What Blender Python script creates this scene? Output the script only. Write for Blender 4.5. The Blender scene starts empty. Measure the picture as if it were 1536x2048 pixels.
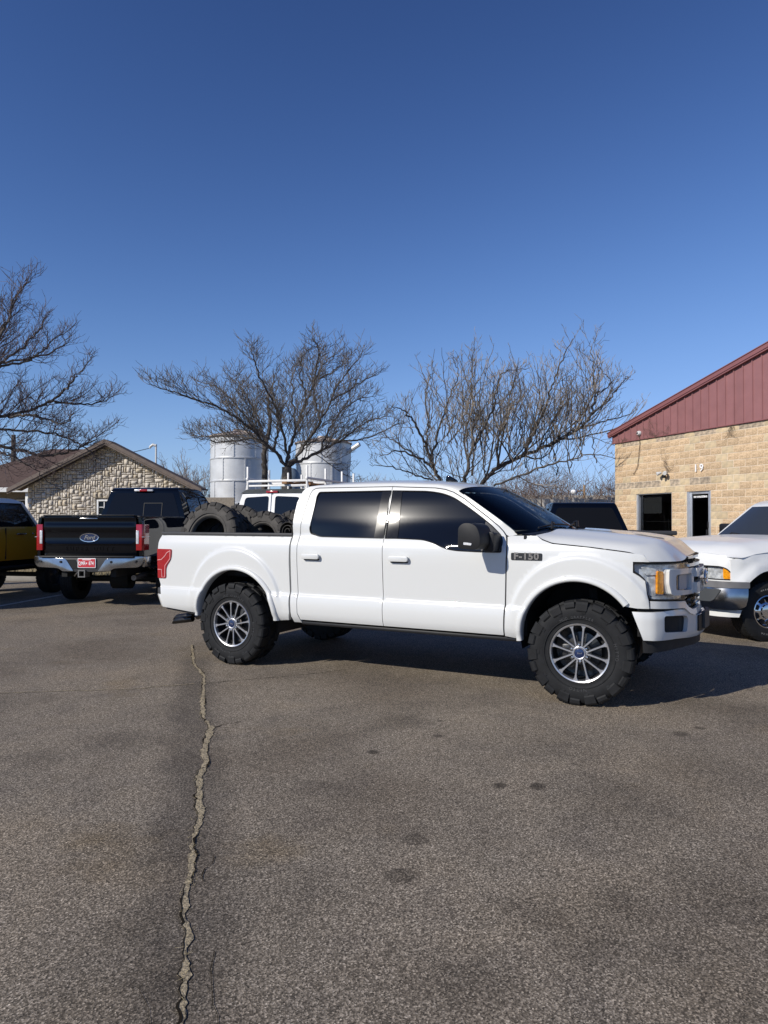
import bpy, bmesh, math, random
import numpy as np
from mathutils import Vector, Matrix
from mathutils.geometry import delaunay_2d_cdt
R = math.radians
S = bpy.context.scene
COL = S.collection

# ------------------------------------------------------------------ camera
F_PX = 1420.0
cam_d = bpy.data.cameras.new('camera')
cam = bpy.data.objects.new('camera', cam_d)
COL.objects.link(cam)
cam.location = (0, 0, 1.54)
cam_d.sensor_fit = 'VERTICAL'
cam_d.sensor_height = 24.0
cam_d.lens = F_PX / 2048 * 24.0
cam.rotation_euler = (R(90) + math.atan(18.0 / F_PX), 0, 0)
cam_d.clip_start = 0.05
cam_d.clip_end = 2000
S.camera = cam
S.render.resolution_x, S.render.resolution_y = 768, 1024

# ------------------------------------------------------------------ sky, sun, exposure
SUN_TO = Vector((-1.261, -0.920, 1.0)).normalized()
sun_el = math.asin(SUN_TO.z)
sun_az = math.atan2(SUN_TO.x, SUN_TO.y)
W = bpy.data.worlds.new('World')
S.world = W
W.use_nodes = True
wn, wl = W.node_tree.nodes, W.node_tree.links
sky = wn.new('ShaderNodeTexSky')
sky.sky_type = 'NISHITA'
sky.sun_disc = False
sky.sun_elevation = sun_el
sky.sun_rotation = sun_az
sky.altitude = 400
sky.air_density = 1.0
sky.dust_density = 0.0
sky.ozone_density = 1.8
bg = wn['Background']
bg.inputs['Strength'].default_value = 0.10
# the photograph's tone response for the clear winter sky, the same over the whole dome
def vmath(op, a, b):
    n = wn.new('ShaderNodeVectorMath'); n.operation = op
    wl.new(a, n.inputs[0])
    if isinstance(b, tuple): n.inputs[1].default_value = b
    elif isinstance(b, float): n.inputs['Scale'].default_value = b
    else: wl.new(b, n.inputs[1])
    return n.outputs[0]
gm_ = wn.new('ShaderNodeGamma')
gm_.inputs['Gamma'].default_value = 1.85
wl.new(vmath('SCALE', sky.outputs[0], 0.1), gm_.inputs['Color'])
lum = vmath('MULTIPLY', gm_.outputs[0], (3.918, 3.602, 3.757))
den = vmath('ADD', vmath('MULTIPLY', lum, (1 / .5, 1 / .8, 1 / 1.5)), (1.0, 1.0, 1.0))
wl.new(vmath('SCALE', vmath('DIVIDE', lum, den), 10.0), bg.inputs[0])
sun_d = bpy.data.lights.new('sun', 'SUN')
sun_d.energy = 4.6
sun_d.angle = R(0.53)
sun_d.color = (1.0, 0.94, 0.845)
sun = bpy.data.objects.new('sun', sun_d)
COL.objects.link(sun)
sun.rotation_euler = SUN_TO.to_track_quat('Z', 'Y').to_euler()
sun.location = SUN_TO * 60
S.view_settings.view_transform = 'Standard'
S.view_settings.look = 'None'
S.view_settings.exposure = 0.0
S.view_settings.gamma = 1.0
S.view_settings.use_curve_mapping = False
S.render.engine = 'CYCLES'
S.cycles.max_bounces = 8
S.cycles.transparent_max_bounces = 12
S.cycles.use_denoising = True

# ------------------------------------------------------------------ helpers
def tag(o, label=None, cat=None, group=None, kind=None):
    if label: o['label'] = label
    if cat: o['category'] = cat
    if group: o['group'] = group
    if kind: o['kind'] = kind
    return o

def empty(name, loc=(0, 0, 0), rz=0.0, parent=None, rot=None):
    o = bpy.data.objects.new(name, None)
    COL.objects.link(o)
    o.location = loc
    o.rotation_euler = rot if rot else (0, 0, rz)
    o.empty_display_size = 0.2
    if parent: o.parent = parent
    return o

def kids(o):
    return [c for c in bpy.data.objects if c.parent == o]

class MB:
    def __init__(self):
        self.v = []; self.f = []
    def add(self, vs, fs, M=None, flip=False):
        b = len(self.v)
        if M is not None:
            vs = [M @ Vector(p) for p in vs]
        self.v.extend([tuple(p) for p in vs])
        if flip:
            self.f.extend([tuple(b + i for i in reversed(f)) for f in fs])
        else:
            self.f.extend([tuple(b + i for i in f) for f in fs])
        return self
    def mesh(self, name, mat, smooth=35):
        me = bpy.data.meshes.new(name)
        me.from_pydata(self.v, [], self.f)
        if mat is not None: me.materials.append(mat)
        if smooth:
            me.polygons.foreach_set('use_smooth', [True] * len(me.polygons))
            if smooth < 180:
                me.set_sharp_from_angle(angle=R(smooth))
        me.update()
        return me
    def build(self, name, mat, parent=None, smooth=35, loc=None, rot=None):
        return put(name, self.mesh(name, mat, smooth), parent, loc, rot)

def put(name, me, parent=None, loc=None, rot=None, scale=None):
    o = bpy.data.objects.new(name, me)
    COL.objects.link(o)
    if parent: o.parent = parent
    if loc: o.location = loc
    if rot: o.rotation_euler = rot
    if scale: o.scale = scale
    return o

def bm_out(bm, fn=None):
    vs = [v.co.copy() for v in bm.verts]
    if fn: vs = [Vector(fn(*p)) for p in vs]
    for i, v in enumerate(bm.verts): v.index = i
    fs = [[v.index for v in f.verts] for f in bm.faces]
    bm.free()
    return vs, fs

def box(x0, x1, y0, y1, z0, z1, bev=0.0, seg=2, fn=None):
    bm = bmesh.new()
    bmesh.ops.create_cube(bm, size=1.0)
    for v in bm.verts:
        v.co = Vector(((x0 + x1) / 2 + v.co.x * (x1 - x0), (y0 + y1) / 2 + v.co.y * (y1 - y0), (z0 + z1) / 2 + v.co.z * (z1 - z0)))
    if bev > 0:
        bmesh.ops.bevel(bm, geom=bm.edges[:], offset=bev, segments=seg, affect='EDGES', profile=0.5)
    return bm_out(bm, fn)

def extr(poly, lo, hi, axis='y', bev=0.0, seg=2, fn=None, sub=0):
    """extrude a 2-D outline (CCW) along an axis; coordinates are the two other axes in x,y,z order"""
    bm = bmesh.new()
    def P(a, b, c):
        return {'y': (a, c, b), 'x': (c, a, b), 'z': (a, b, c)}[axis]
    A = [bm.verts.new(P(a, b, lo)) for a, b in poly]
    B = [bm.verts.new(P(a, b, hi)) for a, b in poly]
    n = len(poly)
    bm.faces.new(A); bm.faces.new(B[::-1])
    for i in range(n):
        j = (i + 1) % n
        bm.faces.new((A[j], A[i], B[i], B[j]))
    bmesh.ops.recalc_face_normals(bm, faces=bm.faces[:])
    if bev > 0:
        bmesh.ops.bevel(bm, geom=bm.edges[:], offset=bev, segments=seg, affect='EDGES', profile=0.5, clamp_overlap=True)
    if sub:
        bmesh.ops.triangulate(bm, faces=[f for f in bm.faces if len(f.verts) > 4])
        bmesh.ops.subdivide_edges(bm, edges=[e for e in bm.edges if e.calc_length() > sub], cuts=3, use_grid_fill=True)
        bmesh.ops.triangulate(bm, faces=[f for f in bm.faces if len(f.verts) > 4])
    return bm_out(bm, fn)

def tube(pts, rad, n=6, caps=True, closed=False):
    pts = [Vector(p) for p in pts]
    if not hasattr(rad, '__len__'): rad = [rad] * len(pts)
    m = len(pts)
    vs, fs = [], []
    up = None
    for i, p in enumerate(pts):
        a = pts[i - 1] if (i > 0 or closed) else p
        b = pts[(i + 1) % m] if (i < m - 1 or closed) else p
        d = (b - a)
        d = d.normalized() if d.length > 1e-9 else Vector((0, 0, 1))
        if up is None:
            up = d.orthogonal().normalized()
        else:
            up = up - d * up.dot(d)
            up = up.normalized() if up.length > 1e-6 else d.orthogonal().normalized()
        s = d.cross(up)
        for k in range(n):
            t = 2 * math.pi * k / n
            vs.append(p + (up * math.cos(t) + s * math.sin(t)) * rad[i])
    for i in range(m if closed else m - 1):
        j = (i + 1) % m
        for k in range(n):
            l = (k + 1) % n
            fs.append((i * n + k, i * n + l, j * n + l, j * n + k))
    if caps and not closed:
        fs.append(tuple(reversed(range(n))))
        fs.append(tuple(range((m - 1) * n, m * n)))
    return vs, fs

def lathe(prof, n=48, axis='y', closed=False):
    """profile of (radius, position along the axis); closed joins last to first"""
    vs, fs = [], []
    m = len(prof)
    for k in range(n):
        t = 2 * math.pi * k / n
        c, s = math.cos(t), math.sin(t)
        for r, y in prof:
            vs.append((r * c, y, r * s) if axis == 'y' else ((r * c, r * s, y) if axis == 'z' else (y, r * c, r * s)))
    for k in range(n):
        l = (k + 1) % n
        for i in range(m if closed else m - 1):
            j = (i + 1) % m
            q = (k * m + i, k * m + j, l * m + j, l * m + i)
            fs.append(q if axis != 'y' else q)
    return vs, fs

def fix(vs, fs):
    """recalculate normals outward and weld doubles"""
    bm = bmesh.new()
    B = [bm.verts.new(p) for p in vs]
    for f in fs:
        try: bm.faces.new([B[i] for i in f])
        except ValueError: pass
    bmesh.ops.remove_doubles(bm, verts=bm.verts[:], dist=1e-5)
    bmesh.ops.recalc_face_normals(bm, faces=bm.faces[:])
    return bm_out(bm)

_txt = {}
def text(s, size, ext=0.0, shear=0.0, space=1.0, res=2, bold=0.0):
    key = (s, size, ext, shear, space, bold)
    if key not in _txt:
        c = bpy.data.curves.new('t', 'FONT')
        c.body = s; c.size = size; c.extrude = ext; c.shear = shear
        c.align_x = 'CENTER'; c.align_y = 'CENTER'; c.resolution_u = res; c.space_character = space; c.offset = bold
        o = bpy.data.objects.new('t', c)
        COL.objects.link(o)
        dg = bpy.context.evaluated_depsgraph_get()
        ev = o.evaluated_get(dg)
        me = ev.to_mesh()
        vs = [v.co.copy() for v in me.vertices]
        fs = [tuple(p.vertices) for p in me.polygons]
        ev.to_mesh_clear()
        bpy.data.objects.remove(o); bpy.data.curves.remove(c)
        _txt[key] = (vs, fs)
    return _txt[key]

def frame(o, ex, ey, scale=1.0):
    ex, ey = Vector(ex).normalized(), Vector(ey).normalized()
    ez = ex.cross(ey)
    M = Matrix.Identity(4)
    for i, e in enumerate((ex, ey, ez)):
        for k in range(3): M[k][i] = e[k] * scale
    M.translation = Vector(o)
    return M

def inside(p, poly):
    x, y = p; c = False; n = len(poly); j = n - 1
    for i in range(n):
        xi, yi = poly[i]; xj, yj = poly[j]
        if (yi > y) != (yj > y) and x < (xj - xi) * (y - yi) / (yj - yi) + xi: c = not c
        j = i
    return c

def area(poly):
    return 0.5 * sum(poly[i - 1][0] * poly[i][1] - poly[i][0] * poly[i - 1][1] for i in range(len(poly)))

def inset(poly, d):
    """shrink a CCW outline by d"""
    if area(poly) < 0: poly = poly[::-1]
    n = len(poly); out = []
    for i in range(n):
        a, b, c = Vector(poly[i - 1]), Vector(poly[i]), Vector(poly[(i + 1) % n])
        e, f = (b - a).normalized(), (c - b).normalized()
        n1, n2 = Vector((-e.y, e.x)), Vector((-f.y, f.x))
        m = n1 + n2
        k = max(0.35, m.dot(n1))
        out.append(tuple(b + m * (d / k)))
    return out

def rnd(poly, r, n=4):
    """round the corners of an outline; r one number or a list"""
    out = []; m = len(poly)
    for i in range(m):
        a, b, c = Vector(poly[i - 1]), Vector(poly[i]), Vector(poly[(i + 1) % m])
        q = r[i] if hasattr(r, '__len__') else r
        l1, l2 = (a - b).length, (c - b).length
        q = min(q, l1 * 0.45, l2 * 0.45)
        if q <= 1e-5: out.append(tuple(b)); continue
        p, s = b + (a - b).normalized() * q, b + (c - b).normalized() * q
        for k in range(n + 1):
            t = k / n
            out.append(tuple(p * (1 - t) ** 2 + b * 2 * t * (1 - t) + s * t * t))
    return out

def panel(mb, outline, fmap, holes=(), step=0.04, inward=(0, 0.02, 0), rows=None, flip=False, edge=True, extra=()):
    """a sheet cut to an outline in two parameters and bent by fmap, with its rim turned in"""
    if area(outline) < 0: outline = outline[::-1]
    def dense(poly):
        out = []
        for i in range(len(poly)):
            a, b = Vector(poly[i]), Vector(poly[(i + 1) % len(poly)])
            k = max(1, int((b - a).length / step))
            out += [tuple(a.lerp(b, t / k)) for t in range(k)]
        return out
    loops = [dense(outline)] + [dense(h) for h in holes]
    pts, edges = [], []
    for lp in loops:
        b = len(pts)
        pts += [Vector(p) for p in lp]
        edges += [(b + i, b + (i + 1) % len(lp)) for i in range(len(lp))]
    arr = np.array([tuple(p) for p in pts])
    xs, ys = arr[:, 0], arr[:, 1]
    nx = max(1, int((xs.max() - xs.min()) / step))
    if rows is None:
        ny = max(1, int((ys.max() - ys.min()) / step))
        rws = [ys.min() + (ys.max() - ys.min()) * j / ny for j in range(1, ny)]
    else:
        rws = [r for r in rows if ys.min() < r < ys.max()]
    ex = []
    for p in extra:
        if inside(p, loops[0]) and not any(inside(p, h) for h in loops[1:]) and np.min((xs - p[0]) ** 2 + (ys - p[1]) ** 2) > .008 ** 2:
            pts.append(Vector(p)); ex.append(p)
    exa = np.array(ex) if ex else None
    for j, y in enumerate(rws):
        for i in range(1, nx):
            p = (xs.min() + (xs.max() - xs.min()) * i / nx, y)
            if np.min((xs - p[0]) ** 2 + (ys - p[1]) ** 2) < (0.45 * step) ** 2: continue
            if not inside(p, loops[0]) or any(inside(p, h) for h in loops[1:]): continue
            if exa is not None and np.min((exa[:, 0] - p[0]) ** 2 + (exa[:, 1] - p[1]) ** 2) < .016 ** 2: continue
            pts.append(Vector(p))
    V, E, Fc, *_ = delaunay_2d_cdt(pts, edges, [], 0, 1e-6)
    fs = []
    for f in Fc:
        c = sum((V[i] for i in f), Vector((0, 0))) / len(f)
        if inside(c, loops[0]) and not any(inside(c, h) for h in loops[1:]):
            a = sum(V[f[i - 1]].x * V[f[i]].y - V[f[i]].x * V[f[i - 1]].y for i in range(len(f)))
            fs.append(tuple(f) if a > 0 else tuple(reversed(f)))
    P = [Vector(fmap(p.x, p.y)) for p in V]
    if edge:
        cnt = {}
        for f in fs:
            for i in range(len(f)):
                k = (f[i - 1], f[i]); cnt[k] = cnt.get(k, 0) + 1
        inn = inward if callable(inward) else (lambda p: Vector(inward))
        for (a, b) in [k for k in cnt if (k[1], k[0]) not in cnt]:
            i0 = len(P)
            P += [P[a].copy(), P[b].copy(), P[b] + inn(V[b]), P[a] + inn(V[a])]
            fs.append((i0 + 3, i0 + 2, i0 + 1, i0))
    mb.add(P, fs, flip=flip)
    return mb

def surf(mb, nu, nv, fn, flip=False):
    vs = [fn(i / nu, j / nv) for i in range(nu + 1) for j in range(nv + 1)]
    fs = [(i * (nv + 1) + j, (i + 1) * (nv + 1) + j, (i + 1) * (nv + 1) + j + 1, i * (nv + 1) + j + 1) for i in range(nu) for j in range(nv)]
    return mb.add(vs, fs, flip=flip)

def arc(cx, cy, r, a0, a1, n=24):
    return [(cx + r * math.cos(R(a0 + (a1 - a0) * i / n)), cy + r * math.sin(R(a0 + (a1 - a0) * i / n))) for i in range(n + 1)]

# ------------------------------------------------------------------ materials
def mat(name, col, rough=0.5, metal=0.0, coat=0.0, coat_rough=0.03, spec=0.5, vary=0.0, vscale=8.0, bump=0.0, bscale=60.0, rand=0.0, trans=0.0, col2=None, detail=4.0):
    m = bpy.data.materials.new(name)
    m.use_nodes = True
    nt = m.node_tree; N, Lk = nt.nodes, nt.links
    b = N['Principled BSDF']
    b.inputs['Base Color'].default_value = (*col, 1)
    b.inputs['Roughness'].default_value = rough
    b.inputs['Metallic'].default_value = metal
    b.inputs['Coat Weight'].default_value = coat
    b.inputs['Coat Roughness'].default_value = coat_rough
    b.inputs['Specular IOR Level'].default_value = spec
    b.inputs['Transmission Weight'].default_value = trans
    out = None
    if vary > 0 or col2 is not None or bump > 0:
        tc = N.new('ShaderNodeTexCoord')
    if vary > 0 or col2 is not None:
        no = N.new('ShaderNodeTexNoise'); no.inputs['Scale'].default_value = vscale; no.inputs['Detail'].default_value = detail
        Lk.new(tc.outputs['Object'], no.inputs['Vector'])
        rp = N.new('ShaderNodeValToRGB')
        c2 = col2 if col2 is not None else col
        k = vary
        rp.color_ramp.elements[0].position = 0.32; rp.color_ramp.elements[1].position = 0.68
        rp.color_ramp.elements[0].color = (*[c * (1 - k) for c in col], 1)
        rp.color_ramp.elements[1].color = (*[min(1, c * (1 + k)) for c in c2], 1)
        Lk.new(no.outputs['Fac'], rp.inputs['Fac'])
        out = rp.outputs['Color']
    if rand > 0:
        oi = N.new('ShaderNodeObjectInfo')
        mp = N.new('ShaderNodeMapRange'); mp.inputs['To Min'].default_value = 1 - rand; mp.inputs['To Max'].default_value = 1 + rand
        Lk.new(oi.outputs['Random'], mp.inputs['Value'])
        mx = N.new('ShaderNodeVectorMath'); mx.operation = 'SCALE'
        if out is None:
            mx.inputs[0].default_value = col
        else:
            Lk.new(out, mx.inputs[0])
        Lk.new(mp.outputs['Result'], mx.inputs['Scale'])
        out = mx.outputs['Vector']
    if out is not None: Lk.new(out, b.inputs['Base Color'])
    if bump > 0:
        n2 = N.new('ShaderNodeTexNoise'); n2.inputs['Scale'].default_value = bscale; n2.inputs['Detail'].default_value = 5
        Lk.new(tc.outputs['Object'], n2.inputs['Vector'])
        bp = N.new('ShaderNodeBump'); bp.inputs['Strength'].default_value = bump; bp.inputs['Distance'].default_value = 0.01
        Lk.new(n2.outputs['Fac'], bp.inputs['Height'])
        Lk.new(bp.outputs['Normal'], b.inputs['Normal'])
    return m

def glass_mat(name, tint, rough=0.0, refl=(1, 1, 1)):
    """thin tinted pane: a tinted see-through layer with a mirror-like fresnel surface"""
    m = bpy.data.materials.new(name); m.use_nodes = True
    nt = m.node_tree; N, Lk = nt.nodes, nt.links
    N.remove(N['Principled BSDF'])
    t = N.new('ShaderNodeBsdfTransparent'); t.inputs[0].default_value = (*tint, 1)
    g = N.new('ShaderNodeBsdfGlossy'); g.inputs['Roughness'].default_value = rough; g.inputs[0].default_value = (*refl, 1)
    fr = N.new('ShaderNodeFresnel'); ge = N.new('ShaderNodeNewGeometry'); mr = N.new('ShaderNodeMapRange')
    mr.inputs['To Min'].default_value = 1.55; mr.inputs['To Max'].default_value = 1 / 1.55
    Lk.new(ge.outputs['Backfacing'], mr.inputs['Value']); Lk.new(mr.outputs[0], fr.inputs['IOR'])
    mx = N.new('ShaderNodeMixShader')
    Lk.new(fr.outputs[0], mx.inputs[0]); Lk.new(t.outputs[0], mx.inputs[1]); Lk.new(g.outputs[0], mx.inputs[2])
    Lk.new(mx.outputs[0], N['Material Output'].inputs['Surface'])
    return m

M = {}
M['white'] = mat('white_paint', (0.625, 0.63, 0.612), 0.32, coat=0.7, coat_rough=0.03)
M['white_old'] = mat('old_white_paint', (0.70, 0.705, 0.685), 0.38, coat=0.4, coat_rough=0.08, vary=0.03, vscale=3)
M['van_white'] = mat('van_white_paint', (0.74, 0.745, 0.74), 0.4, coat=0.3, coat_rough=0.1, vary=0.04, vscale=5)
M['rack_white'] = mat('rack_white_paint', (0.78, 0.77, 0.74), 0.45, vary=0.06, vscale=9)
M['black_paint'] = mat('black_paint', (0.0015, 0.002, 0.004), 0.25, coat=0.75, coat_rough=0.02, spec=0.0)
M['black_trim'] = mat('black_trim', (0.011, 0.011, 0.012), 0.5, spec=0.35, vary=0.15, vscale=12)
M['trim_gloss'] = mat('scratched_gloss_black_trim', (0.008, 0.008, 0.009), 0.18, coat=0.7, coat_rough=0.03, spec=0.03, vary=0.3, vscale=40)
M['rail_cap'] = mat('grey_plastic_rail', (0.045, 0.045, 0.046), 0.6, vary=0.12, vscale=10)
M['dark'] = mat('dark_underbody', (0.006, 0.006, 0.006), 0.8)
M['liner'] = mat('black_liner', (0.010, 0.010, 0.011), 0.75, vary=0.2, vscale=10)
M['rubber'] = mat('tyre_rubber', (0.011, 0.0115, 0.0125), 0.68, spec=0.28, vary=0.25, vscale=14, bump=0.12, bscale=140)
M['rubber_dusty'] = mat('dusty_tyre_rubber', (0.062, 0.057, 0.051), 0.85, vary=0.3, vscale=9, bump=0.15, bscale=120)
M['rubber_dark'] = mat('worn_tyre_tread', (0.034, 0.031, 0.028), 0.85, vary=0.3, vscale=12, bump=0.15, bscale=120)
M['alloy'] = mat('machined_alloy', (0.52, 0.52, 0.53), 0.32, metal=0.8, vary=0.05, vscale=20)
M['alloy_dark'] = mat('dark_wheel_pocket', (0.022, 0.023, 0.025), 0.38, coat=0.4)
M['chrome'] = mat('chrome', (0.72, 0.73, 0.75), 0.08, metal=1.0)
M['chrome_dull'] = mat('dull_chrome', (0.40, 0.405, 0.41), 0.20, metal=1.0, vary=0.14, vscale=6)
M['steel'] = mat('cast_steel', (0.20, 0.19, 0.18), 0.5, metal=0.8, vary=0.25, vscale=20)
M['glass_dark'] = mat('tinted_film_glass', (0.004, 0.0045, 0.006), 0.17, coat=1.0, coat_rough=0.02, spec=0.015)
M['glass_clean'] = mat('dark_window_glass', (0.005, 0.005, 0.006), 0.02, spec=0.30)
M['windshield'] = glass_mat('windshield_glass', (0.34, 0.38, 0.39), refl=(.5, .5, .5))
M['lens'] = glass_mat('clear_lens', (0.97, 0.98, 0.99))
M['reflector'] = mat('lamp_reflector', (0.66, 0.67, 0.66), 0.25, metal=0.4, vary=0.4, vscale=22, bump=0.2, bscale=40)
M['lamp_dark'] = mat('lamp_housing', (0.50, 0.54, 0.60), 0.25, metal=0.25, coat=0.5, vary=0.3, vscale=14)
M['amber'] = mat('amber_lens', (1.0, 0.31, 0.0), 0.3, coat=0.8, vary=0.35, vscale=50, bump=0.3, bscale=70)
M['red_lens'] = mat('red_lens', (0.33, 0.008, 0.012), 0.15, coat=1.0, vary=0.12, vscale=60)
M['red_pale'] = mat('pale_red_light_bar', (0.72, 0.33, 0.33), 0.25, coat=0.8)
M['white_lens'] = mat('white_lens', (0.62, 0.62, 0.63), 0.2, coat=0.8, vary=0.2, vscale=40)
M['fabric'] = mat('seat_fabric', (0.05, 0.048, 0.047), 0.9, vary=0.2, vscale=30)
M['paper'] = mat('papers', (0.45, 0.40, 0.33), 0.8)
M['blue_oval'] = mat('emblem_blue', (0.010, 0.022, 0.075), 0.2, coat=0.8)
M['badge_black'] = mat('badge_black', (0.02, 0.021, 0.023), 0.35)
M['maroon'] = mat('maroon_sheet_metal', (0.265, 0.120, 0.118), 0.48, vary=0.07, vscale=3, rand=0.05)
M['maroon_trim'] = mat('maroon_trim', (0.235, 0.096, 0.096), 0.42, vary=0.05, vscale=3)
M['mortar'] = mat('mortar', (0.74, 0.64, 0.50), 0.9, vary=0.12, vscale=14, bump=0.2, bscale=60)
M['block'] = mat('tan_split_block', (0.49, 0.345, 0.205), 0.9, vary=0.20, vscale=22, bump=1.0, bscale=42, rand=0.11, col2=(0.57, 0.42, 0.265))
M['block_pale'] = mat('pale_split_block', (0.52, 0.425, 0.285), 0.9, vary=0.16, vscale=7, bump=0.55, bscale=30, rand=0.12, col2=(0.54, 0.42, 0.26))
M['block_grey'] = mat('grey_split_block', (0.27, 0.225, 0.175), 0.9, vary=0.35, vscale=9, bump=0.55, bscale=30, rand=0.16, col2=(0.40, 0.32, 0.23))
M['stone'] = mat('limestone', (0.53, 0.475, 0.405), 0.9, vary=0.12, vscale=9, bump=0.5, bscale=26, rand=0.14, col2=(0.58, 0.53, 0.46))
M['stone_gold'] = mat('golden_limestone', (0.55, 0.475, 0.365), 0.9, vary=0.14, vscale=9, bump=0.5, bscale=26, rand=0.12)
M['stone_mortar'] = mat('dark_stone_joint', (0.29, 0.25, 0.20), 0.95, vary=0.2, vscale=12)
M['shingle'] = mat('brown_shingle', (0.085, 0.052, 0.040), 0.9, vary=0.25, vscale=14, bump=0.4, bscale=40)
M['fascia'] = mat('fascia_boards', (0.15, 0.115, 0.095), 0.7, vary=0.15, vscale=6)
M['alu'] = mat('aluminium_frame', (0.52, 0.54, 0.57), 0.4, metal=0.6, vary=0.06, vscale=8)
M['white_frame'] = mat('white_frame', (0.72, 0.72, 0.70), 0.5, vary=0.04, vscale=8)
M['lettering'] = mat('white_lettering', (0.85, 0.85, 0.84), 0.5)
M['galv'] = mat('galvanised_steel', (0.60, 0.605, 0.60), 0.45, metal=0.22, vary=0.12, vscale=1.6, bump=0.05, bscale=10, detail=8)
M['rust_roof'] = mat('rusty_roof', (0.19, 0.105, 0.075), 0.85, vary=0.4, vscale=2.5, col2=(0.42, 0.37, 0.33))
M['board'] = mat('weathered_board', (0.56, 0.52, 0.46), 0.9, vary=0.25, vscale=6, rand=0.2)
M['wood'] = mat('brown_timber', (0.24, 0.125, 0.055), 0.8, vary=0.3, vscale=8, rand=0.15)
M['wood_pale'] = mat('timber_end', (0.42, 0.28, 0.16), 0.8, vary=0.15, vscale=20)
M['bark'] = mat('dark_bark', (0.078, 0.068, 0.060), 0.95, vary=0.35, vscale=9, bump=0.4, bscale=35)
M['twig'] = mat('twigs', (0.115, 0.100, 0.088), 0.9, vary=0.3, vscale=3)
M['twig_red'] = mat('reddish_twigs', (0.125, 0.092, 0.084), 0.9, vary=0.3, vscale=3)
M['twig_pale'] = mat('pale_twigs', (0.25, 0.215, 0.175), 0.9, vary=0.4, vscale=3, col2=(0.15, 0.12, 0.095))
M['twig_mix'] = mat('grey_brown_twigs', (0.085, 0.070, 0.056), 0.9, vary=0.4, vscale=1.2, col2=(0.24, 0.205, 0.165))
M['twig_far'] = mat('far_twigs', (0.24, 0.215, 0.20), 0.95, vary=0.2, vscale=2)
M['brush'] = mat('brown_brush', (0.115, 0.082, 0.068), 0.95, vary=0.35, vscale=1.5)
M['vine'] = mat('dry_vine', (0.10, 0.070, 0.050), 0.95, vary=0.2, vscale=9)
M['gold'] = mat('gold_paint', (0.42, 0.205, 0.010), 0.4, coat=0.4, coat_rough=0.04, spec=0.2)
M['plate_red'] = mat('plate_red', (0.55, 0.03, 0.045), 0.45)
M['cctv'] = mat('camera_white', (0.62, 0.62, 0.60), 0.45)
M['concrete'] = mat('kerb_concrete', (0.36, 0.335, 0.29), 0.9, vary=0.2, vscale=5, bump=0.3, bscale=60)
M['line'] = mat('worn_line_paint', (0.46, 0.45, 0.42), 0.8, vary=0.3, vscale=9)
M['copper'] = mat('dull_exhaust', (0.045, 0.042, 0.040), 0.3, metal=0.8, vary=0.25, vscale=20)

M['shop_glass'] = glass_mat('shop_window_glass', (0.45, 0.46, 0.46))
M['grey_card'] = mat('grey_card', (0.42, 0.42, 0.43), 0.8)
M['tank_grey'] = mat('blue_grey_tank', (0.14, 0.18, 0.22), 0.5, vary=0.1, vscale=3)
M['fascia_pale'] = mat('pale_shed_roof', (0.40, 0.37, 0.33), 0.8, vary=0.1, vscale=3)
M['van_roof'] = mat('dark_van_roof', (0.045, 0.05, 0.048), 0.6, vary=0.2, vscale=5)
M['pad_grey'] = mat('grey_bumper_pad', (0.14, 0.14, 0.145), 0.55, vary=0.1, vscale=9)
M['recess_grey'] = mat('grey_bumper_recess', (0.055, 0.06, 0.065), 0.5)
M['glass_grey'] = mat('grey_windscreen', (0.030, 0.035, 0.042), 0.03, spec=0.7)
M['glass_clear_dark'] = mat('rear_glass_dark', (0.007, 0.007, 0.007), 0.02, spec=0.22)
M['white_grey'] = mat('pale_grey_plastic', (0.36, 0.37, 0.39), 0.4)

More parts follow.
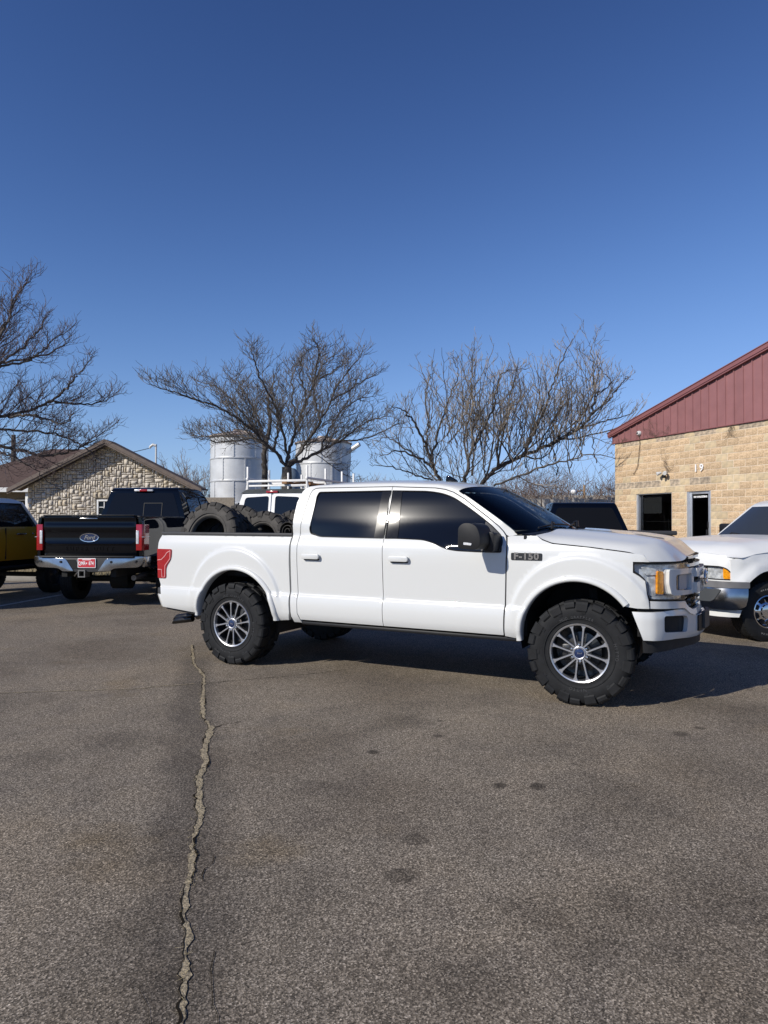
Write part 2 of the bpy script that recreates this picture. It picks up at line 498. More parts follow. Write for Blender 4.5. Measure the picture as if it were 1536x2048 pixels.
def asphalt_mat():
    m = bpy.data.materials.new('asphalt'); m.use_nodes = True
    nt = m.node_tree; N, Lk = nt.nodes, nt.links
    b = N['Principled BSDF']
    b.inputs['Roughness'].default_value = 0.88
    b.inputs['Specular IOR Level'].default_value = 0.28
    tc = N.new('ShaderNodeTexCoord')
    obj = tc.outputs['Object']
    def noise(sc, det=4.0, rough=0.55, off=(0, 0, 0), vec=None, dist=0.0):
        n = N.new('ShaderNodeTexNoise')
        n.inputs['Scale'].default_value = sc; n.inputs['Detail'].default_value = det; n.inputs['Roughness'].default_value = rough; n.inputs['Distortion'].default_value = dist
        mp = N.new('ShaderNodeMapping'); mp.inputs['Location'].default_value = off
        Lk.new(vec or obj, mp.inputs['Vector']); Lk.new(mp.outputs[0], n.inputs['Vector'])
        return n.outputs['Fac']
    def ramp(f, stops):
        r = N.new('ShaderNodeValToRGB')
        e = r.color_ramp.elements
        e[0].position, e[0].color = stops[0][0], (*stops[0][1], 1)
        e[1].position, e[1].color = stops[-1][0], (*stops[-1][1], 1)
        for p, c in stops[1:-1]:
            q = e.new(p); q.color = (*c, 1)
        Lk.new(f, r.inputs['Fac']); return r.outputs['Color']
    def mix(a, c, f, mode='MIX'):
        x = N.new('ShaderNodeMix'); x.data_type = 'RGBA'; x.blend_type = mode
        if isinstance(f, (int, float)): x.inputs['Factor'].default_value = f
        else: Lk.new(f, x.inputs['Factor'])
        for s, i in ((a, 6), (c, 7)):
            if isinstance(s, tuple): x.inputs[i].default_value = (*s, 1)
            else: Lk.new(s, x.inputs[i])
        return x.outputs[2]
    def math_(op, a, c=None, clamp=False):
        x = N.new('ShaderNodeMath'); x.operation = op; x.use_clamp = clamp
        for i, s in enumerate((a, c)):
            if s is None: continue
            if isinstance(s, (int, float)): x.inputs[i].default_value = s
            else: Lk.new(s, x.inputs[i])
        return x.outputs[0]
    def sstep(v, lo, hi, t0, t1):
        x = N.new('ShaderNodeMapRange'); x.interpolation_type = 'SMOOTHSTEP'
        for k, s in (('From Min', lo), ('From Max', hi), ('To Min', t0), ('To Max', t1)): x.inputs[k].default_value = s
        Lk.new(v, x.inputs['Value']); return x.outputs[0]
    # aggregate: pale and dark stones in a grey brown binder
    vo = N.new('ShaderNodeTexVoronoi'); vo.inputs['Scale'].default_value = 165
    Lk.new(obj, vo.inputs['Vector'])
    stones = ramp(vo.outputs['Color'], [(0.0, (0.036, 0.0305, 0.0225)), (0.34, (0.123, 0.102, 0.077)), (0.60, (0.208, 0.174, 0.134)), (0.84, (0.385, 0.327, 0.258)), (1.0, (0.58, 0.505, 0.41))])
    fine = ramp(noise(105, 3, 0.75), [(0.34, (0.30, 0.30, 0.30)), (0.50, (0.98, 0.98, 0.98)), (0.68, (1.60, 1.58, 1.53))])
    base = mix(stones, fine, 0.8, 'MULTIPLY')
    # wide worn and stained areas
    base = mix(base, ramp(noise(0.55, 6, 0.6, (3, 7, 0)), [(0.34, (0.74, 0.72, 0.70)), (0.5, (1, 1, 1)), (0.66, (1.12, 1.09, 1.04))]), 0.95, 'MULTIPLY')
    base = mix(base, ramp(noise(1.9, 7, 0.65, (9, 2, 0), dist=0.6), [(0.28, (0.74, 0.74, 0.76)), (0.48, (1, 1, 1)), (0.75, (1.05, 1.03, 1.0))]), 0.9, 'MULTIPLY')
    base = mix(base, ramp(noise(0.9, 5, 0.6, (1, 14, 0)), [(0.60, (1, 1, 1)), (0.74, (0.86, 0.78, 0.62))]), 0.8, 'MULTIPLY')
    # darker patch of sealer along the long crack
    sx = N.new('ShaderNodeSeparateXYZ'); Lk.new(obj, sx.inputs[0])
    dl = math_('ABSOLUTE', math_('ADD', math_('ADD', sx.outputs[0], math_('MULTIPLY', sx.outputs[1], 0.263)), 0.02))
    dl = math_('ADD', dl, math_('MULTIPLY', math_('SUBTRACT', noise(2.6, 5, 0.6, (5, 5, 0)), 0.5), 0.42))
    far = sstep(sx.outputs[1], 7.6, 8.8, 1.0, 0.0)
    band = math_('MULTIPLY', sstep(dl, 0.04, 0.30, 0.62, 0.0), far)
    base = mix(base, mix(base, (0.42, 0.42, 0.44), 1.0, 'MULTIPLY'), band)
    # oil drips and smudges, each with its own place and size
    spots = [(-0.082, 4.75, .050, .9), (0.385, 5.11, .040, .75), (0.68, 4.16, .050, .9), (0.89, 4.14, .060, .9), (0.43, 5.49, .032, .7), (0.15, 3.45, .07, .6),
             (0.08, 3.10, .085, .6), (2.0, 4.4, .55, .42), (0.0, 5.4, .20, .35), (2.15, 5.15, .07, .6), (2.35, 5.3, .05, .7), (1.75, 2.75, .42, .45), (1.2, 2.42, .5, .38),
             (0.75, 2.62, .26, .45), (-1.05, 3.3, .38, .38), (-1.6, 5.0, .16, .4), (-0.95, 2.35, .32, .35), (2.9, 5.7, .45, .4), (1.15, 4.9, .5, .22), (-0.35, 2.9, .28, .3), (1.40, 2.92, .36, .6), (0.98, 2.88, .26, .5), (0.65, 2.77, .22, .5), (1.62, 2.72, .35, .6), (0.31, 2.41, .22, .5), (-1.82, 4.99, .32, .5), (-0.74, 2.41, .22, .5), (-2.24, 4.6, .25, .4), (1.33, 3.92, .5, .5), (0.12, 5.49, .26, .5), (-3.4, 6.0, .5, .4), (-2.9, 3.9, .5, .4), (2.6, 6.1, .4, .5), (-.95, 2.7, .18, .5)]
    warp = N.new('ShaderNodeTexNoise'); warp.inputs['Scale'].default_value = 5.0; warp.inputs['Detail'].default_value = 5
    Lk.new(obj, warp.inputs['Vector'])
    ws = N.new('ShaderNodeVectorMath'); ws.operation = 'MULTIPLY_ADD'
    Lk.new(warp.outputs['Color'], ws.inputs[0]); ws.inputs[1].default_value = (0.5, 0.5, 0); ws.inputs[2].default_value = (-0.25, -0.25, 0)
    tot = None
    for x, y, r, a in spots:
        k = N.new('ShaderNodeVectorMath'); k.operation = 'SCALE'; Lk.new(ws.outputs[0], k.inputs[0]); k.inputs['Scale'].default_value = min(1.0, r * 2.2)
        ad = N.new('ShaderNodeVectorMath'); ad.operation = 'ADD'; Lk.new(obj, ad.inputs[0]); Lk.new(k.outputs[0], ad.inputs[1])
        di = N.new('ShaderNodeVectorMath'); di.operation = 'DISTANCE'; Lk.new(ad.outputs[0], di.inputs[0]); di.inputs[1].default_value = (x, y, 0)
        q = sstep(di.outputs['Value'], r * (0.6 if r < .1 else 0.05), r * (1.1 if r < .1 else 1.25), a * (1 if r < .1 else .85), 0.0)
        tot = q if tot is None else math_('MAXIMUM', tot, q)
    base = mix(base, mix(base, (0.30, 0.29, 0.28), 1.0, 'MULTIPLY'), tot)
    Lk.new(base, b.inputs['Base Color'])
    bp = N.new('ShaderNodeBump'); bp.inputs['Strength'].default_value = 0.45; bp.inputs['Distance'].default_value = 0.0035
    hh = math_('ADD', noise(120, 3, 0.7), math_('MULTIPLY', vo.outputs['Distance'], 0.8))
    Lk.new(hh, bp.inputs['Height']); Lk.new(bp.outputs['Normal'], b.inputs['Normal'])
    return m
M['asphalt'] = asphalt_mat()
M['debris'] = mat('sandy_debris', (0.135, 0.108, 0.070), 0.95, vary=0.45, vscale=95, bump=0.7, bscale=110, col2=(0.33, 0.27, 0.175))
M['straw'] = mat('dry_straw', (0.42, 0.34, 0.17), 0.8, vary=0.3, vscale=30)
M['crack_dark'] = mat('open_crack', (0.022, 0.018, 0.014), 1.0, spec=0.0)
M['drygrass'] = mat('dry_grass', (0.30, 0.235, 0.125), 0.95, vary=0.3, vscale=2.5, bump=0.8, bscale=30, col2=(0.22, 0.18, 0.10))

# ------------------------------------------------------------------ the ground
def sheet(name, x0, x1, y0, y1, z, m, nx=1, ny=1):
    mb = MB()
    surf(mb, nx, ny, lambda a, b: (x0 + (x1 - x0) * a, y0 + (y1 - y0) * b, z))
    o = mb.build(name, m, smooth=0)
    return tag(o, kind='structure')
sheet('ground', -700, 700, -700, 900, -0.03, M['drygrass'])
sheet('parking_lot', -60, 45, -60, 18.3, 0.0, M['asphalt'])
sheet('rear_parking_lot', 0.62, 45, 18.3, 27.0, 0.0, M['asphalt'])
mb = MB(); mb.add(*box(-60, 0.60, 18.302, 18.46, -0.02, 0.13, 0.02)); tag(mb.build('kerb', M['concrete']), kind='structure')
mb = MB(); mb.add(*box(0.46, 0.61, 18.465, 27.0, -0.02, 0.13, 0.02)); tag(mb.build('kerb', M['concrete']), kind='structure')
rg = random.Random(5)
mb = MB()
surf(mb, 90, 40, lambda a, b: (-60 + 60.45 * a, 18.47 + 40 * b * b, 0.10 + 0.10 * math.sin(a * 61 + b * 9) * math.sin(b * 23) * min(1, b * 4)))
tag(mb.build('verge', M['drygrass'], smooth=180), kind='structure')
# dry grass tufts along the kerb
mb = MB()
for i in range(2600):
    x = rg.uniform(-13, -4.6); y = 18.55 + rg.random() ** 2 * 4.5
    h = rg.uniform(0.05, 0.16); a = rg.uniform(0, 6.3); w = 0.012
    dx, dy = math.cos(a) * w, math.sin(a) * w
    lx, ly = rg.uniform(-.07, .07), rg.uniform(-.07, .07)
    mb.add([(x - dx, y - dy, .09), (x + dx, y + dy, .09), (x + lx, y + ly, .09 + h)], [(0, 1, 2)])
tag(mb.build('dry_grass', M['drygrass'], smooth=0), kind='stuff')

# the long crack filled with grit and straw
CR = [(384.6, 1290, 8), (388, 1325, 8), (409, 1352, 9), (407, 1387, 11), (407, 1433, 13), (424, 1454, 14), (415, 1479, 17), (409, 1506, 14), (416, 1522, 20), (401, 1552, 17),
      (398, 1591, 20), (405, 1629, 17), (391, 1664, 20), (388, 1702, 19), (385, 1752, 20), (372, 1791, 14), (372, 1829, 17), (381, 1860, 20), (375, 1895, 19), (373, 1952, 22), (369, 1991, 20), (365, 2048, 22), (352, 2150, 26), (330, 2400, 30)]
def gpt(px, py):
    t = 1.54 * F_PX / (py - 1042); return Vector(((px - 768) / F_PX * t, t, 0))
rc = random.Random(11)
cp = [(gpt(a, b), .86 * c * gpt(a, b).y / F_PX) for a, b, c in CR]
line = []
for (p, w), (q, v) in zip(cp, cp[1:]):
    n = max(2, int((q - p).length / 0.020))
    for i in range(n):
        t = i / n
        line.append((p.lerp(q, t), w + (v - w) * t))
line = line[::-1]
vs, fs = [], []
wob = [0.0, 0.0]
edgeL = []
for i, (p, w) in enumerate(line):
    wob = [wob[0] * 0.45 + rc.gauss(0, .0050), wob[1] * 0.45 + rc.gauss(0, .0050)]
    w = w * (.78 + .22 * math.sin(i * .19) * math.sin(i * .071 + 1)) if i > 6 else w
    l, r = -w / 2 + wob[0], w / 2 + wob[1]
    edgeL.append((p.x + l, p.y, p.x + r))
    for k in range(5):
        t = k / 4
        x = p.x + l + (r - l) * t
        vs.append((x + (rc.gauss(0, .002) if 0 < k < 4 else 0), p.y + rc.gauss(0, .004), 0.004 + (0.0012 * rc.random() if 0 < k < 4 else 0.0)))
for i in range(len(line) - 1):
    for k in range(4):
        a = i * 5 + k
        fs.append((a, a + 1, a + 6, a + 5))
mb = MB(); mb.add(vs, fs)
crack = tag(mb.build('crack_fill', M['debris'], smooth=0), kind='stuff')
vs, fs = [], []
for i, (l, y, r) in enumerate(edgeL):
    side = l if (i // 23) % 3 else r
    w = 0.0012 + 0.0045 * abs(math.sin(i * .37)) * (1 if (i // 9) % 3 == 0 else .15)
    vs += [(side - w, y, .0062), (side + w, y, .0062)]
for i in range(len(edgeL) - 1):
    fs.append((2 * i, 2 * i + 1, 2 * i + 3, 2 * i + 2))
mb = MB(); mb.add(vs, fs); tag(mb.build('crack_edge', M['crack_dark'], smooth=0), kind='stuff')
mb = MB()
for i in range(420):
    p, w = line[int(rc.random() ** 0.8 * len(line))]
    x, y = p.x + rc.gauss(0, w * .42), p.y + rc.uniform(-.02, .02)
    a = rc.uniform(0, 6.3); l = rc.uniform(.006, .022); h = 0.0012
    dx, dy = math.cos(a) * l, math.sin(a) * l
    mb.add([(x - dy * .05 - dx, y + dx * .05 - dy, .009), (x + dy * .05 - dx, y - dx * .05 - dy, .009), (x + dx, y + dy, .010 + rc.random() * .012)], [(0, 1, 2)])
tag(mb.build('straw', M['straw'], smooth=0), kind='stuff')
def thin_crack(name, pts, w, m, z=0.004, seed=1):
    r = random.Random(seed); P = [gpt(*p) for p in pts]; L2 = []
    for a, b in zip(P, P[1:]):
        n = max(2, int((b - a).length / .05)); L2 += [a.lerp(b, i / n) for i in range(n)]
    vs, fs = [], []
    for i, p in enumerate(L2):
        d = (L2[min(i + 1, len(L2) - 1)] - L2[max(i - 1, 0)]); d.normalize(); s = Vector((-d.y, d.x, 0))
        o = r.gauss(0, min(.010, w * 1.6)); k = w * (.35 + r.random())
        vs += [tuple(p + s * (o - k) + Vector((0, 0, z))), tuple(p + s * (o + k) + Vector((0, 0, z)))]
    for i in range(len(L2) - 1): fs.append((2 * i, 2 * i + 1, 2 * i + 3, 2 * i + 2))
    mb = MB(); mb.add(vs, fs); return tag(mb.build(name, m, smooth=0), kind='stuff')
thin_crack('crack_fill', [(0, 1386), (120, 1381), (260, 1378), (330, 1371), (402, 1366)], .009, M['debris'], seed=3)
thin_crack('crack_edge', [(418, 1366), (480, 1360), (600, 1350), (700, 1338)], .004, M['crack_dark'], seed=4)
thin_crack('crack_edge', [(425, 1455), (450, 1447), (500, 1440)], .004, M['crack_dark'], seed=5)
thin_crack('crack_edge', [(440, 2048), (430, 2000), (424, 1950), (432, 1880)], .0014, M['crack_dark'], seed=6)
thin_crack('crack_edge', [(305, 2048), (300, 2010), (284, 1975), (280, 1955)], .0012, M['crack_dark'], seed=7)
thin_crack('crack_edge', [(409, 1760), (412, 1735), (426, 1724), (432, 1695)], .0022, M['crack_dark'], seed=8)
# painted stall line
a, b = Vector((-9.2, 10.4, 0)), Vector((-6.55, 14.35, 0))
d = (b - a).normalized(); s = Vector((-d.y, d.x, 0)) * .05
a = Vector((-6.96, 12.86, 0)) - Vector((.19, 1.53, 0)) * 1.6; b = Vector((-6.72, 14.8, 0))
d = (b - a).normalized(); s = Vector((-d.y, d.x, 0)) * .055
mb = MB(); mb.add([tuple(a - s + Vector((0, 0, .004))), tuple(a + s + Vector((0, 0, .004))), tuple(b + s + Vector((0, 0, .004))), tuple(b - s + Vector((0, 0, .004)))], [(3, 2, 1, 0)])
tag(mb.build('painted_line', M['line'], smooth=0), kind='structure')
# ================================================================== wheels and tyres
def mud_tyre(Rr=0.438, Wd=0.315, rim=0.243, seed=1):
    a, b, w = 0.955 * Rr, Rr, Wd
    prof = [(rim - .012, .05), (rim, .022), (rim + .012, .010), (rim + .03, .012), (rim + .055, .003), (Rr * .655, .004), (Rr * .66, -.001), (Rr * .672, -.001), (Rr * .678, .0035), (Rr * .70, .001), (Rr * .80, 0.0), (Rr * .87, .004), (Rr * .92, .014), (a, .032),
            (a, w * .3), (a, w * .5), (a, w * .7), (a, w - .032), (Rr * .92, w - .014), (Rr * .87, w - .004), (Rr * .80, w), (rim + .055, w - .003), (rim + .012, w - .01), (rim, w - .022), (rim - .012, w - .05)]
    car = MB(); car.add(*fix(*lathe(prof, 72)))
    tr = MB()
    rr = random.Random(seed)
    def lug(sec, a0, a1, skew=0.0):
        n = len(sec); vs = []
        for t in (a0, a1):
            for r, y in sec:
                u = t + skew * (y / w)
                vs.append((r * math.cos(u), y, r * math.sin(u)))
        fs = [tuple(range(n)), tuple(range(2 * n - 1, n - 1, -1))] + [(i, i + n, (i + 1) % n + n, (i + 1) % n) for i in range(n)]
        tr.add(*fix(vs, fs))
    N = 22
    pitch = 2 * math.pi / N
    for s in (0, 1):
        for k in range(N):
            t = (k + 0.5 * s) * pitch
            d = (k % 2)
            low = Rr * (.795 if d else .865)
            wd = pitch * (.80 if d else .70)
            sec = [(a - .006, .045), (low + .012, .008), (low, -.001), (low + .012, -.007), (Rr * .95, -.004), (Rr * .985, .006), (b, .020), (b - .001, w * (.30 if d else .24)), (a - .004, w * (.31 if d else .25))]
            off = (.06 if d else -.06) * pitch
            if s: sec = [(r, w - y) for r, y in sec]
            lug(sec, t + off - wd / 2, t + off + wd / 2, .10 * (1 if not s else -1))
            # small bar between the biters on the side wall
            if d:
                q = [(Rr * .765, .0), (Rr * .755, -.003), (Rr * .80, -.005), (Rr * .805, .004)]
                if s: q = [(r, w - y) for r, y in q]
                lug(q, t + off - wd * .42, t + off - wd * .06)
    for row, (y0, y1, sk) in enumerate(((.34, .48, .32), (.53, .67, -.32))):
        for k in range(N):
            t = (k + .35 * row + .2) * pitch
            lug([(a - .004, w * y0), (b - .001, w * (y0 + .015)), (b - .001, w * (y1 - .015)), (a - .004, w * y1)], t - pitch * .38, t + pitch * .38, sk * (1 if k % 2 else -.6))
    return car, tr

def road_tyre(Rr, Wd, rim, blocks=44):
    w = Wd
    prof = [(rim - .012, .05), (rim, .02), (rim + .012, .008), (rim + .05, .002), (Rr * .82, 0), (Rr * .90, .006), (Rr * .97, .022), (Rr * .988, .040), (Rr * .988, w * .5), (Rr * .988, w - .040), (Rr * .97, w - .022), (Rr * .9, w - .006), (Rr * .82, w), (rim + .012, w - .008), (rim, w - .02)]
    car = MB(); car.add(*fix(*lathe(prof, 56)))
    tr = MB(); p = 2 * math.pi / blocks
    for row, (y0, y1) in enumerate(((.06, .25), (.28, .42), (.45, .56), (.59, .73), (.76, .94))):
        for k in range(blocks):
            t = (k + .4 * (row % 2)) * p
            vs = []
            for aa, sh in ((t - p * .36, 0), (t + p * .36, 0)):
                for r, y in ((Rr * .965, w * y0), (Rr, w * y0 + .006), (Rr, w * y1 - .004), (Rr * .965, w * y1)):
                    u = aa + (y / w - .5) * .10 * (1 if row % 2 else -1)
                    vs.append((r * math.cos(u), y, r * math.sin(u)))
            tr.add(*fix(vs, [(0, 1, 2, 3), (7, 6, 5, 4), (0, 4, 5, 1), (1, 5, 6, 2), (2, 6, 7, 3)]))
    return car, tr

_wheel = {}
def wheel(parent, loc, rz=0.0, kind='mud', rotdeg=0.0):
    """wheel > tyre, tread, rim, ...; the outer face looks along -Y, hub at loc"""
    if kind not in _wheel:
        L = []
        if kind == 'mud':
            c, t = mud_tyre(); Rr, rim = .438, .243
        elif kind == 'black':
            c, t = road_tyre(.415, .28, .245); Rr, rim = .415, .245
        elif kind == 'ram':
            c, t = road_tyre(.385, .265, .205); Rr, rim = .385, .205
        else:
            c, t = road_tyre(.385, .25, .225, 36); Rr, rim = .385, .225
        L.append(('tyre', c.mesh('tyre', M['rubber'], 30)))
        L.append(('tread', t.mesh('tread', M['rubber'], 25)))
        if kind == 'mud':
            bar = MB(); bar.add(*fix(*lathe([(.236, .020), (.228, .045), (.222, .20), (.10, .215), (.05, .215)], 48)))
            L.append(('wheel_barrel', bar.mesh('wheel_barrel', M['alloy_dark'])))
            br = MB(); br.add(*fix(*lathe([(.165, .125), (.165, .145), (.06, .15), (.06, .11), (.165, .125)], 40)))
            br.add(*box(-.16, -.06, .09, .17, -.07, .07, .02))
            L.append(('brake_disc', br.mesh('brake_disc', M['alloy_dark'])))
            lip = MB(); lip.add(*fix(*lathe([(.246, .030), (.248, .014), (.243, .008), (.233, .012), (.229, .022), (.226, .045)], 64)))
            face, body = MB(), MB()
            def bar_poly(a0, r0, a1, r1, w0, w1, w2):
                p0 = Vector((r0 * math.cos(a0), r0 * math.sin(a0))); p1 = Vector((r1 * math.cos(a1), r1 * math.sin(a1)))
                d = (p1 - p0).normalized(); s = Vector((-d.y, d.x)); m = p0.lerp(p1, .72)
                q = p0.lerp(p1, .86)
                e1 = Vector((math.cos(a1), math.sin(a1)))
                return [tuple(v) for v in (p0 + s * w0, p0 - s * w0, m - s * w1, q - s * w1 * 1.5, p1 - s * w2, p1 + s * w2, q + s * w1 * 1.5, m + s * w1)]
            for k in range(6):
                A = R(90 + 60 * k)
                for sg in (-1, 1):
                    P = bar_poly(A + sg * R(27), .045, A + sg * R(12.6), .238, .0068, .0066, .027)
                    if area(P) < 0: P = P[::-1]
                    vs, fs = extr(P, .021, .033, 'y', .002, 1)
                    face.add(vs, fs)
                    vs, fs = extr(inset(P, -.003), .0325, .075, 'y')
                    body.add(vs, fs)
            face.add(*fix(*lathe([(.060, .034), (.060, .024), (.054, .020), (.046, .020)], 36)))
            body.add(*fix(*lathe([(.098, .040), (.094, .034), (.060, .033), (.05, .033)], 36)))
            L.append(('rim', lip.mesh('rim', M['alloy'])))
            L.append(('spoke_face', face.mesh('spoke_face', M['alloy'], 40)))
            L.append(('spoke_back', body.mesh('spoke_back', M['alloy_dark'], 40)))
            nut = MB()
            for k in range(6):
                A = R(90 + 60 * k)
                c0 = Matrix.Translation((.070 * math.cos(A), 0, .070 * math.sin(A)))
                nut.add(*fix(*lathe([(.0, .006), (.009, .008), (.013, .018), (.014, .040)], 6)), M=c0)
            L.append(('lug_nuts', nut.mesh('lug_nuts', M['chrome'])))
            cap = MB(); cap.add(*fix(*lathe([(0, .010), (.030, .011), (.040, .015), (.044, .024)], 32)))
            L.append(('hub_cap', cap.mesh('hub_cap', M['blue_oval'])))
            cr = MB(); cr.add(*fix(*lathe([(.041, .012), (.047, .010), (.050, .016), (.049, .026)], 36)))
            cr.add(*text('Ford', .020, .001, .3), M=frame((0, .0095, 0), (1, 0, 0), (0, 0, 1)))
            L.append(('hub_ring', cr.mesh('hub_ring', M['alloy'])))
            st = MB()
            for word, mid, size in (('NITTO', 264, .036), ('MUD GRAPPLER', 90, .030), ('NITTO', 2, .036)):
                n = len(word); rad = .302
                for i, ch in enumerate(word):
                    if ch == ' ': continue
                    A = R(mid - (i - (n - 1) / 2) * size * .80 / rad * 57.3)
                    e = Vector((math.sin(A), 0, -math.cos(A))); u = Vector((math.cos(A), 0, math.sin(A)))
                    st.add(*text(ch, size, .0016, 0, 1, 3), M=frame(u * rad + Vector((0, -.0005, 0)), e, u))
            L.append(('sidewall_lettering', st.mesh('sidewall_lettering', M['rubber_letter'], 0)))
        elif kind == 'ram':
            rm = MB(); rm.add(*fix(*lathe([(.208, .03), (.210, .014), (.200, .010), (.188, .024), (.178, .06), (.150, .080), (.13, .060), (.09, .042), (.085, .02), (.05, .012), (0, .012)], 48)))
            L.append(('rim', rm.mesh('rim', M['chrome'])))
            hl = MB()
            for k in range(8):
                A = R(22 + 45 * k)
                mt = Matrix.Translation((.142 * math.cos(A), .052, .142 * math.sin(A))) @ Matrix.Rotation(-A, 4, 'Y')
                hl.add(*extr(rnd([(-.030, -.030), (.026, -.036), (.026, .036), (-.030, .030)], .012, 3), -.002, .03, 'y'), M=mt)
            L.append(('rim_hole', hl.mesh('rim_hole', M['dark'])))
            st = MB(); word = 'WRANGLER'; rad = .287
            for base in (90, 270):
                for i, ch in enumerate(word):
                    A = R(base - (i - 3.5) * 6.2)
                    e = Vector((math.sin(A), 0, -math.cos(A))); u = Vector((math.cos(A), 0, math.sin(A)))
                    st.add(*text(ch, .028, .001, 0, 1, 1), M=frame(u * rad + Vector((0, .0005, 0)), e, u))
            L.append(('sidewall_lettering', st.mesh('sidewall_lettering', M['white_letter'], 0)))
        else:
            rm = MB(); rm.add(*fix(*lathe([(rim + .003, .03), (rim + .004, .014), (rim - .008, .012), (rim - .02, .05), (rim - .03, .09), (.12, .06), (.07, .04), (.05, .02), (0, .02)], 40)))
            L.append(('rim', rm.mesh('rim', M['alloy_dark'] if kind != 'van' else M['steel'])))
        _wheel[kind] = L
    w = empty('wheel', loc, parent=parent)
    w.rotation_euler = (0, 0, rz)
    for n, me in _wheel[kind]:
        o = put(n, me, w)
        o.rotation_euler = (0, R(rotdeg), 0)
    return w
M['rubber_letter'] = mat('raised_rubber_letters', (0.05, 0.05, 0.052), 0.55)
M['white_letter'] = mat('grey_white_letters', (0.30, 0.30, 0.29), 0.7)

# ================================================================== the lifted white pickup (local X = forward, Y = away from the side we see, Z = up)
TH = math.atan2(1.71, 3.266)
hero = empty('pickup_truck', (-1.644, 7.63, 0), -TH)
tag(hero, 'lifted white crew-cab pickup in mid lot, loose tyres in its bed', 'pickup truck')
VC = 1.04
_z = np.linspace(.44, 2.1, 800)
_v = np.interp(_z, [.44, .49, .53, .575, .62, .70, .779, .7875, .793, .80, .85, 1.0, 1.15, 1.24, 1.30, 1.34, 1.385, 1.50, 1.61, 1.75, 1.85, 1.90, 1.95],
               [.105, .080, .050, .029, .024, .021, .033, .047, .054, .053, .050, .043, .036, .036, .042, .060, .088, .1215, .157, .205, .247, .272, .310])
_k = np.exp(-0.5 * (np.linspace(-3.2, 3.2, 11)) ** 2); _k /= _k.sum()
_vs = np.convolve(np.pad(_v, 5, mode='edge'), _k, mode='valid')
def sv(u, z):
    v = float(np.interp(z, _z, _vs))
    for cu, cz, rr in ((0.0, .63, .60), (3.685, .63, .60)):
        d = math.hypot(u - cu, z - cz)
        if d < rr + .03:
            t = min(1.0, (rr + .03 - d) / .034)
            v -= .021 * t * t * (3 - 2 * t) * (1 if z > .78 else max(0, (z - .5) / .28))
    if u > 4.0: v += float(np.interp(u, [4.0, 4.1, 4.2, 4.26], [0, .004, .022, .055]))
    if u < -.95: v += .22 * (-.95 - u) ** 1.6
    if z > 1.385: v += .050 * (u - 1.65) * min(1, (z - 1.385) / .12) * (1 if u < 3.2 else 0)
    return v
def side(u, z): return (u, sv(u, z), z)
def sidex(o): return lambda u, z: (u, sv(u, z) + o, z)
def mirf(fm): return lambda a, b: (lambda p: (p[0], 2 * VC - p[1], p[2]))(fm(a, b))
ROWS = [.50, .53, .56, .60, .65, .70, .74, .768, .777, .7825, .788, .793, .801, .82, .86, .90, .95, 1.0, 1.05, 1.09, 1.13, 1.17, 1.21, 1.25, 1.28, 1.31, 1.34, 1.365, 1.39, 1.43, 1.48, 1.53, 1.58, 1.63, 1.68, 1.73, 1.78, 1.83, 1.87]
def both(name, outline, mt, holes=(), step=.04, fm=side, parent=None, depth=.022, far=True, smooth=40, label=None, extra=()):
    out = []
    for fl in ((0, 1) if far else (0,)):
        mb = MB()
        panel(mb, outline, mirf(fm) if fl else fm, holes, step, inward=(0, -depth if fl else depth, 0), rows=ROWS, flip=bool(fl), extra=extra)
        out.append(mb.build(name, mt, parent[fl] if isinstance(parent, list) else (parent or hero), smooth))
    return out
G = .0035
# --- doors
door_top = [(1.812, 1.879), (2.267, 1.857), (2.37, 1.841), (2.459, 1.812), (2.58, 1.745), (2.709, 1.653), (2.82, 1.576), (2.931, 1.495), (2.99, 1.448), (3.025, 1.410), (3.044, 1.35), (3.050, 1.27)]
rd_out = inset([(.866, .53), (.840, .60), (.836, .80), (.828, 1.10), (.829, 1.29), (.845, 1.50), (.872, 1.72), (.888, 1.82), (.905, 1.858), (.935, 1.877), (.98, 1.882), (1.812, 1.880), (1.812, 1.836), (1.815, 1.371), (1.826, .53)][::-1], G)
fd_out = inset(([(1.826, .53), (1.815, 1.371), (1.812, 1.836)] + door_top + [(3.033, .80), (3.023, .53)])[::-1], G)
rw_hole = rnd([(1.803, 1.838), (.990, 1.838), (.975, 1.80), (.952, 1.455), (.962, 1.415), (1.07, 1.380), (1.806, 1.372)], [.005, .06, .02, .05, .03, .05, .005])
fw_hole = rnd([(1.823, 1.838), (1.826, 1.372), (1.955, 1.373), (2.232, 1.364), (2.338, 1.338), (2.415, 1.308), (2.489, 1.283), (2.58, 1.270), (2.80, 1.264), (3.002, 1.264), (3.004, 1.37), (2.972, 1.417), (2.791, 1.556), (2.60, 1.684), (2.466, 1.763), (2.343, 1.805), (2.20, 1.827)], [.005, .005, .1, .08, .05, .05, .05, .05, .05, .02, .04, .05, .1, .1, .08, .08, .1])
rdoors = both('rear_door', rd_out, M['white'], [rw_hole])
fdoors = both('front_door', fd_out, M['white'], [fw_hole])
def window(name, poly, par, mt=None, off=.007, ins=.0005):
    return both(name, inset(poly, ins), mt or M['glass_dark'], fm=sidex(off), parent=par, step=.06, depth=.004)
both('window_pane', [(1.722, 1.838), (.990, 1.838), (.975, 1.80), (.952, 1.455), (.962, 1.415), (1.07, 1.380), (1.716, 1.374)], M['glass_dark'], fm=sidex(.008), parent=rdoors, step=.06, depth=.004)
both('window_pillar_trim', [(1.802, 1.837), (1.711, 1.837), (1.700, 1.375), (1.805, 1.373)], M['trim_gloss'], fm=sidex(.0015), parent=rdoors, step=.06, depth=.012)
both('window_pane', fw_hole, M['glass_dark'], fm=sidex(.008), parent=fdoors, step=.06, depth=.004)
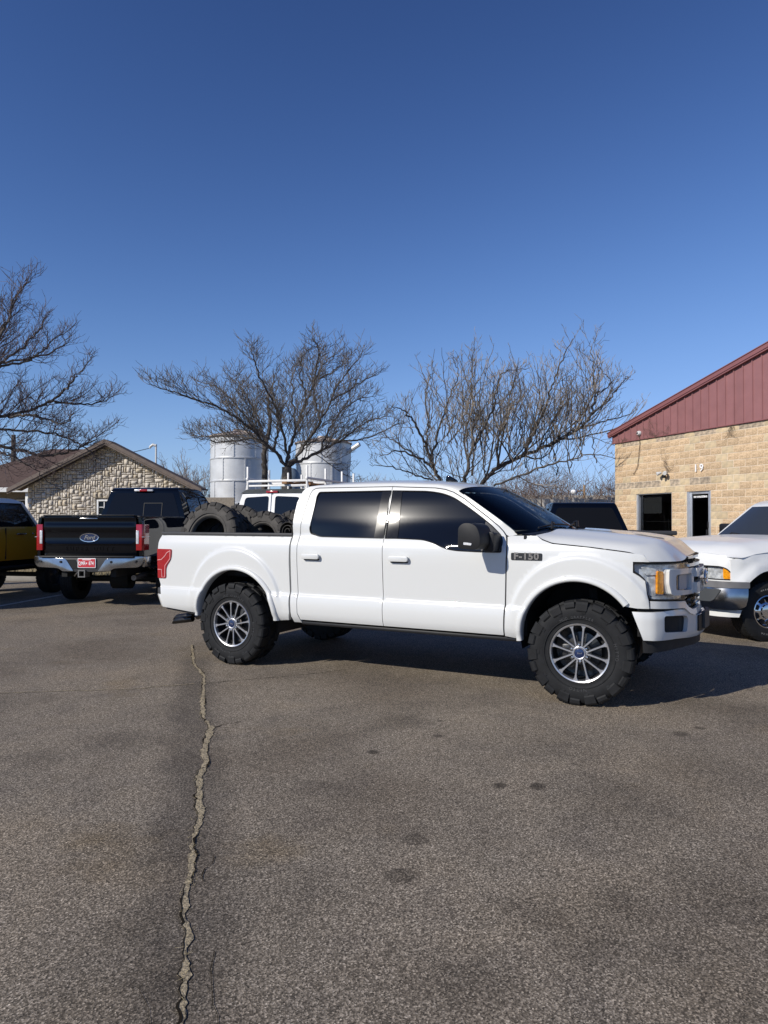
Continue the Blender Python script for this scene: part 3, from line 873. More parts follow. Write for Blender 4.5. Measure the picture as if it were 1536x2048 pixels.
both('window_pillar_trim', [(1.824, 1.837), (1.827, 1.373), (1.957, 1.373), (1.925, 1.835)], M['trim_gloss'], fm=sidex(.0015), parent=fdoors, step=.06, depth=.012)
both('mirror_sail', rnd([(2.803, 1.542), (2.815, 1.267), (3.0, 1.267), (3.001, 1.372), (2.971, 1.412)], [.02, .01, .02, .05, .03]), M['rail_cap'], fm=sidex(.000), parent=fdoors, step=.06, depth=.012)
# seals round the glass
def seal(poly, par, w=.012):
    p = [Vector(side(*q)) for q in poly]
    for fl in (0, 1):
        mb = MB()
        pts = [Vector((q.x, 2 * VC - q.y, q.z)) if fl else q for q in p]
        mb.add(*tube([q + Vector((0, -.001 if fl else .001, 0)) for q in pts], w / 2, 5, closed=True))
        mb.build('window_seal', M['black_trim'], par[fl])
seal(rw_hole, rdoors); seal(fw_hole, fdoors)
# handles: recess cup, strap, keyhole
for par, u0, u1, kh in ((rdoors, .893, 1.121, 0), (fdoors, 1.883, 2.111, 1)):
    for fl in (0, 1):
        sg = -1 if not fl else 1
        def hv(p, o): 
            v = sv(p[0], p[1]) + o
            return (p[0], v if not fl else 2 * VC - v, p[1])
        mb = MB()
        cup = rnd([(u0, 1.128), (u1, 1.128), (u1, 1.224), (u0, 1.224)], .035)
        panel(mb, cup, lambda a, b: hv((a, b), -.0015), step=.05, inward=(0, -.004 * sg, 0), flip=bool(fl))
        cupo = mb.build('handle_cup', M['white'], par[fl])
        mb = MB()
        rec = rnd([(u0 + .022, 1.140), (u1 - .018, 1.140), (u1 - .018, 1.172), (u0 + .022, 1.172)], .018)
        panel(mb, rec, lambda a, b: hv((a, b), -.003), step=.05, inward=(0, -.001 * sg, 0), flip=bool(fl))
        mb.build('handle_shadow_gap', M['rail_cap'], par[fl])
        mb = MB()
        vs, fs = extr(rnd([(u0 + .014, 1.156), (u1 - .010, 1.156), (u1 - .008, 1.205), (u0 + .016, 1.208)], .02), 0, .03, 'y', .008, 2)
        b0 = sv(u0, 1.18) - .042
        mb.add([(x, (b0 + y) if not fl else 2 * VC - (b0 + y), z) for x, y, z in vs], fs, flip=bool(fl))
        mb.build('handle', M['white'], par[fl])
# --- cab frame round the doors
frame_out = [(.775, .50), (.762, .56), (.752, .78), (.750, 1.37), (.746, 1.60), (.752, 1.735), (.787, 1.846), (.815, 1.885), (.86, 1.900), (.94, 1.906), (1.8, 1.905), (2.28, 1.884), (2.42, 1.858), (2.513, 1.825),
             (2.66, 1.733), (2.82, 1.628), (2.98, 1.523), (3.135, 1.420), (3.055, 1.405), (3.030, 1.416), (2.994, 1.452), (2.935, 1.499), (2.824, 1.580), (2.713, 1.657), (2.583, 1.749), (2.461, 1.817), (2.372, 1.846), (2.268, 1.862), (1.812, 1.884),
             (.98, 1.887), (.933, 1.882), (.902, 1.863), (.884, 1.823), (.868, 1.72), (.841, 1.50), (.825, 1.29), (.824, 1.10), (.832, .80), (.836, .60), (.862, .525), (.87, .50)]
both('cab_side', frame_out, M['white'], step=.035, depth=.03)
# --- front fender
arcF = arc(3.66, .56, .478, 187, 36.5, 30)
fender = [(3.031, .525), (3.041, .80), (3.057, 1.27), (3.053, 1.34), (3.040, 1.402), (3.085, 1.412), (3.305, 1.412), (3.36, 1.375), (3.45, 1.345), (3.75, 1.320), (4.0, 1.292), (4.19, 1.268), (4.238, 1.207), (4.113, 1.207), (4.112, 1.122),
          (4.16, 1.092), (4.203, 1.055), (4.215, .95), (4.229, .893), (4.234, .83), (4.139, .831)] + [p for p in arcF[::-1]] + [(3.176, .506)]
def rings(cu, cz, rr):
    return [p for q in (.030, .018, .007, -.004, -.022) for p in arc(cu, cz, rr + q, 12, 168, 84)]
both('front_fender', inset(fender, .002), M['white'], step=.032, depth=.03, extra=rings(3.685, .63, .60))
# black washer-like vent mark and the badge
mb = MB(); mb.add(*extr(rnd([(-.012, -.03), (.012, -.03), (.012, .03), (-.012, .03)], .011), -.006, .006, 'y', .003, 1), M=Matrix.Translation((3.205, sv(3.205, 1.385) + .004, 1.385)))
mb.build('fender_vent', M['black_trim'], hero)
badge = empty('badge', (3.232, sv(3.23, 1.226) - .004, 1.226), parent=hero)
mb = MB(); mb.add(*extr(rnd([(-.138, -.028), (.138, -.028), (.138, .036), (-.138, .036)], .012), -.002, .008, 'y', .002, 1)); mb.build('badge_plate', M['badge_black'], badge)
mb = MB(); mb.add(*text('F-150', .088, .004, 0, 1.12, 3, .0035), M=frame((0, -.004, .006), (1, 0, 0), (0, 0, 1)) @ Matrix.Scale(.92, 4, (0, 1, 0))); mb.build('badge_lettering', M['chrome'], badge)
# --- bed
arcR = arc(.03, .50, .518, 180, 0, 34)
bed = [(-1.000, .560), (-1.040, .70), (-1.062, .78), (-1.106, .885), (-1.116, 1.0), (-1.110, 1.22), (-1.100, 1.33), (-1.086, 1.372), (-1.062, 1.392), (.742, 1.394), (.733, 1.36), (.726, 1.10), (.732, .80), (.738, .60), (.715, .518), (.552, .500)] + arcR[::-1] + [(-.50, .512), (-.575, .521)]
bed = bed[::-1]
both('bed_side', bed, M['white'], step=.034, depth=.05, extra=rings(0.0, .63, .60))
for fl in (0, 1):
    f = (lambda y: 2 * VC - y) if fl else (lambda y: y)
    mb = MB()
    ys = sorted((f(.068), f(.20)))
    mb.add(*box(-1.075, .745, ys[0], ys[1], 1.380, 1.413, .008)); mb.build('bed_rail_cap', M['rail_cap'], hero)
mb = MB()
mb.add(*box(-1.05, .735, .20, .215, .93, 1.39)); mb.add(*box(-1.05, .735, 1.865, 1.88, .93, 1.39)); mb.add(*box(.72, .738, .10, 1.98, .93, 1.385)); mb.add(*box(-1.05, .72, .20, 1.88, .93, .95))
for k in range(9): mb.add(*box(-1.03, .70, .30 + k * .17, .36 + k * .17, .949, .958))
mb.build('bed_liner', M['liner'], hero)
mb = MB(); mb.add(*box(-1.105, -1.055, .13, 1.95, .80, 1.395, .015)); tg = mb.build('tailgate', M['white'], hero)
mb = MB(); mb.add(*box(-1.115, -1.04, .135, 1.945, 1.396, 1.412, .006)); mb.build('tailgate_cap', M['rail_cap'], tg)
mb = MB(); mb.add(*box(-1.125, -1.103, .92, 1.16, 1.16, 1.24, .01)); mb.build('tailgate_handle', M['black_trim'], tg)
# --- tail lights with the pale C of the light bar
tl = rnd([(-1.113, 1.221), (-1.113, .885), (-.978, .887), (-.976, 1.02), (-.890, 1.108), (-.881, 1.221)], [.01, .01, .03, .06, .05, .02])
tls = both('tail_light', tl, M['red_lens'], fm=sidex(-.009), step=.03, depth=.04)
Cbar = rnd([(-1.104, 1.116), (-1.025, 1.130), (-.975, 1.175), (-.975, 1.208), (-.900, 1.208), (-.906, 1.122), (-.992, 1.030), (-.992, .902), (-1.104, .900), (-1.104, .925), (-1.022, .930), (-1.022, .990), (-1.104, .985), (-1.104, 1.012), (-1.020, 1.018), (-1.005, 1.06), (-1.020, 1.092), (-1.104, 1.09)], .006, 2)
thin = [(-1.104, 1.098), (-1.024, 1.110), (-.962, 1.168), (-.952, 1.205), (-.928, 1.205), (-.938, 1.155), (-1.012, 1.082), (-1.022, 1.055)]
def bar(pts, w):
    P = [Vector(p) for p in pts]; a, b = [], []
    for i, p in enumerate(P):
        d = (P[min(i + 1, len(P) - 1)] - P[max(0, i - 1)]).normalized(); s = Vector((-d.y, d.x))
        a.append(tuple(p + s * w / 2)); b.append(tuple(p - s * w / 2))
    return a + b[::-1]
for pts in ([(-1.106, 1.092), (-1.040, 1.100), (-.985, 1.140), (-.950, 1.180), (-.900, 1.203)], [(-.900, 1.206), (-.904, 1.112), (-.985, 1.030), (-.995, .90), (-1.04, .898), (-1.043, .985), (-1.106, .985)]):
    both('light_bar', bar(pts, .008), M['red_pale'], fm=sidex(-.0125), parent=tls, step=.03, depth=.004)
# --- rear bumper
mb = MB()
outl = [(-1.020, .20), (-1.005, .045), (-1.085, .04), (-1.155, .085), (-1.185, .20), (-1.20, .6), (-1.205, 1.04), (-1.20, 1.48), (-1.185, 1.88), (-1.155, 1.995), (-1.085, 2.04), (-1.005, 2.035), (-1.02, 1.88)]
vs, fs = extr(outl, .555, .702, 'z', .012, 2, fn=lambda x, y, z: (x + (.70 - z) * .45 * (1 if x < -1.03 else .28), y, z))
mb.add(vs, fs); rb = mb.build('rear_bumper', M['white'], hero)
mb = MB(); mb.add(*extr(inset(outl, .004), .703, .772, 'z', .010, 2)); mb.build('step_pad', M['rail_cap'], rb)
# --- exhaust with twin tips
for i, (x, y, z) in enumerate(((-1.135, .35, .352), (-1.235, .47, .372))):
    mb = MB()
    prof = [(.028, 0), (.035, .0), (.037, .02), (.036, .30), (.030, .31)]
    vs, fs = fix(*lathe(prof + [(.030, .29), (.030, .01)], 20, 'x', closed=True))
    vs = [(p[0] + .05 * (p[2] / .044) * (1 if p[0] < .1 else 0), p[1], p[2]) for p in vs]
    mb.add(vs, fs, M=Matrix.Translation((x, y, z)) @ Matrix.Rotation(R(-9), 4, 'Y') @ Matrix.Rotation(R(-5), 4, 'Z'))
    mb.build('exhaust_tip', M['copper'], hero)
mb = MB(); mb.add(*tube([(-.86, .42, .42), (-.6, .46, .50), (-.1, .52, .56), (.6, .55, .55), (2.2, .6, .5)], .045, 10)); mb.build('exhaust_pipe', M['steel'], hero)
# --- roof skin, rear wall, windscreen, cowl
def roofz(u, t):          # t 0..1 across, half width symmetrical
    e = 1 - (2 * t - 1) ** 2
    zc = float(np.interp(u, [.80, .86, .94, 1.2, 1.5, 2.0, 2.3, 2.513, 2.64], [1.895, 1.925, 1.945, 1.974, 1.985, 1.967, 1.943, 1.908, 1.884]))
    ze = float(np.interp(u, [.80, .86, .94, 1.8, 2.28, 2.42, 2.513, 2.64], [1.882, 1.900, 1.906, 1.905, 1.884, 1.858, 1.826, 1.74]))
    return ze + (zc - ze) * (e ** .62)
def roof(a, b):
    uf = 2.513 + .127 * (1 - (2 * b - 1) ** 2) ** .7
    ur = .815 - .02 * (1 - (2 * b - 1) ** 2)
    u = ur + (uf - ur) * a
    ue = .815 + (2.513 - .815) * a
    ze = float(np.interp(ue, [.80, .86, .94, 1.8, 2.28, 2.42, 2.513], [1.884, 1.900, 1.906, 1.905, 1.884, 1.858, 1.825]))
    v0 = sv(ue, ze)
    v = v0 + (2 * VC - 2 * v0) * b
    e = (1 - (2 * b - 1) ** 2)
    zc = float(np.interp(u, [.795, .86, .94, 1.2, 1.5, 2.0, 2.3, 2.513, 2.64], [1.885, 1.92, 1.942, 1.970, 1.981, 1.967, 1.943, 1.912, 1.884]))
    return (u, v, ze + (zc - ze) * e ** .55)
mb = MB()
bs = [0, .004, .012, .025, .045, .07, .10, .14, .2, .28, .38, .5]
bs = bs + [1 - x for x in bs[-2::-1]]
vs = [roof(i / 40, b) for i in range(41) for b in bs]; nb = len(bs)
mb.add(vs, [(i * nb + j, (i + 1) * nb + j, (i + 1) * nb + j + 1, i * nb + j + 1) for i in range(40) for j in range(nb - 1)])
mb.build('roof', M['white'], hero, 60)
mb = MB()
def rearwall(a, b):
    z = .95 + (1.884 - .95) * b
    u = float(np.interp(z, [.95, 1.37, 1.60, 1.735, 1.846, 1.884], [.752, .752, .748, .754, .789, .812])); v0 = sv(u, z)
    return (u - .012 * (1 - (2 * a - 1) ** 2), v0 + (2 * VC - 2 * v0) * a, z)
surf(mb, 20, 20, rearwall); cabr = mb.build('cab_rear_wall', M['white'], hero, 60)
mb = MB(); surf(mb, 14, 8, lambda a, b: (lambda p: (p[0] - .006, p[1], p[2]))(rearwall(.13 + .74 * a, .50 + .40 * b))); mb.build('rear_window', M['glass_clean'], cabr, 60)
def wsf(a, b, o=0.0):
    e = 1 - (2 * a - 1) ** 2
    v0, v1 = .105 + .004, .252 + .01
    pb = Vector((3.135 + .275 * e ** .75, v0 + (2 * VC - 2 * v0) * a, 1.424 + .036 * e ** .8))
    pt = Vector((2.515 + .127 * e ** .7, v1 + (2 * VC - 2 * v1) * a, 1.828 + .056 * e ** .55))
    p = pb.lerp(pt, b)
    n = Vector((.52, 0, .85))
    return tuple(p + n * (.018 * 4 * b * (1 - b) * (.6 + .4 * e) + o))
mb = MB(); surf(mb, 28, 14, wsf, flip=True); mb.build('windshield', M['windshield'], hero, 180)
mb = MB(); surf(mb, 28, 2, lambda a, b: wsf(a, .93 + .07 * b, -.006), flip=True); surf(mb, 28, 2, lambda a, b: wsf(a, .06 * b, -.006), flip=True); mb.build('windshield_band', M['black_trim'], hero, 180)
# --- hood
def top_z(u): return float(np.interp(u, [3.30, 3.42, 3.57, 3.83, 4.06, 4.20, 4.29, 4.36, 4.42, 4.47], [1.470, 1.470, 1.462, 1.441, 1.421, 1.400, 1.382, 1.362, 1.338, 1.31]))
def edge_z(u): return float(np.interp(u, [3.10, 3.30, 3.36, 3.45, 3.75, 4.0, 4.19, 4.24], [1.418, 1.416, 1.382, 1.352, 1.327, 1.299, 1.275, 1.21]))
def hood(a, b):
    t = abs(2 * b - 1); e = 1 - t           # 0 at the edge, 1 at the middle
    uf = float(np.interp(e, [0, .10, .22, .40, .46, 1.0], [4.236, 4.325, 4.405, 4.452, 4.470, 4.492]))
    zf = float(np.interp(e, [0, .10, .22, .36, .43, .50, 1.0], [1.212, 1.210, 1.208, 1.206, 1.214, 1.240, 1.246]))
    ur = 3.295 + .165 * (1 - t ** 2) ** .8
    u = ur + (uf - ur) * a
    v0 = sv(min(u, 4.2), max(1.30, edge_z(u))) + .002
    v = v0 + (2 * VC - 2 * v0) * b
    ze, zt = edge_z(min(u, 4.19)), top_z(min(u, 4.47))
    prof = float(np.interp(e, [0, .05, .12, .20, .28, .36, .46, .60, 1.0], [0, .30, .52, .66, .82, .98, 1.0, .93, .90]))
    z = ze + (zt - ze) * prof
    q = max(0.0, (a - .80) / .20)
    z = z + (zf - z) * (q ** 2.3)
    return (u, v, z)
mb = MB()
bs = [0, .008, .02, .035, .05, .07, .09, .11, .13, .15, .17, .19, .205, .22, .235, .26, .3, .35, .42, .5]; bs = bs + [1 - x for x in bs[-2::-1]]; nb = len(bs)
As = [i / 26 * .78 for i in range(27)] + [.78 + .22 * i / 16 for i in range(1, 17)]
vs = [hood(a, b) for a in As for b in bs]
mb.add(vs, [(i * nb + j, (i + 1) * nb + j, (i + 1) * nb + j + 1, i * nb + j + 1) for i in range(len(As) - 1) for j in range(nb - 1)])
# turned-down front lip
lip = [hood(1, b) for b in bs]
mb.add(lip + [(p[0] - .05, p[1], p[2] - .012) for p in lip], [(j, nb + j, nb + j + 1, j + 1) for j in range(nb - 1)])
mb.build('hood', M['white'], hero, 50)
mb = MB()
def cowl(a, b):
    e = 1 - (2 * a - 1) ** 2
    p0 = Vector(wsf(a, 0)); p1 = Vector((3.295 + .165 * e ** .8, p0.y, 1.408 + .052 * e ** .6))
    return tuple(p0.lerp(p1, b) + Vector((-.02 * (1 - b), 0, -.004 + .012 * math.sin(b * 3.14))))
surf(mb, 24, 5, cowl); mb.build('cowl', M['black_trim'], hero, 60)
for a0, a1 in ((.12, .44), (.50, .86)):
    mb = MB()
    P = [Vector(wsf(a0 + (a1 - a0) * t / 8, .05 + .03 * math.sin(t / 8 * 3), .018)) for t in range(9)]
    mb.add(*tube(P, .008, 6)); mb.add(*tube([Vector(cowl(a0 + .05, .6)) + Vector((0, 0, .01)), P[2] + Vector((.05, 0, .03)), P[4] + Vector((0, 0, .012))], [.014, .012, .008], 6))
    mb.build('wiper', M['black_trim'], hero)
mb = MB(); vs, fs = extr([(-.09, 0), (.05, 0), (.035, .022), (-.06, .075), (-.085, .06)], -.016, .016, 'y', .008, 2); mb.add(vs, fs, M=Matrix.Translation((2.15, 1.04, 1.955))); mb.build('roof_antenna', M['black_paint'], hero)
# --- interior seen through the windscreen
mb = MB(); mb.add(*box(2.55, 3.34, .22, 1.86, 1.22, 1.40, .05)); mb.add(*extr(arc(2.62, 1.40, .11, 180, 0, 10), 1.32, 1.68, 'y')); mb.build('dashboard', M['black_trim'], hero)
for y in (.62, 1.46):
    st = MB(); st.add(*box(1.70, 2.25, y - .27, y + .27, .95, 1.10, .06)); st.add(*box(1.62, 1.80, y - .27, y + .27, 1.05, 1.62, .07, fn=lambda x, y_, z: (x - (z - 1.05) * .25, y_, z))); st.add(*box(1.46, 1.58, y - .13, y + .13, 1.64, 1.80, .05))
    st.build('seat', M['fabric'], hero)
ring = [(2.47 + .05 * math.sin(R(t)), 1.47 + .19 * math.cos(R(t)), 1.30 + .18 * math.sin(R(t))) for t in range(0, 360, 15)]
mb = MB(); mb.add(*tube(ring, .016, 6, closed=True)); mb.add(*tube([ring[0], ring[12]], .02, 6)); mb.build('steering_wheel', M['black_trim'], hero)
mb = MB(); mb.add(*box(2.92, 3.02, .62, .95, 1.402, 1.45, .01)); mb.build('dash_papers', M['paper'], hero)
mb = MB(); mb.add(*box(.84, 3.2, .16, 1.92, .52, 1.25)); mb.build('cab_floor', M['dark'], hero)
# --- front corner curves
class Curve2:
    def __init__(s, P):
        P = np.array(P, float)
        d = np.r_[0, np.cumsum(np.hypot(*np.diff(P, axis=0).T))]
        t = np.linspace(0, d[-1], 400)
        u, v = np.interp(t, d, P[:, 0]), np.interp(t, d, P[:, 1])
        k = np.exp(-.5 * np.linspace(-2, 2, 17) ** 2); k /= k.sum()
        def sm(x, odd):
            tail = x[-2:-10:-1]
            return np.convolve(np.r_[2 * x[0] - x[8:0:-1], x, 2 * x[-1] - tail if odd else tail], k, mode='valid')
        s.t, s.u, s.v, s.L = t, sm(u, False), sm(v, True), d[-1]
    def at(s, q, o=0.0):
        m = q > s.L
        if m: q = 2 * s.L - q
        e = .01
        u, v = np.interp(q, s.t, s.u), np.interp(q, s.t, s.v)
        u0, v0, u1, v1 = np.interp(q - e, s.t, s.u), np.interp(q - e, s.t, s.v), np.interp(q + e, s.t, s.u), np.interp(q + e, s.t, s.v)
        d = Vector((u1 - u0, v1 - v0))
        d = d.normalized() if d.length > 1e-6 else Vector((0, 1))
        n = Vector((d.y, -d.x))
        u, v = u + n.x * o, v + n.y * o
        return (u, 2 * VC - v if m else v, n.x, -n.y if m else n.y)
PC = Curve2([(3.80, .040), (4.10, .045), (4.20, .065), (4.29, .125), (4.36, .22), (4.42, .36), (4.46, .5), (4.505, .75), (4.52, 1.04)])
BC = Curve2([(4.00, .035), (4.18, .04), (4.27, .075), (4.33, .16), (4.39, .3), (4.48, .55), (4.56, .8), (4.59, 1.04)])
def cmap(C, o=0.0, bulge=None):
    def f(s, z):
        u, v, nx, ny = C.at(s, o + (bulge(z) if bulge else 0))
        return (u, v, z)
    return f
def cin(C, d): return lambda p: Vector((-C.at(p.x)[2] * d, -C.at(p.x)[3] * d, 0))
def cpan(name, poly, C, mt, o=0.0, d=.03, holes=(), parent=None, both_sides=True, step=.04, bulge=None, smooth=40):
    out = []
    for fl in ((0, 1) if both_sides else (0,)):
        L2 = 2 * C.L
        mm = (lambda pl: [(L2 - a, b) for a, b in pl][::-1]) if fl else (lambda pl: pl)
        mb = MB(); panel(mb, mm(poly), cmap(C, o, bulge), [mm(h) for h in holes], step, cin(C, d))
        par = parent[fl] if isinstance(parent, list) else (parent or hero)
        out.append(mb.build(name, mt, par, smooth))
    return out
HL = rnd([(.311, 1.197), (.315, 1.124), (.36, 1.100), (.400, 1.060), (.418, .95), (.442, .899), (.94, .872), (1.06, .90), (1.06, 1.19), (.888, 1.193), (.452, 1.200)][::-1], [.02, .02, .02, .02, .02, .03, .02, .04, .04, .02, .015])
hls = cpan('headlight', HL, PC, M['lamp_dark'], -.055, .0, step=.05)
cpan('headlight_bezel', HL, PC, M['black_trim'], -.006, .08, holes=[inset(HL, .010)], parent=hls, step=.05)
cpan('headlight_reflector', rnd([(.37, 1.165), (.43, 1.10), (.62, 1.10), (.88, 1.155), (.88, 1.178), (.45, 1.182)], .01), PC, M['reflector'], -.030, .03, parent=hls, step=.03)
cpan('headlight_reflector', rnd([(.445, 1.085), (.46, .93), (.52, .925), (.52, 1.09)], .02), PC, M['reflector'], -.035, .02, parent=hls, step=.03)
cpan('headlight_reflector', rnd([(.47, .905), (.93, .885), (.93, .92), (.62, .93), (.47, .925)], .01), PC, M['reflector'], -.032, .02, parent=hls, step=.03)
cpan('side_marker', rnd([(.522, .945), (.592, .94), (.592, 1.128), (.527, 1.135)], .02), PC, M['amber'], -.016, .04, parent=hls, step=.03)
cpan('headlight_lens', inset(HL, .006), PC, M['lens'], -.002, .002, parent=hls, step=.04)
# white C-shaped bracket beside the headlight
CB = rnd([(.608, 1.146), (.604, 1.03), (.63, .945), (.66, .930), (1.10, .918), (1.10, 1.140)][::-1], [.02, .02, .03, .02, .02, .02])
CH = rnd([(.700, 1.098), (.700, .972), (1.03, .955), (1.03, 1.098)][::-1], .025)
cbs = cpan('grille_bracket', CB, PC, M['white'], .030, .07, holes=[CH], step=.04)
cpan('bracket_recess', inset(CH, -.01), PC, M['rail_cap'], -.005, .01, parent=cbs, step=.06)
cpan('bracket_inner', rnd([(.80, 1.09), (.80, .97), (.95, .965), (1.02, .99), (1.03, 1.09)][::-1], .01), PC, M['white_grey'] if 'white_grey' in M else M['white'], .004, .02, parent=cbs, step=.06)
# grille: black opening, bright bars
L2 = PC.L * 2
def span(z0, z1, a=.98): return [(a, z0), (L2 - a, z0), (L2 - a, z1), (a, z1)]
gr = cpan('grille', span(.80, 1.235, .93), PC, M['dark'], -.075, .0, both_sides=False, step=.06)[0]
for z0, z1, a, o, mt in ((1.218, 1.240, 1.0, .012, 'chrome'), (1.150, 1.178, 1.0, .020, 'chrome'), (1.062, 1.135, 1.10, .055, 'white'), (.925, 1.015, 1.10, .055, 'white'), (.862, .885, 1.02, .020, 'chrome'), (.812, .832, 1.06, .015, 'chrome')):
    cpan('grille_bar', span(z0, z1, a), PC, M[mt], o, .05, parent=gr, both_sides=False, step=.05)
for k in range(14):
    a = 1.05 + k * (L2 - 2.1) / 13
    u, v, nx, ny = PC.at(a, -.04)
    mb = MB(); mb.add(*box(-.004, .004, -.006, .006, .82, 1.22), M=Matrix.Translation((u, v, 0))); mb.build('grille_slat', M['black_trim'], gr)
u, v, _, _ = PC.at(PC.L, .075)
em = MB()
ov = [(0, .165 * math.cos(R(t)), .066 * math.sin(R(t))) for t in range(0, 360, 10)]
em.add(*tube(ov, .008, 6, closed=True)); em.add(*text('Ford', .10, .004, .35), M=frame((.006, 0, 0), (0, 1, 0), (0, 0, 1)))
e1 = em.build('emblem_ring', M['chrome'], gr, loc=(u, v, 1.04))
em = MB(); em.add(*extr([(a, b) for _, a, b in ov], -.01, .002, 'x')); em.build('emblem', M['blue_oval'], gr, loc=(u, v, 1.04))
# valance under the lamps, bumper
val = [(.446, .832), (.446, .892), (.93, .866), (1.02, .805), (1.10, .782), (L2 - 1.10, .782), (L2 - 1.02, .805), (L2 - .93, .866), (L2 - .446, .892), (L2 - .446, .832), (L2 - .70, .820), (L2 - .90, .808), (L2 - 1.0, .755), (L2 - 1.1, .735), (1.1, .735), (1.0, .755), (.90, .808), (.70, .820)]
cpan('valance', val, PC, M['white'], .004, .03, both_sides=False, step=.035, bulge=lambda z: .03 * max(0, (.83 - z) / .09))
cpan('bumper_gap', [(.345, .60), (L2 - .345, .60), (L2 - .345, .86), (.345, .86)], PC, M['dark'], -.035, 0, both_sides=False, step=.08)
B2 = BC.L * 2
bo = [(.190, .578), (.60, .562), (.89, .540), (1.303, .532), (B2 - .89, .540), (B2 - .60, .562), (B2 - .19, .578), (B2 - .102, .803), (B2 - .616, .803), (B2 - .78, .792), (B2 - .88, .748), (B2 - .98, .728), (1.303, .722), (.98, .728), (.88, .748), (.78, .792), (.616, .803), (.102, .803)]
fog = rnd([(.393, .634), (.783, .602), (.80, .68), (.80, .722), (.76, .742), (.393, .768)], [.03, .03, .03, .03, .03, .03])
fogm = [(B2 - a, b) for a, b in fog][::-1]
fb = cpan('front_bumper', bo, BC, M['white'], 0, .05, holes=[fog, fogm], both_sides=False, step=.034, bulge=lambda z: -.030 * max(0, (.60 - z) / .07) ** 2 - .012 * max(0, (z - .775) / .03) ** 2)[0]
cpan('fog_light_recess', inset(fog, -.01), BC, M['black_trim'], -.035, 0, parent=fb, step=.06)
cpan('plate_bracket', rnd([(1.00, .585), (B2 - 1.0, .585), (B2 - 1.0, .722), (1.0, .722)], .015), BC, M['black_trim'], .012, .03, parent=fb, both_sides=False, step=.06)
cpan('plate_holder', rnd([(1.10, .600), (B2 - 1.1, .600), (B2 - 1.1, .745), (1.1, .745)], .01), BC, M['rail_cap'], .032, .03, parent=fb, both_sides=False, step=.06)
cpan('air_dam', [(.20, .47), (B2 - .20, .45), (B2 - .19, .575), (.19, .575)], BC, M['liner'], -.045, .02, both_sides=False, step=.07)
# --- arch flares, wheel wells, sills, chassis
def flare(cu, cz, r, a0, a1, w=.054):
    for fl in (0, 1):
        mb = MB(); n = 48; vs = []
        for i in range(n + 1):
            A = R(a0 + (a1 - a0) * i / n)
            c, s = math.cos(A), math.sin(A)
            base = sv(cu + (r + w) * c, max(.52, cz + (r + w) * s))
            b0 = min(base, .045)
            for rr, vv in ((r + .004, .10), (r, b0 - .008), (r + .006, b0 - .024), (r + .018, b0 - .030), (r + w * .62, b0 - .026), (r + w * .86, b0 - .020), (r + w, b0 - .008), (r + w, b0 + .02)):
                vs.append((cu + rr * c, vv if not fl else 2 * VC - vv, cz + rr * s))
        m = 8
        fs = [(i * m + k, (i + 1) * m + k, (i + 1) * m + k + 1, i * m + k + 1) for i in range(n) for k in range(m - 1)]
        fs += [tuple(range(m)), tuple(range((n + 1) * m - 1, n * m - 1, -1))]
        v2, f2 = fix(vs, fs); mb.add(v2, f2); mb.build('arch_flare', M['white'], hero, 50)
flare(.03, .50, .510, 180.5, 0.5)
flare(3.66, .56, .470, 187, 36.5)
for cu, cz, r in ((.03, .50, .53), (3.66, .55, .50)):
    for fl in (0, 1):
        mb = MB(); A = arc(cu, cz, r, 195, -15, 26)
        vs = [(x, y, z) for x, z in A for y in ((.09, .80) if not fl else (2 * VC - .09, 2 * VC - .80))]
        fs = [(2 * i, 2 * i + 1, 2 * i + 3, 2 * i + 2) for i in range(len(A) - 1)]
        b = len(vs); yy = .80 if not fl else 2 * VC - .80
        vs += [(x, yy, z) for x, z in A]; fs.append(tuple(range(b, b + len(A))))
        mb.add(vs, fs); mb.build('wheel_well', M['liner'], hero)
for fl in (0, 1):
    y0, y1 = (.075, .20) if not fl else (2 * VC - .20, 2 * VC - .075)
    mb = MB(); mb.add(*box(.86, 3.14, y0, y1, .480, .516, .012)); mb.build('sill', M['black_trim'], hero)
    y0, y1 = (.075, .20) if not fl else (2 * VC - .20, 2 * VC - .075)
    mb = MB(); mb.add(*extr([(-1.0, .535), (-.58, .495), (-.52, .495), (-.52, .53), (-1.0, .57)], y0, y1, 'y')); mb.build('bed_under_trim', M['black_trim'], hero)
mb = MB(); mb.add(*box(-1.0, 4.2, .60, .72, .52, .66, .01)); mb.add(*box(-1.0, 4.2, 1.36, 1.48, .52, .66, .01))
mb.add(*tube([(0, .3, .43), (0, 1.8, .43)], .05, 10)); mb.add(*tube([(0, .9, .43), (0, 1.2, .43)], [.17, .17], 12)); mb.add(*tube([(3.687, .3, .43), (3.687, 1.8, .43)], .045, 10)); mb.add(*tube([(.2, 1.04, .48), (2.6, 1.04, .55)], .05, 10))
for y in (.45, 1.63): mb.add(*tube([(.18, y, .35), (.25, y, .75)], .035, 8)); mb.add(*tube([(3.75, y, .40), (3.72, y, .95)], .05, 8)); mb.add(*box(3.35, 3.9, y - .05, y + .05, .38, .45, .01))
mb.add(*box(1.0, 2.4, 1.2, 1.8, .50, .70, .05)); mb.add(*box(2.6, 3.3, .8, 1.3, .52, .8, .05)); mb.build('chassis', M['dark'], hero)
mb = MB(); mb.add(*box(.742, .765, .12, 1.96, .50, 1.38)); mb.build('cab_gap_shadow_panel', M['dark'], hero)
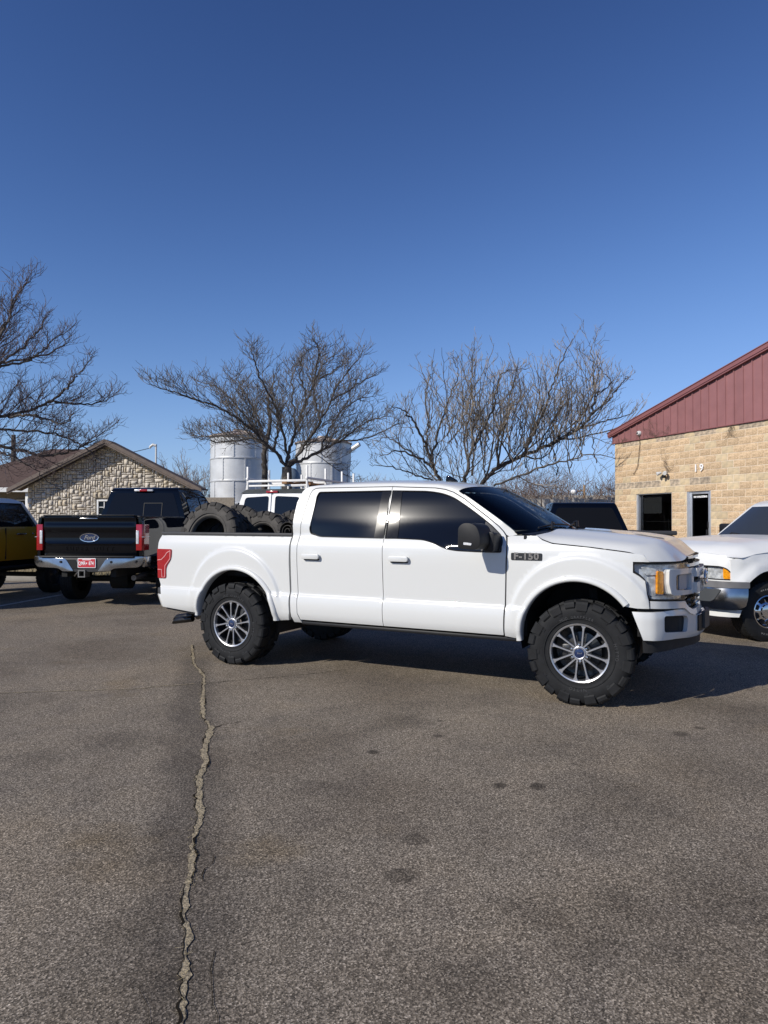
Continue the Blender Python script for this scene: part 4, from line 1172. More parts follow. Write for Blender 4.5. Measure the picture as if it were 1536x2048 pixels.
# --- wing mirrors (near one seen from behind and outside)
for fl in (0, 1):
    f = (lambda vs: [(x, 2 * VC - y, z) for x, y, z in vs]) if fl else (lambda vs: vs)
    mir = empty('wing_mirror', (0, 0, 0), parent=hero)
    mb = MB(); vs, fs = extr(rnd([(2.762, 1.305), (2.925, 1.292), (2.965, 1.335), (2.965, 1.42), (2.935, 1.495), (2.88, 1.522), (2.81, 1.522), (2.766, 1.485)], [.03, .04, .03, .03, .04, .04, .04, .05]), -.275, -.09, 'y', .028, 3, fn=lambda x, y, z: (x + (y + .09) * .25, y, z))
    mb.add(f(vs), fs, flip=bool(fl)); mb.build('mirror_shell', M['black_trim'], mir)
    mb = MB(); vs, fs = extr(rnd([(2.772, 1.336), (2.842, 1.330), (2.847, 1.350), (2.772, 1.358)], .006), -.284, -.21, 'y', .004, 1); mb.add(f(vs), fs, flip=bool(fl)); mb.build('mirror_indicator', M['white_lens'], mir)
    mb = MB(); vs, fs = extr(rnd([(2.89, 1.275), (2.985, 1.270), (2.995, 1.44), (2.90, 1.45)], .03), -.12, .055, 'y', .02, 2); mb.add(f(vs), fs, flip=bool(fl)); mb.build('mirror_arm', M['black_trim'], mir)
    mb = MB(); vs, fs = extr(rnd([(-.255, 1.325), (-.11, 1.325), (-.11, 1.50), (-.255, 1.50)], .03), 2.778, 2.785, 'x', fn=lambda x, y, z: (x + (y + .09) * .25 + .01, y, z)); mb.add(f(vs), fs, flip=bool(fl)); mb.build('mirror_glass', M['chrome'], mir)
# --- wheels
wheel(hero, (0.0, 0.0, .437), 0, 'mud', 8)
wheel(hero, (3.687, 0.0, .437), R(3.0), 'mud', -4)
wheel(hero, (0.0, 2 * VC, .437), R(180), 'mud', 20)
wheel(hero, (3.687, 2 * VC, .437), R(183), 'mud', 33)

# ================================================================== loose tyres and the rolled mat in the bed
def to_world(p):
    c, s = math.cos(-TH), math.sin(-TH)
    return Vector((-1.644 + c * p[0] - s * p[1], 7.63 + s * p[0] + c * p[1], p[2]))
lc, lt = mud_tyre(.408, .30, .232, 3)
ltm, ltt = lc.mesh('tyre_casing', M['rubber_dusty'], 30), lt.mesh('tyre_tread', M['rubber_dark'], 25)
lc2, lt2 = mud_tyre(.370, .27, .215, 4)
ltm2, ltt2 = lc2.mesh('tyre_casing', M['rubber_dusty'], 30), lt2.mesh('tyre_tread', M['rubber_dark'], 25)
for label, p, tilt, yaw, spin, ms in (
        ('biggest dusty mud tyre in the white truck bed, its open hole facing out', (-.585, .270, 1.372), 14, 3, 10, (ltm, ltt)),
        ('dusty mud tyre hidden behind the biggest one in the white truck bed', (-.52, .65, 1.352), 16, 3, 31, (ltm, ltt)),
        ('smaller dusty tyre in the middle of the white truck bed, second from the cab', (-.075, .60, 1.300), 10, -4, 17, (ltm2, ltt2)),
        ('smaller dusty tyre in the white truck bed nearest the cab and the van windows', (.135, .93, 1.315), 8, -4, 41, (ltm2, ltt2))):
    w = to_world(p)
    t = empty('loose_tyre', w)
    t.rotation_euler = (Matrix.Rotation(-TH + R(yaw), 4, 'Z') @ Matrix.Rotation(R(-tilt), 4, 'X') @ Matrix.Rotation(R(spin), 4, 'Y')).to_euler()
    tag(t, label, 'tyre', 'loose mud tyres in the truck bed')
    put('tyre_casing', ms[0], t); put('tyre_tread', ms[1], t)
mb = MB(); sp = []
for i in range(80):
    a = i / 80 * 2 * math.pi * 3.2; r = .018 + .011 * a / 2
    sp.append((r * math.cos(a), r * math.sin(a)))
vs = []
for x, z in sp: vs += [(x, -.28, z), (x, .28, z), (x * (1 + .006 / max(.02, math.hypot(x, z))), -.28, z * (1 + .006 / max(.02, math.hypot(x, z)))), (x * (1 + .006 / max(.02, math.hypot(x, z))), .28, z * (1 + .006 / max(.02, math.hypot(x, z))))]
fs = []
for i in range(len(sp) - 1):
    a, b = 4 * i, 4 * i + 4
    fs += [(a, a + 1, b + 1, b), (a + 2, b + 2, b + 3, a + 3), (a, b, b + 2, a + 2), (a + 1, a + 3, b + 3, b + 1)]
mb.add(vs, fs)
rm = mb.build('rubber_mat', M['rubber_dark'], loc=to_world((.585, .50, 1.43)), rot=(0, 0, -TH))
tag(rm, 'rolled up black rubber mat lying beside the cab in the white truck bed', 'mat')
mb = MB(); mb.add(*box(.36, .70, .3, 1.5, .958, 1.355, .04)); bx = mb.build('tool_box', M['liner'], loc=(-1.644, 7.63, 0), rot=(0, 0, -TH))
tag(bx, 'low black box against the cab under the rolled mat in the truck bed', 'tool box')
# ================================================================== the tan block building on the right
BW = Vector((.337, -.9414, 0)); BA = Vector((7.81, 24.0, 0)); BRZ = math.atan2(BW.y, BW.x)
bld = empty('block_building', BA, BRZ)
tag(bld, 'tan split-block shop building with maroon metal gable at the right edge', 'building')
rb_ = random.Random(21)
LEN, TOPZ = 16.0, 4.2
win = (1.06, 2.66, .90, 2.43); dor = (3.27, 4.19, .0, 2.49)
mb = MB()
def wallrect(s0, s1, z0, z1): mb.add(*box(s0, s1, .011, .30, z0, z1))
for a, b, z0, z1 in ((0, win[0], 0, TOPZ), (win[0], win[1], 0, win[2]), (win[0], win[1], win[3], TOPZ), (win[1], dor[0], 0, TOPZ), (dor[0], dor[1], dor[3], TOPZ), (dor[1], LEN, 0, TOPZ)):
    wallrect(a, b, z0, z1)
mb.add(*box(0.03, .30, .302, 10.0, 0, TOPZ)); mb.add(*box(LEN - .3, LEN, .302, 10.0, 0, TOPZ)); mb.add(*box(.301, LEN - .301, 9.7, 10.0, 0, TOPZ))
mb.build('wall', M['mortar'], bld, 0)
mb = MB(); mb.add(*box(.31, LEN - .31, .31, 9.69, -.02, .02)); mb.add(*box(.31, LEN - .31, 2.5, 2.6, .02, 4.0)); mb.build('interior', M['dark'], bld, 0)
def rough_face(w, h, d, nx, ny, r, amp=.012):
    vs = []
    for j in range(ny + 1):
        for i in range(nx + 1):
            ed = i in (0, nx) or j in (0, ny)
            vs.append((w * i / nx + (0 if ed else r.uniform(-.2, .2) * w / nx), (.004 if ed else -r.uniform(.2, 1) * amp), h * j / ny + (0 if ed else r.uniform(-.2, .2) * h / ny)))
    fs = []
    for j in range(ny):
        for i in range(nx):
            a = j * (nx + 1) + i
            fs.append((a, a + 1, a + nx + 2, a + nx + 1))
    n = len(vs)
    per = [i for i in range(nx + 1)] + [(j) * (nx + 1) + nx for j in range(1, ny + 1)] + [ny * (nx + 1) + i for i in range(nx - 1, -1, -1)] + [j * (nx + 1) for j in range(ny - 1, 0, -1)]
    for k, i in enumerate(per):
        vs.append((vs[i][0], d, vs[i][2]))
    m = len(per)
    for k in range(m):
        l = (k + 1) % m
        fs.append((per[l], per[k], n + k, n + l))
    return vs, fs
_blk = {}
def block_mesh(w, var, mt):
    key = (round(w, 2), var, mt)
    if key not in _blk:
        r = random.Random(var * 7 + int(w * 100))
        mb = MB(); mb.add(*rough_face(w - .016, .184, .034, 4 if w > .25 else 2, 2, r, .009))
        _blk[key] = mb.mesh('block', M[mt], 0)
    return _blk[key]
rest = MB()
nblk = 0
cand = []
for row in range(21):
    z = .0 + .2 * row
    zc = z + .1
    s = -.2 if row % 2 else 0.0
    while s < LEN:
        a, b = max(s, 0.0), min(s + .4, LEN)
        cuts = [(a, b)]
        for o in (win, dor):
            if zc > o[2] and zc < o[3]:
                nc = []
                for p, q in cuts:
                    if q <= o[0] or p >= o[1]: nc.append((p, q)); continue
                    if p < o[0]: nc.append((p, o[0]))
                    if q > o[1]: nc.append((o[1], q))
                cuts = nc
        for p, q in cuts:
            if q - p > .06: cand.append((row, p, q, z))
        s += .4
for row, p, q, z in cand:
    t = rb_.random()
    if row == 13: mt = 'block_grey' if (p < 1.9 or 2.3 < p < 2.65 or 3.3 < p < 4.1) else 'block_pale'
    elif row == 20: mt = 'block_grey' if t < .35 else 'block_pale'
    elif row == 12 and .7 < p < 3: mt = 'block_grey' if t < .2 else 'block_pale'
    elif p < .2 and t < .5: mt = 'block_pale'
    elif row < 6 and t < .14: mt = 'block_grey'
    else: mt = 'block_pale' if t > .86 else 'block'
    if z > 1.15 and p < 6.9 and nblk < 300:
        o = put('block', block_mesh(q - p, rb_.randrange(5), mt), bld, (p + .006, rb_.uniform(-.004, .004), z + .006)); nblk += 1
    else:
        rest.add(*rough_face(q - p - .012, .188, .034, 3, 1, rb_), M=Matrix.Translation((p + .006, 0, z + .006)))
o = rest.build('block', M['block'], bld, 0); o['kind'] = 'stuff'
for y in [i * .4 for i in range(25)]: pass
# maroon gable: panels with standing ribs
def rake(s): return 4.50 + (s + .13) * (6.03 - 4.50) / 6.24
RID = 7.4
def rk(s): return rake(s) if s <= RID else rake(2 * RID - s)
pw = .302
k = 0
s = -.10
while s < LEN + .1:
    e = min(s + pw, LEN + .1)
    t0, t1 = rk(s) - .06, rk(e) - .06
    b = 4.16
    mb = MB()
    mb.add([(s, -.012, b), (e, -.012, b), (e, -.012, t1), (s, -.012, t0), (s, .02, b), (e, .02, b), (e, .02, t1), (s, .02, t0)], [(0, 1, 2, 3), (5, 4, 7, 6), (0, 4, 5, 1), (1, 5, 6, 2), (2, 6, 7, 3), (3, 7, 4, 0)])
    r0 = s + .008
    mb.add([(r0, -.0125, b), (r0 + .012, -.042, b), (r0 + .036, -.042, b), (r0 + .048, -.0125, b), (r0, -.0125, t0), (r0 + .012, -.042, t0), (r0 + .036, -.042, t0 + .008), (r0 + .048, -.0125, t0 + .008)], [(0, 1, 5, 4), (1, 2, 6, 5), (2, 3, 7, 6), (0, 3, 2, 1)])
    mb.build('gable_panel', M['maroon'], bld, 0)
    s = e
mb = MB(); mb.add(*box(-.12, LEN + .12, -.05, .05, 4.145, 4.175, .004)); mb.build('gable_base_trim', M['maroon_trim'], bld)
def rake_bar(s0, s1, dy0, dy1, h0, h1):
    z0, z1 = rk(s0), rk(s1)
    mb.add([(s0, dy0, z0 + h0), (s1, dy0, z1 + h0), (s1, dy0, z1 + h1), (s0, dy0, z0 + h1), (s0, dy1, z0 + h0), (s1, dy1, z1 + h0), (s1, dy1, z1 + h1), (s0, dy1, z0 + h1)], [(0, 1, 2, 3), (5, 4, 7, 6), (0, 4, 5, 1), (1, 5, 6, 2), (2, 6, 7, 3), (3, 7, 4, 0)])
mb = MB()
for a, b in ((-.22, RID), (RID, LEN + .22)): rake_bar(a, b, -.13, .0, -.075, .035); rake_bar(a, b, -.11, -.02, -.12, -.078)
mb.build('rake_trim', M['maroon_trim'], bld)
mb = MB()
for a, b in ((-.24, RID), (RID, LEN + .24)): rake_bar(a, b, -.15, 10.2, .037, .06)
mb.build('roof', M['maroon_trim'], bld)
# window
w = empty('window', (0, 0, 0), parent=bld)
mb = MB()
for a, b, z0, z1 in ((win[0], win[0] + .07, win[2], win[3]), (win[1] - .035, win[1], win[2], win[3]), (win[0] + .0705, win[1] - .0355, win[3] - .05, win[3]), (win[0] + .0705, win[1] - .0355, win[2], win[2] + .06)): mb.add(*box(a, b, .03, .16, z0, z1, .004))
mb.build('window_frame', M['alu'], w)
mb = MB(); mb.add(*box(win[0] + .05, win[1] - .03, .125, .135, win[2] + .04, win[3] - .03)); mb.build('window_glass', M['shop_glass'], w)
mb = MB(); mb.add(*box(win[0] + .16, win[0] + .98, .17, .18, 1.78, 2.34)); mb.build('paper_notice', M['grey_card'], w)
mb = MB(); mb.add(*box(win[0] + .25, win[1] - .25, .20, .22, 1.52, 1.535)); mb.add(*box(win[1] - .36, win[1] - .345, .20, .22, .97, 1.60)); mb.build('shelf', M['alu'], w)
mb = MB(); mb.add(*box(win[0] - .03, win[1] + .03, -.03, .05, win[2] - .05, win[2] - .003, .006)); mb.build('window_sill', M['mortar'], w)
# door
d = empty('door', (0, 0, 0), parent=bld)
mb = MB()
for a, b, z0, z1 in ((dor[0], dor[0] + .10, 0, dor[3]), (dor[1] - .07, dor[1], 0, dor[3]), (dor[0] + .1005, dor[1] - .0705, dor[3] - .10, dor[3])): mb.add(*box(a, b, .02, .14, z0, z1, .004))
mb.build('door_frame', M['alu'], d)
mb = MB()
for a, b, z0, z1 in ((dor[0] + .105, dor[0] + .165, .02, dor[3] - .105), (dor[1] - .13, dor[1] - .075, .02, dor[3] - .105), (dor[0] + .1655, dor[1] - .1305, dor[3] - .17, dor[3] - .105), (dor[0] + .1655, dor[1] - .1305, .02, .25)): mb.add(*box(a, b, .05, .095, z0, z1, .003))
mb.build('door_leaf', M['alu'], d)
mb = MB(); mb.add(*box(dor[0] + .16, dor[1] - .125, .068, .076, .24, dor[3] - .165)); mb.build('door_glass', M['shop_glass'], d)
mb = MB(); mb.add(*box(dor[1] - .155, dor[1] - .12, -.02, .045, .85, 1.30, .01)); mb.add(*box(dor[1] - .16, dor[1] - .115, .03, .05, 1.34, 1.52, .005)); mb.build('door_handle', M['black_trim'], d)
mb = MB(); mb.add(*text('NO SOLICITING', .074, .001, 0, .95, 1, .004), M=frame(((dor[0] + dor[1]) / 2 + .02, .066, 2.24), (1, 0, 0), (0, 0, 1)))
mb.add(*text('APPOINTMENT', .040, .001, 0, 1.05, 1), M=frame(((dor[0] + dor[1]) / 2, .066, 2.315), (1, 0, 0), (0, 0, 1))) if False else None
mb.build('door_lettering', M['lettering'], d, 0)
mb = MB()
for i in range(9): mb.add(*box(dor[0] + .36 + i * .032, dor[0] + .36 + i * .032 + .02, .064, .067, 2.322, 2.345))
mb.build('door_small_print', M['lettering'], d, 0)
for ch, sx in (('1', 3.68), ('9', 3.90)):
    mb = MB(); mb.add(*text(ch, .30, .012, 0, 1, 2, .004), M=frame((sx, -.032, 3.06), (1, 0, 0), (0, 0, 1))); mb.build('house_number', M['lettering'], bld, 30)
def b2w(s, y, z): return BA + BW * s + Vector((.9414, .337, 0)) * y + Vector((0, 0, z))
# lamp and camera on the wall
fl_ = empty('security_light', b2w(2.45, -.02, 3.02), BRZ); tag(fl_, 'small twin-head security light on the block wall above the window', 'security light')
mb = MB(); mb.add(*box(-.05, .05, -.03, .02, -.05, .05, .01)); mb.build('base', M['cctv'], fl_)
for sx, rz in ((-.13, -30), (.10, 35)):
    mb = MB(); mb.add(*fix(*lathe([(0, -.10), (.055, -.10), (.062, -.09), (.04, .02), (.02, .05), (0, .05)], 16)), M=Matrix.Translation((sx, -.11, -.01)) @ Matrix.Rotation(R(rz), 4, 'Z') @ Matrix.Rotation(R(18), 4, 'X')); mb.build('lamp_head', M['cctv'], fl_)
mb = MB(); mb.add(*box(-.03, .05, -.14, -.03, -.17, -.07, .02)); mb.build('motion_sensor', M['black_trim'], fl_)
ey = empty('security_camera', b2w(1.27, -.02, 4.36), BRZ); tag(ey, 'white dome security camera on the maroon gable', 'security camera')
mb = MB(); mb.add(*fix(*lathe([(0, -.10), (.05, -.085), (.075, -.05), (.08, 0), (0, 0)], 20))); mb.build('dome', M['cctv'], ey)
mb = MB(); mb.add(*fix(*lathe([(0, -.115), (.02, -.112), (.035, -.085)], 14))); mb.build('lens_cover', M['black_paint'], ey)
def cable(name, pts, r, label, mt='vine', cat='cable'):
    mb = MB(); mb.add(*tube([b2w(*p) for p in pts], r, 5)); o = mb.build(name, M[mt]); tag(o, label, cat); return o
cable('cable', [(1.27, -.03, 4.30), (1.29, -.03, 4.0), (1.24, -.035, 3.6), (1.18, -.03, 3.3), (1.0, -.03, 3.05), (.95, -.02, 3.1)], .010, 'thin dark wire dangling from the white dome camera down the blocks')
rv = random.Random(8)
def vine(label, s0, z0, n, sp, hgt, down=False, r=.0042):
    mb = MB()
    for i in range(n):
        p = [s0 + rv.gauss(0, sp * .45), -.05, z0]
        a = rv.gauss(math.pi / 2, .55); pts = [tuple(p)]
        L = rv.uniform(.35, 1) * hgt
        for k in range(16):
            a += rv.gauss(0, .42) + (math.pi / 2 - a) * .12
            p[0] += math.cos(a) * L / 16 * (1.0 + sp); p[2] += (-1 if down else 1) * math.sin(a) * L / 16; p[1] = -.045 - .02 * rv.random()
            pts.append(tuple(p))
        mb.add(*tube([b2w(*q) for q in pts], [r * (1 - .6 * k / 16) for k in range(17)], 3, caps=False))
        for j in range(3):
            q = pts[rv.randrange(4, 15)]; a2 = rv.uniform(0, 6.28); l = rv.uniform(.06, .2)
            mb.add(*tube([b2w(*q), b2w(q[0] + math.cos(a2) * l * .5, -.05, q[2] + math.sin(a2) * l * .5 + .02), b2w(q[0] + math.cos(a2) * l, -.05, q[2] + math.sin(a2) * l)], [r * .6, r * .5, r * .3], 3, caps=False))
    tag(mb.build('vine', M['vine']), label, 'vine', 'dry vines on the building')
vine('bare vine spreading over the maroon gable right of the dome camera', 2.1, 4.15, 13, .55, .85)
vine('sparse bare vine at the far low corner of the maroon gable', .45, 4.10, 9, .45, .38)
vine('thin dry vine climbing the blocks above the security light', 2.62, 3.05, 8, .12, 1.15)
vine('short dry vine hanging on blocks under the gable near the frame edge', 5.0, 4.13, 8, .10, .62, True)

# ================================================================== stone house on the left
hs = empty('stone_house', (-10.07, 26.0, 0)); tag(hs, 'low stone-faced house with brown shingle roof behind the black truck', 'house')
HWD, EZ, RZ = 2.98, 2.82, 4.34      # half width, wall height at the corner, wall height at ridge
def gz(x): return RZ - abs(x) * (RZ - EZ) / HWD
mb = MB()
mb.add(*extr([(-HWD, 0), (HWD, 0), (HWD, EZ), (0, RZ), (-HWD, EZ)], 0.03, .25, 'y'))
mb.add(*box(HWD - .25, HWD, .251, .5, 0, EZ)); mb.add(*box(-HWD, -HWD + .25, .251, 1.6, 0, EZ))
mb.build('wall', M['stone_mortar'], hs, 0)
hw = (-.42, .62, .95, 2.32)     # window in the gable
rs = random.Random(77)
cw, ch = .086, .072
NX, NZ = int(2 * HWD / cw), int(RZ / ch)
occ = [[False] * NX for _ in range(NZ)]
stones = []
for j in range(NZ):
    for i in range(NX):
        x0, z0 = -HWD + i * cw, j * ch
        if gz(x0 + cw / 2) - .05 < z0 + ch / 2 or (hw[0] - .06 < x0 + cw / 2 < hw[1] + .06 and hw[2] < z0 + ch / 2 < hw[3] + .06): occ[j][i] = True
for j in range(NZ):
    for i in range(NX):
        if occ[j][i]: continue
        opts = [(3, 2), (4, 2), (2, 1), (3, 1), (1, 2), (1, 1), (2, 2), (1, 3), (2, 3), (4, 1)]
        rs.shuffle(opts)
        for w_, h_ in opts + [(1, 1)]:
            if i + w_ <= NX and j + h_ <= NZ and all(not occ[b][a] for a in range(i, i + w_) for b in range(j, j + h_)):
                for a in range(i, i + w_):
                    for b in range(j, j + h_): occ[b][a] = True
                stones.append((-HWD + i * cw, j * ch, w_ * cw, h_ * ch)); break
def stone_mesh(var, mt):
    r = random.Random(var)
    vs = []
    n = 8
    prof = []
    for (x, z) in [(.06, 0), (.5, 0), (.94, 0), (1, .12), (1, .5), (1, .88), (.94, 1), (.5, 1), (.06, 1), (0, .88), (0, .5), (0, .12)]:
        prof.append((x + r.uniform(-.02, .03) * (1 if x < .5 else -1), z + r.uniform(-.02, .05) * (1 if z < .5 else -1)))
    m = len(prof)
    vs += [(x, .04, z) for x, z in prof]
    vs += [(x, -.012, z) for x, z in prof]
    vs += [(.5 + (x - .5) * .90 + r.uniform(-.025, .025), -.026 - r.random() * .016, .5 + (z - .5) * .86 + r.uniform(-.03, .03)) for x, z in prof]
    vs.append((.5 + r.uniform(-.15, .15), -.032 - r.random() * .014, .5 + r.uniform(-.15, .15)))
    fs = []
    for q in range(2):
        for k in range(m):
            l = (k + 1) % m
            fs.append((q * m + k, q * m + l, (q + 1) * m + l, (q + 1) * m + k))
    for k in range(m): fs.append((2 * m + k, 2 * m + (k + 1) % m, 3 * m))
    mb = MB(); mb.add(vs, fs); return mb.mesh('stone', M[mt], 50)
SM = [stone_mesh(k, 'stone') for k in range(9)] + [stone_mesh(40 + k, 'stone_gold') for k in range(2)]
stones.sort(key=lambda s: -(s[1] + s[3]))
vis = [s for s in stones if s[1] + s[3] > 1.45]
vis.sort(key=lambda s: -s[2] * s[3])
keep = set(vis[:300])
sst = MB()
for s in stones:
    x, z, w_, h_ = s
    g = .011
    if s in keep:
        me = SM[rs.randrange(11)]
        put('stone', me, hs, (x + g / 2, rs.uniform(-.012, .012), z + g / 2), scale=(w_ - g, 1, h_ - g))
    else:
        me = SM[rs.randrange(9)]
        sst.add([v.co for v in me.vertices], [tuple(p.vertices) for p in me.polygons], M=Matrix.Translation((x + g / 2, 0, z + g / 2)) @ Matrix.Diagonal((w_ - g, 1, h_ - g, 1)))
o = sst.build('stone', M['stone'], hs, 50); o['kind'] = 'stuff'
OH = .47
rf = None
def slopez(x, add=0): return RZ + .10 - abs(x) * (RZ - EZ) / HWD + add
mb = MB()
E_ = HWD + .50
for sg in (-1, 1):
    P = [(0, slopez(0)), (sg * E_, slopez(E_)), (sg * E_, slopez(E_) + .05), (0, slopez(0) + .05)]
    if area(P) < 0: P = P[::-1]
    mb.add(*extr(P, -OH, .55, 'y'))
# main roof, hipped at the left
EYf, EYb, RY = .9, 9.5, 5.2
XL, XR, RZ2, EZ2 = -7.2, -1.6, 4.70, 2.80
A0, A1, A2, A3 = (XL, EYf, EZ2), (XR, EYf, EZ2), (XR, EYb, EZ2), (XL, EYb, EZ2)
R0, R1 = (XL + 2.6, RY, RZ2), (XR - 2.6, RY, RZ2)
dn = lambda p: (p[0], p[1], p[2] - .10)
R1 = (XR - .4, RY, RZ2)
T = [A0, A1, A2, A3, R0, R1] + [dn(A0), dn(A1), dn(A2), dn(A3)]
mb.add(T, [(0, 1, 5, 4), (1, 2, 5), (2, 3, 4, 5), (3, 0, 4), (0, 6, 7, 1), (1, 7, 8, 2), (2, 8, 9, 3), (3, 9, 6, 0), (6, 9, 8, 7)])
roof_o = mb.build('roof', M['shingle'], hs, 0)
mb = MB()
for sg in (-1, 1):
    for y0, y1, a0, a1 in ((-OH - .03, -OH - .002, -.085, .055), (-OH + .0, -OH + .03, -.15, -.002)):
        P = [(0, slopez(0) + a0), (sg * (E_ + .02), slopez(E_ + .02) + a0), (sg * (E_ + .02), slopez(E_ + .02) + a1), (0, slopez(0) + a1)]
        if area(P) < 0: P = P[::-1]
        mb.add(*extr(P, y0, y1, 'y'))
mb.build('fascia', M['fascia'], hs)
mb = MB()
for sg in (-1, 1):
    P = [(0, slopez(0) - .03), (sg * E_, slopez(E_) - .03), (sg * E_, slopez(E_) - .002), (0, slopez(0) - .002)]
    if area(P) < 0: P = P[::-1]
    mb.add(*extr(P, -OH + .03, .03, 'y'))
mb.build('soffit', M['white_frame'], hs)
mb = MB(); mb.add(*box(XL, -HWD - .02, EYf - .03, EYf - .002, EZ2 - .16, EZ2 + .01)); mb.build('eave_board', M['white_frame'], hs)
mb = MB(); mb.add(*box(XL + .4, -HWD - .01, 2.4, 2.6, 0, EZ2 - .05)); mb.add(*box(XL + .4, XL + .6, 2.6, 9.0, 0, EZ2 - .05)); mb.add(*box(XL + .61, HWD - .3, 9.0, 9.2, 0, EZ2 - .1)); mb.build('main_wall', M['stone_mortar'], hs, 0)
for x in (-3.52, -5.0, -6.6):
    mb = MB(); mb.add(*box(x - .07, x + .07, EYf + .12, EYf + .26, 0, EZ2 - .1, .01)); mb.build('porch_post', M['white_frame'], hs)
def hwin(x0, x1, z0, z1, y, nx, nz, par):
    w = empty('window', (0, 0, 0), parent=par)
    mb = MB()
    for a, b, c, d2 in ((x0, x0 + .06, z0, z1), (x1 - .06, x1, z0, z1), (x0 + .0605, x1 - .0605, z1 - .06, z1), (x0 + .0605, x1 - .0605, z0, z0 + .06)): mb.add(*box(a, b, y - .06, y + .02, c, d2, .004))
    mb.build('window_frame', M['white_frame'], w)
    mb = MB()
    for i in range(1, nx): x = x0 + (x1 - x0) * i / nx; mb.add(*box(x - .015, x + .015, y - .035, y - .001, z0 + .061, z1 - .061))
    for j in range(1, nz): z = z0 + (z1 - z0) * j / nz; mb.add(*box(x0 + .061, x1 - .061, y - .036, y - .0015, z - .015, z + .015))
    mb.build('glazing_bar', M['white_frame'], w)
    mb = MB(); mb.add(*box(x0 + .05, x1 - .05, y, y + .012, z0 + .05, z1 - .05)); mb.build('window_pane', M['glass_clean'], w)
hwin(hw[0], hw[1], hw[2], hw[3], -.02, 4, 5, hs)
hwin(-3.44, -3.02, 1.0, 2.55, 2.38, 1, 2, hs); hwin(-4.6, -3.7, 1.0, 2.4, 2.38, 2, 2, hs); hwin(-6.3, -5.3, 1.0, 2.4, 2.38, 2, 2, hs)
# service mast on the house roof with its wire
sm = empty('service_mast', (-8.55, 26.6, 3.7)); tag(sm, 'thin power service mast standing on the right slope of the shingle roof', 'mast')
mb = MB(); mb.add(*tube([(0, 0, -.2), (0, 0, .72)], .035, 8)); mb.build('pole', M['cctv'], sm)
mb = MB(); mb.add(*tube([(0, 0, .66), (-.12, 0, .70), (-.22, 0, .62), (-.24, 0, .56)], [.05, .055, .05, .03], 8)); mb.build('weather_head', M['cctv'], sm)
mb = MB(); mb.add(*tube([(-8.79, 26.6, 4.27), (-9.4, 26.9, 4.18), (-10.2, 27.5, 4.15), (-11.5, 29, 4.3), (-14, 33, 5.0), (-18.9, 40, 6.0)], .014, 4)); tag(mb.build('power_wire', M['black_trim']), 'sagging wire from the roof mast toward the pole at far left', 'wire')
up = empty('utility_pole', (-20.9, 40, 0)); tag(up, 'dark wooden utility pole beyond the house roof at far left', 'utility pole')
mb = MB(); mb.add(*tube([(0, 0, 0), (0, 0, 6.4)], [.17, .12], 10)); mb.build('pole', M['bark'], up)

# ================================================================== two silos
def silo(x, y, r, zt, label):
    o = empty('silo', (x, y, 0)); tag(o, label, 'silo', 'metal silos behind the trees')
    n = 5
    for k in range(n):
        z0, z1 = zt * k / n, zt * (k + 1) / n
        prof = [(r - .02, z0)]
        m = 14
        for i in range(m + 1): prof.append((r + .010 * math.cos(i * math.pi), z0 + .01 + (z1 - z0 - .02) * i / m))
        prof.append((r - .02, z1))
        mb = MB(); mb.add(*fix(*lathe(prof, 48, 'z')))
        mb.add(*fix(*lathe([(r + .01, z1 - .05), (r + .035, z1 - .045), (r + .035, z1 - .005), (r + .01, z1)], 48, 'z')))
        for a in range(0, 360, 45):
            A = R(a + 22.5 * (k % 2)); mb.add(*box(-.02, .03, -.04, .04, z0 + .02, z1 - .06), M=Matrix.Rotation(A, 4, 'Z') @ Matrix.Translation((r, 0, 0)))
        mb.build('silo_ring', M['galv'], o, 40)
    mb = MB(); mb.add(*fix(*lathe([(r + .10, zt - .03), (r + .10, zt + .02), (.35, zt + r * .20), (.35, zt + r * .20 + .12), (0, zt + r * .20 + .16)], 40, 'z')))
    for a in range(0, 360, 15):
        A = R(a); c, s = math.cos(A), math.sin(A)
        mb.add(*tube([((r + .09) * c, (r + .09) * s, zt + .035), (.36 * c, .36 * s, zt + r * .20 + .02)], .022, 4))
    mb.build('roof', M['rust_roof'], o, 30)
    return o
s1 = silo(-8.15, 40, 1.60, 6.25, 'bigger galvanised silo with rusty cone roof left of the two')
s2 = silo(-3.55, 41.5, 1.58, 6.05, 'galvanised silo with a sloping side chute right of the two')
mb = MB(); mb.add(*tube([(1.5, -.6, 5.55), (2.15, -.9, 5.95)], .13, 8)); mb.build('chute', M['galv'], s2)
tk = empty('storage_tank', (-4.75, 36, 0)); tag(tk, 'small blue-grey domed tank between the two silos', 'tank')
mb = MB(); mb.add(*fix(*lathe([(0, 4.25), (.25, 4.2), (.42, 4.0), (.50, 3.7), (.50, 0)], 24, 'z'))); mb.build('tank_shell', M['tank_grey'], tk)

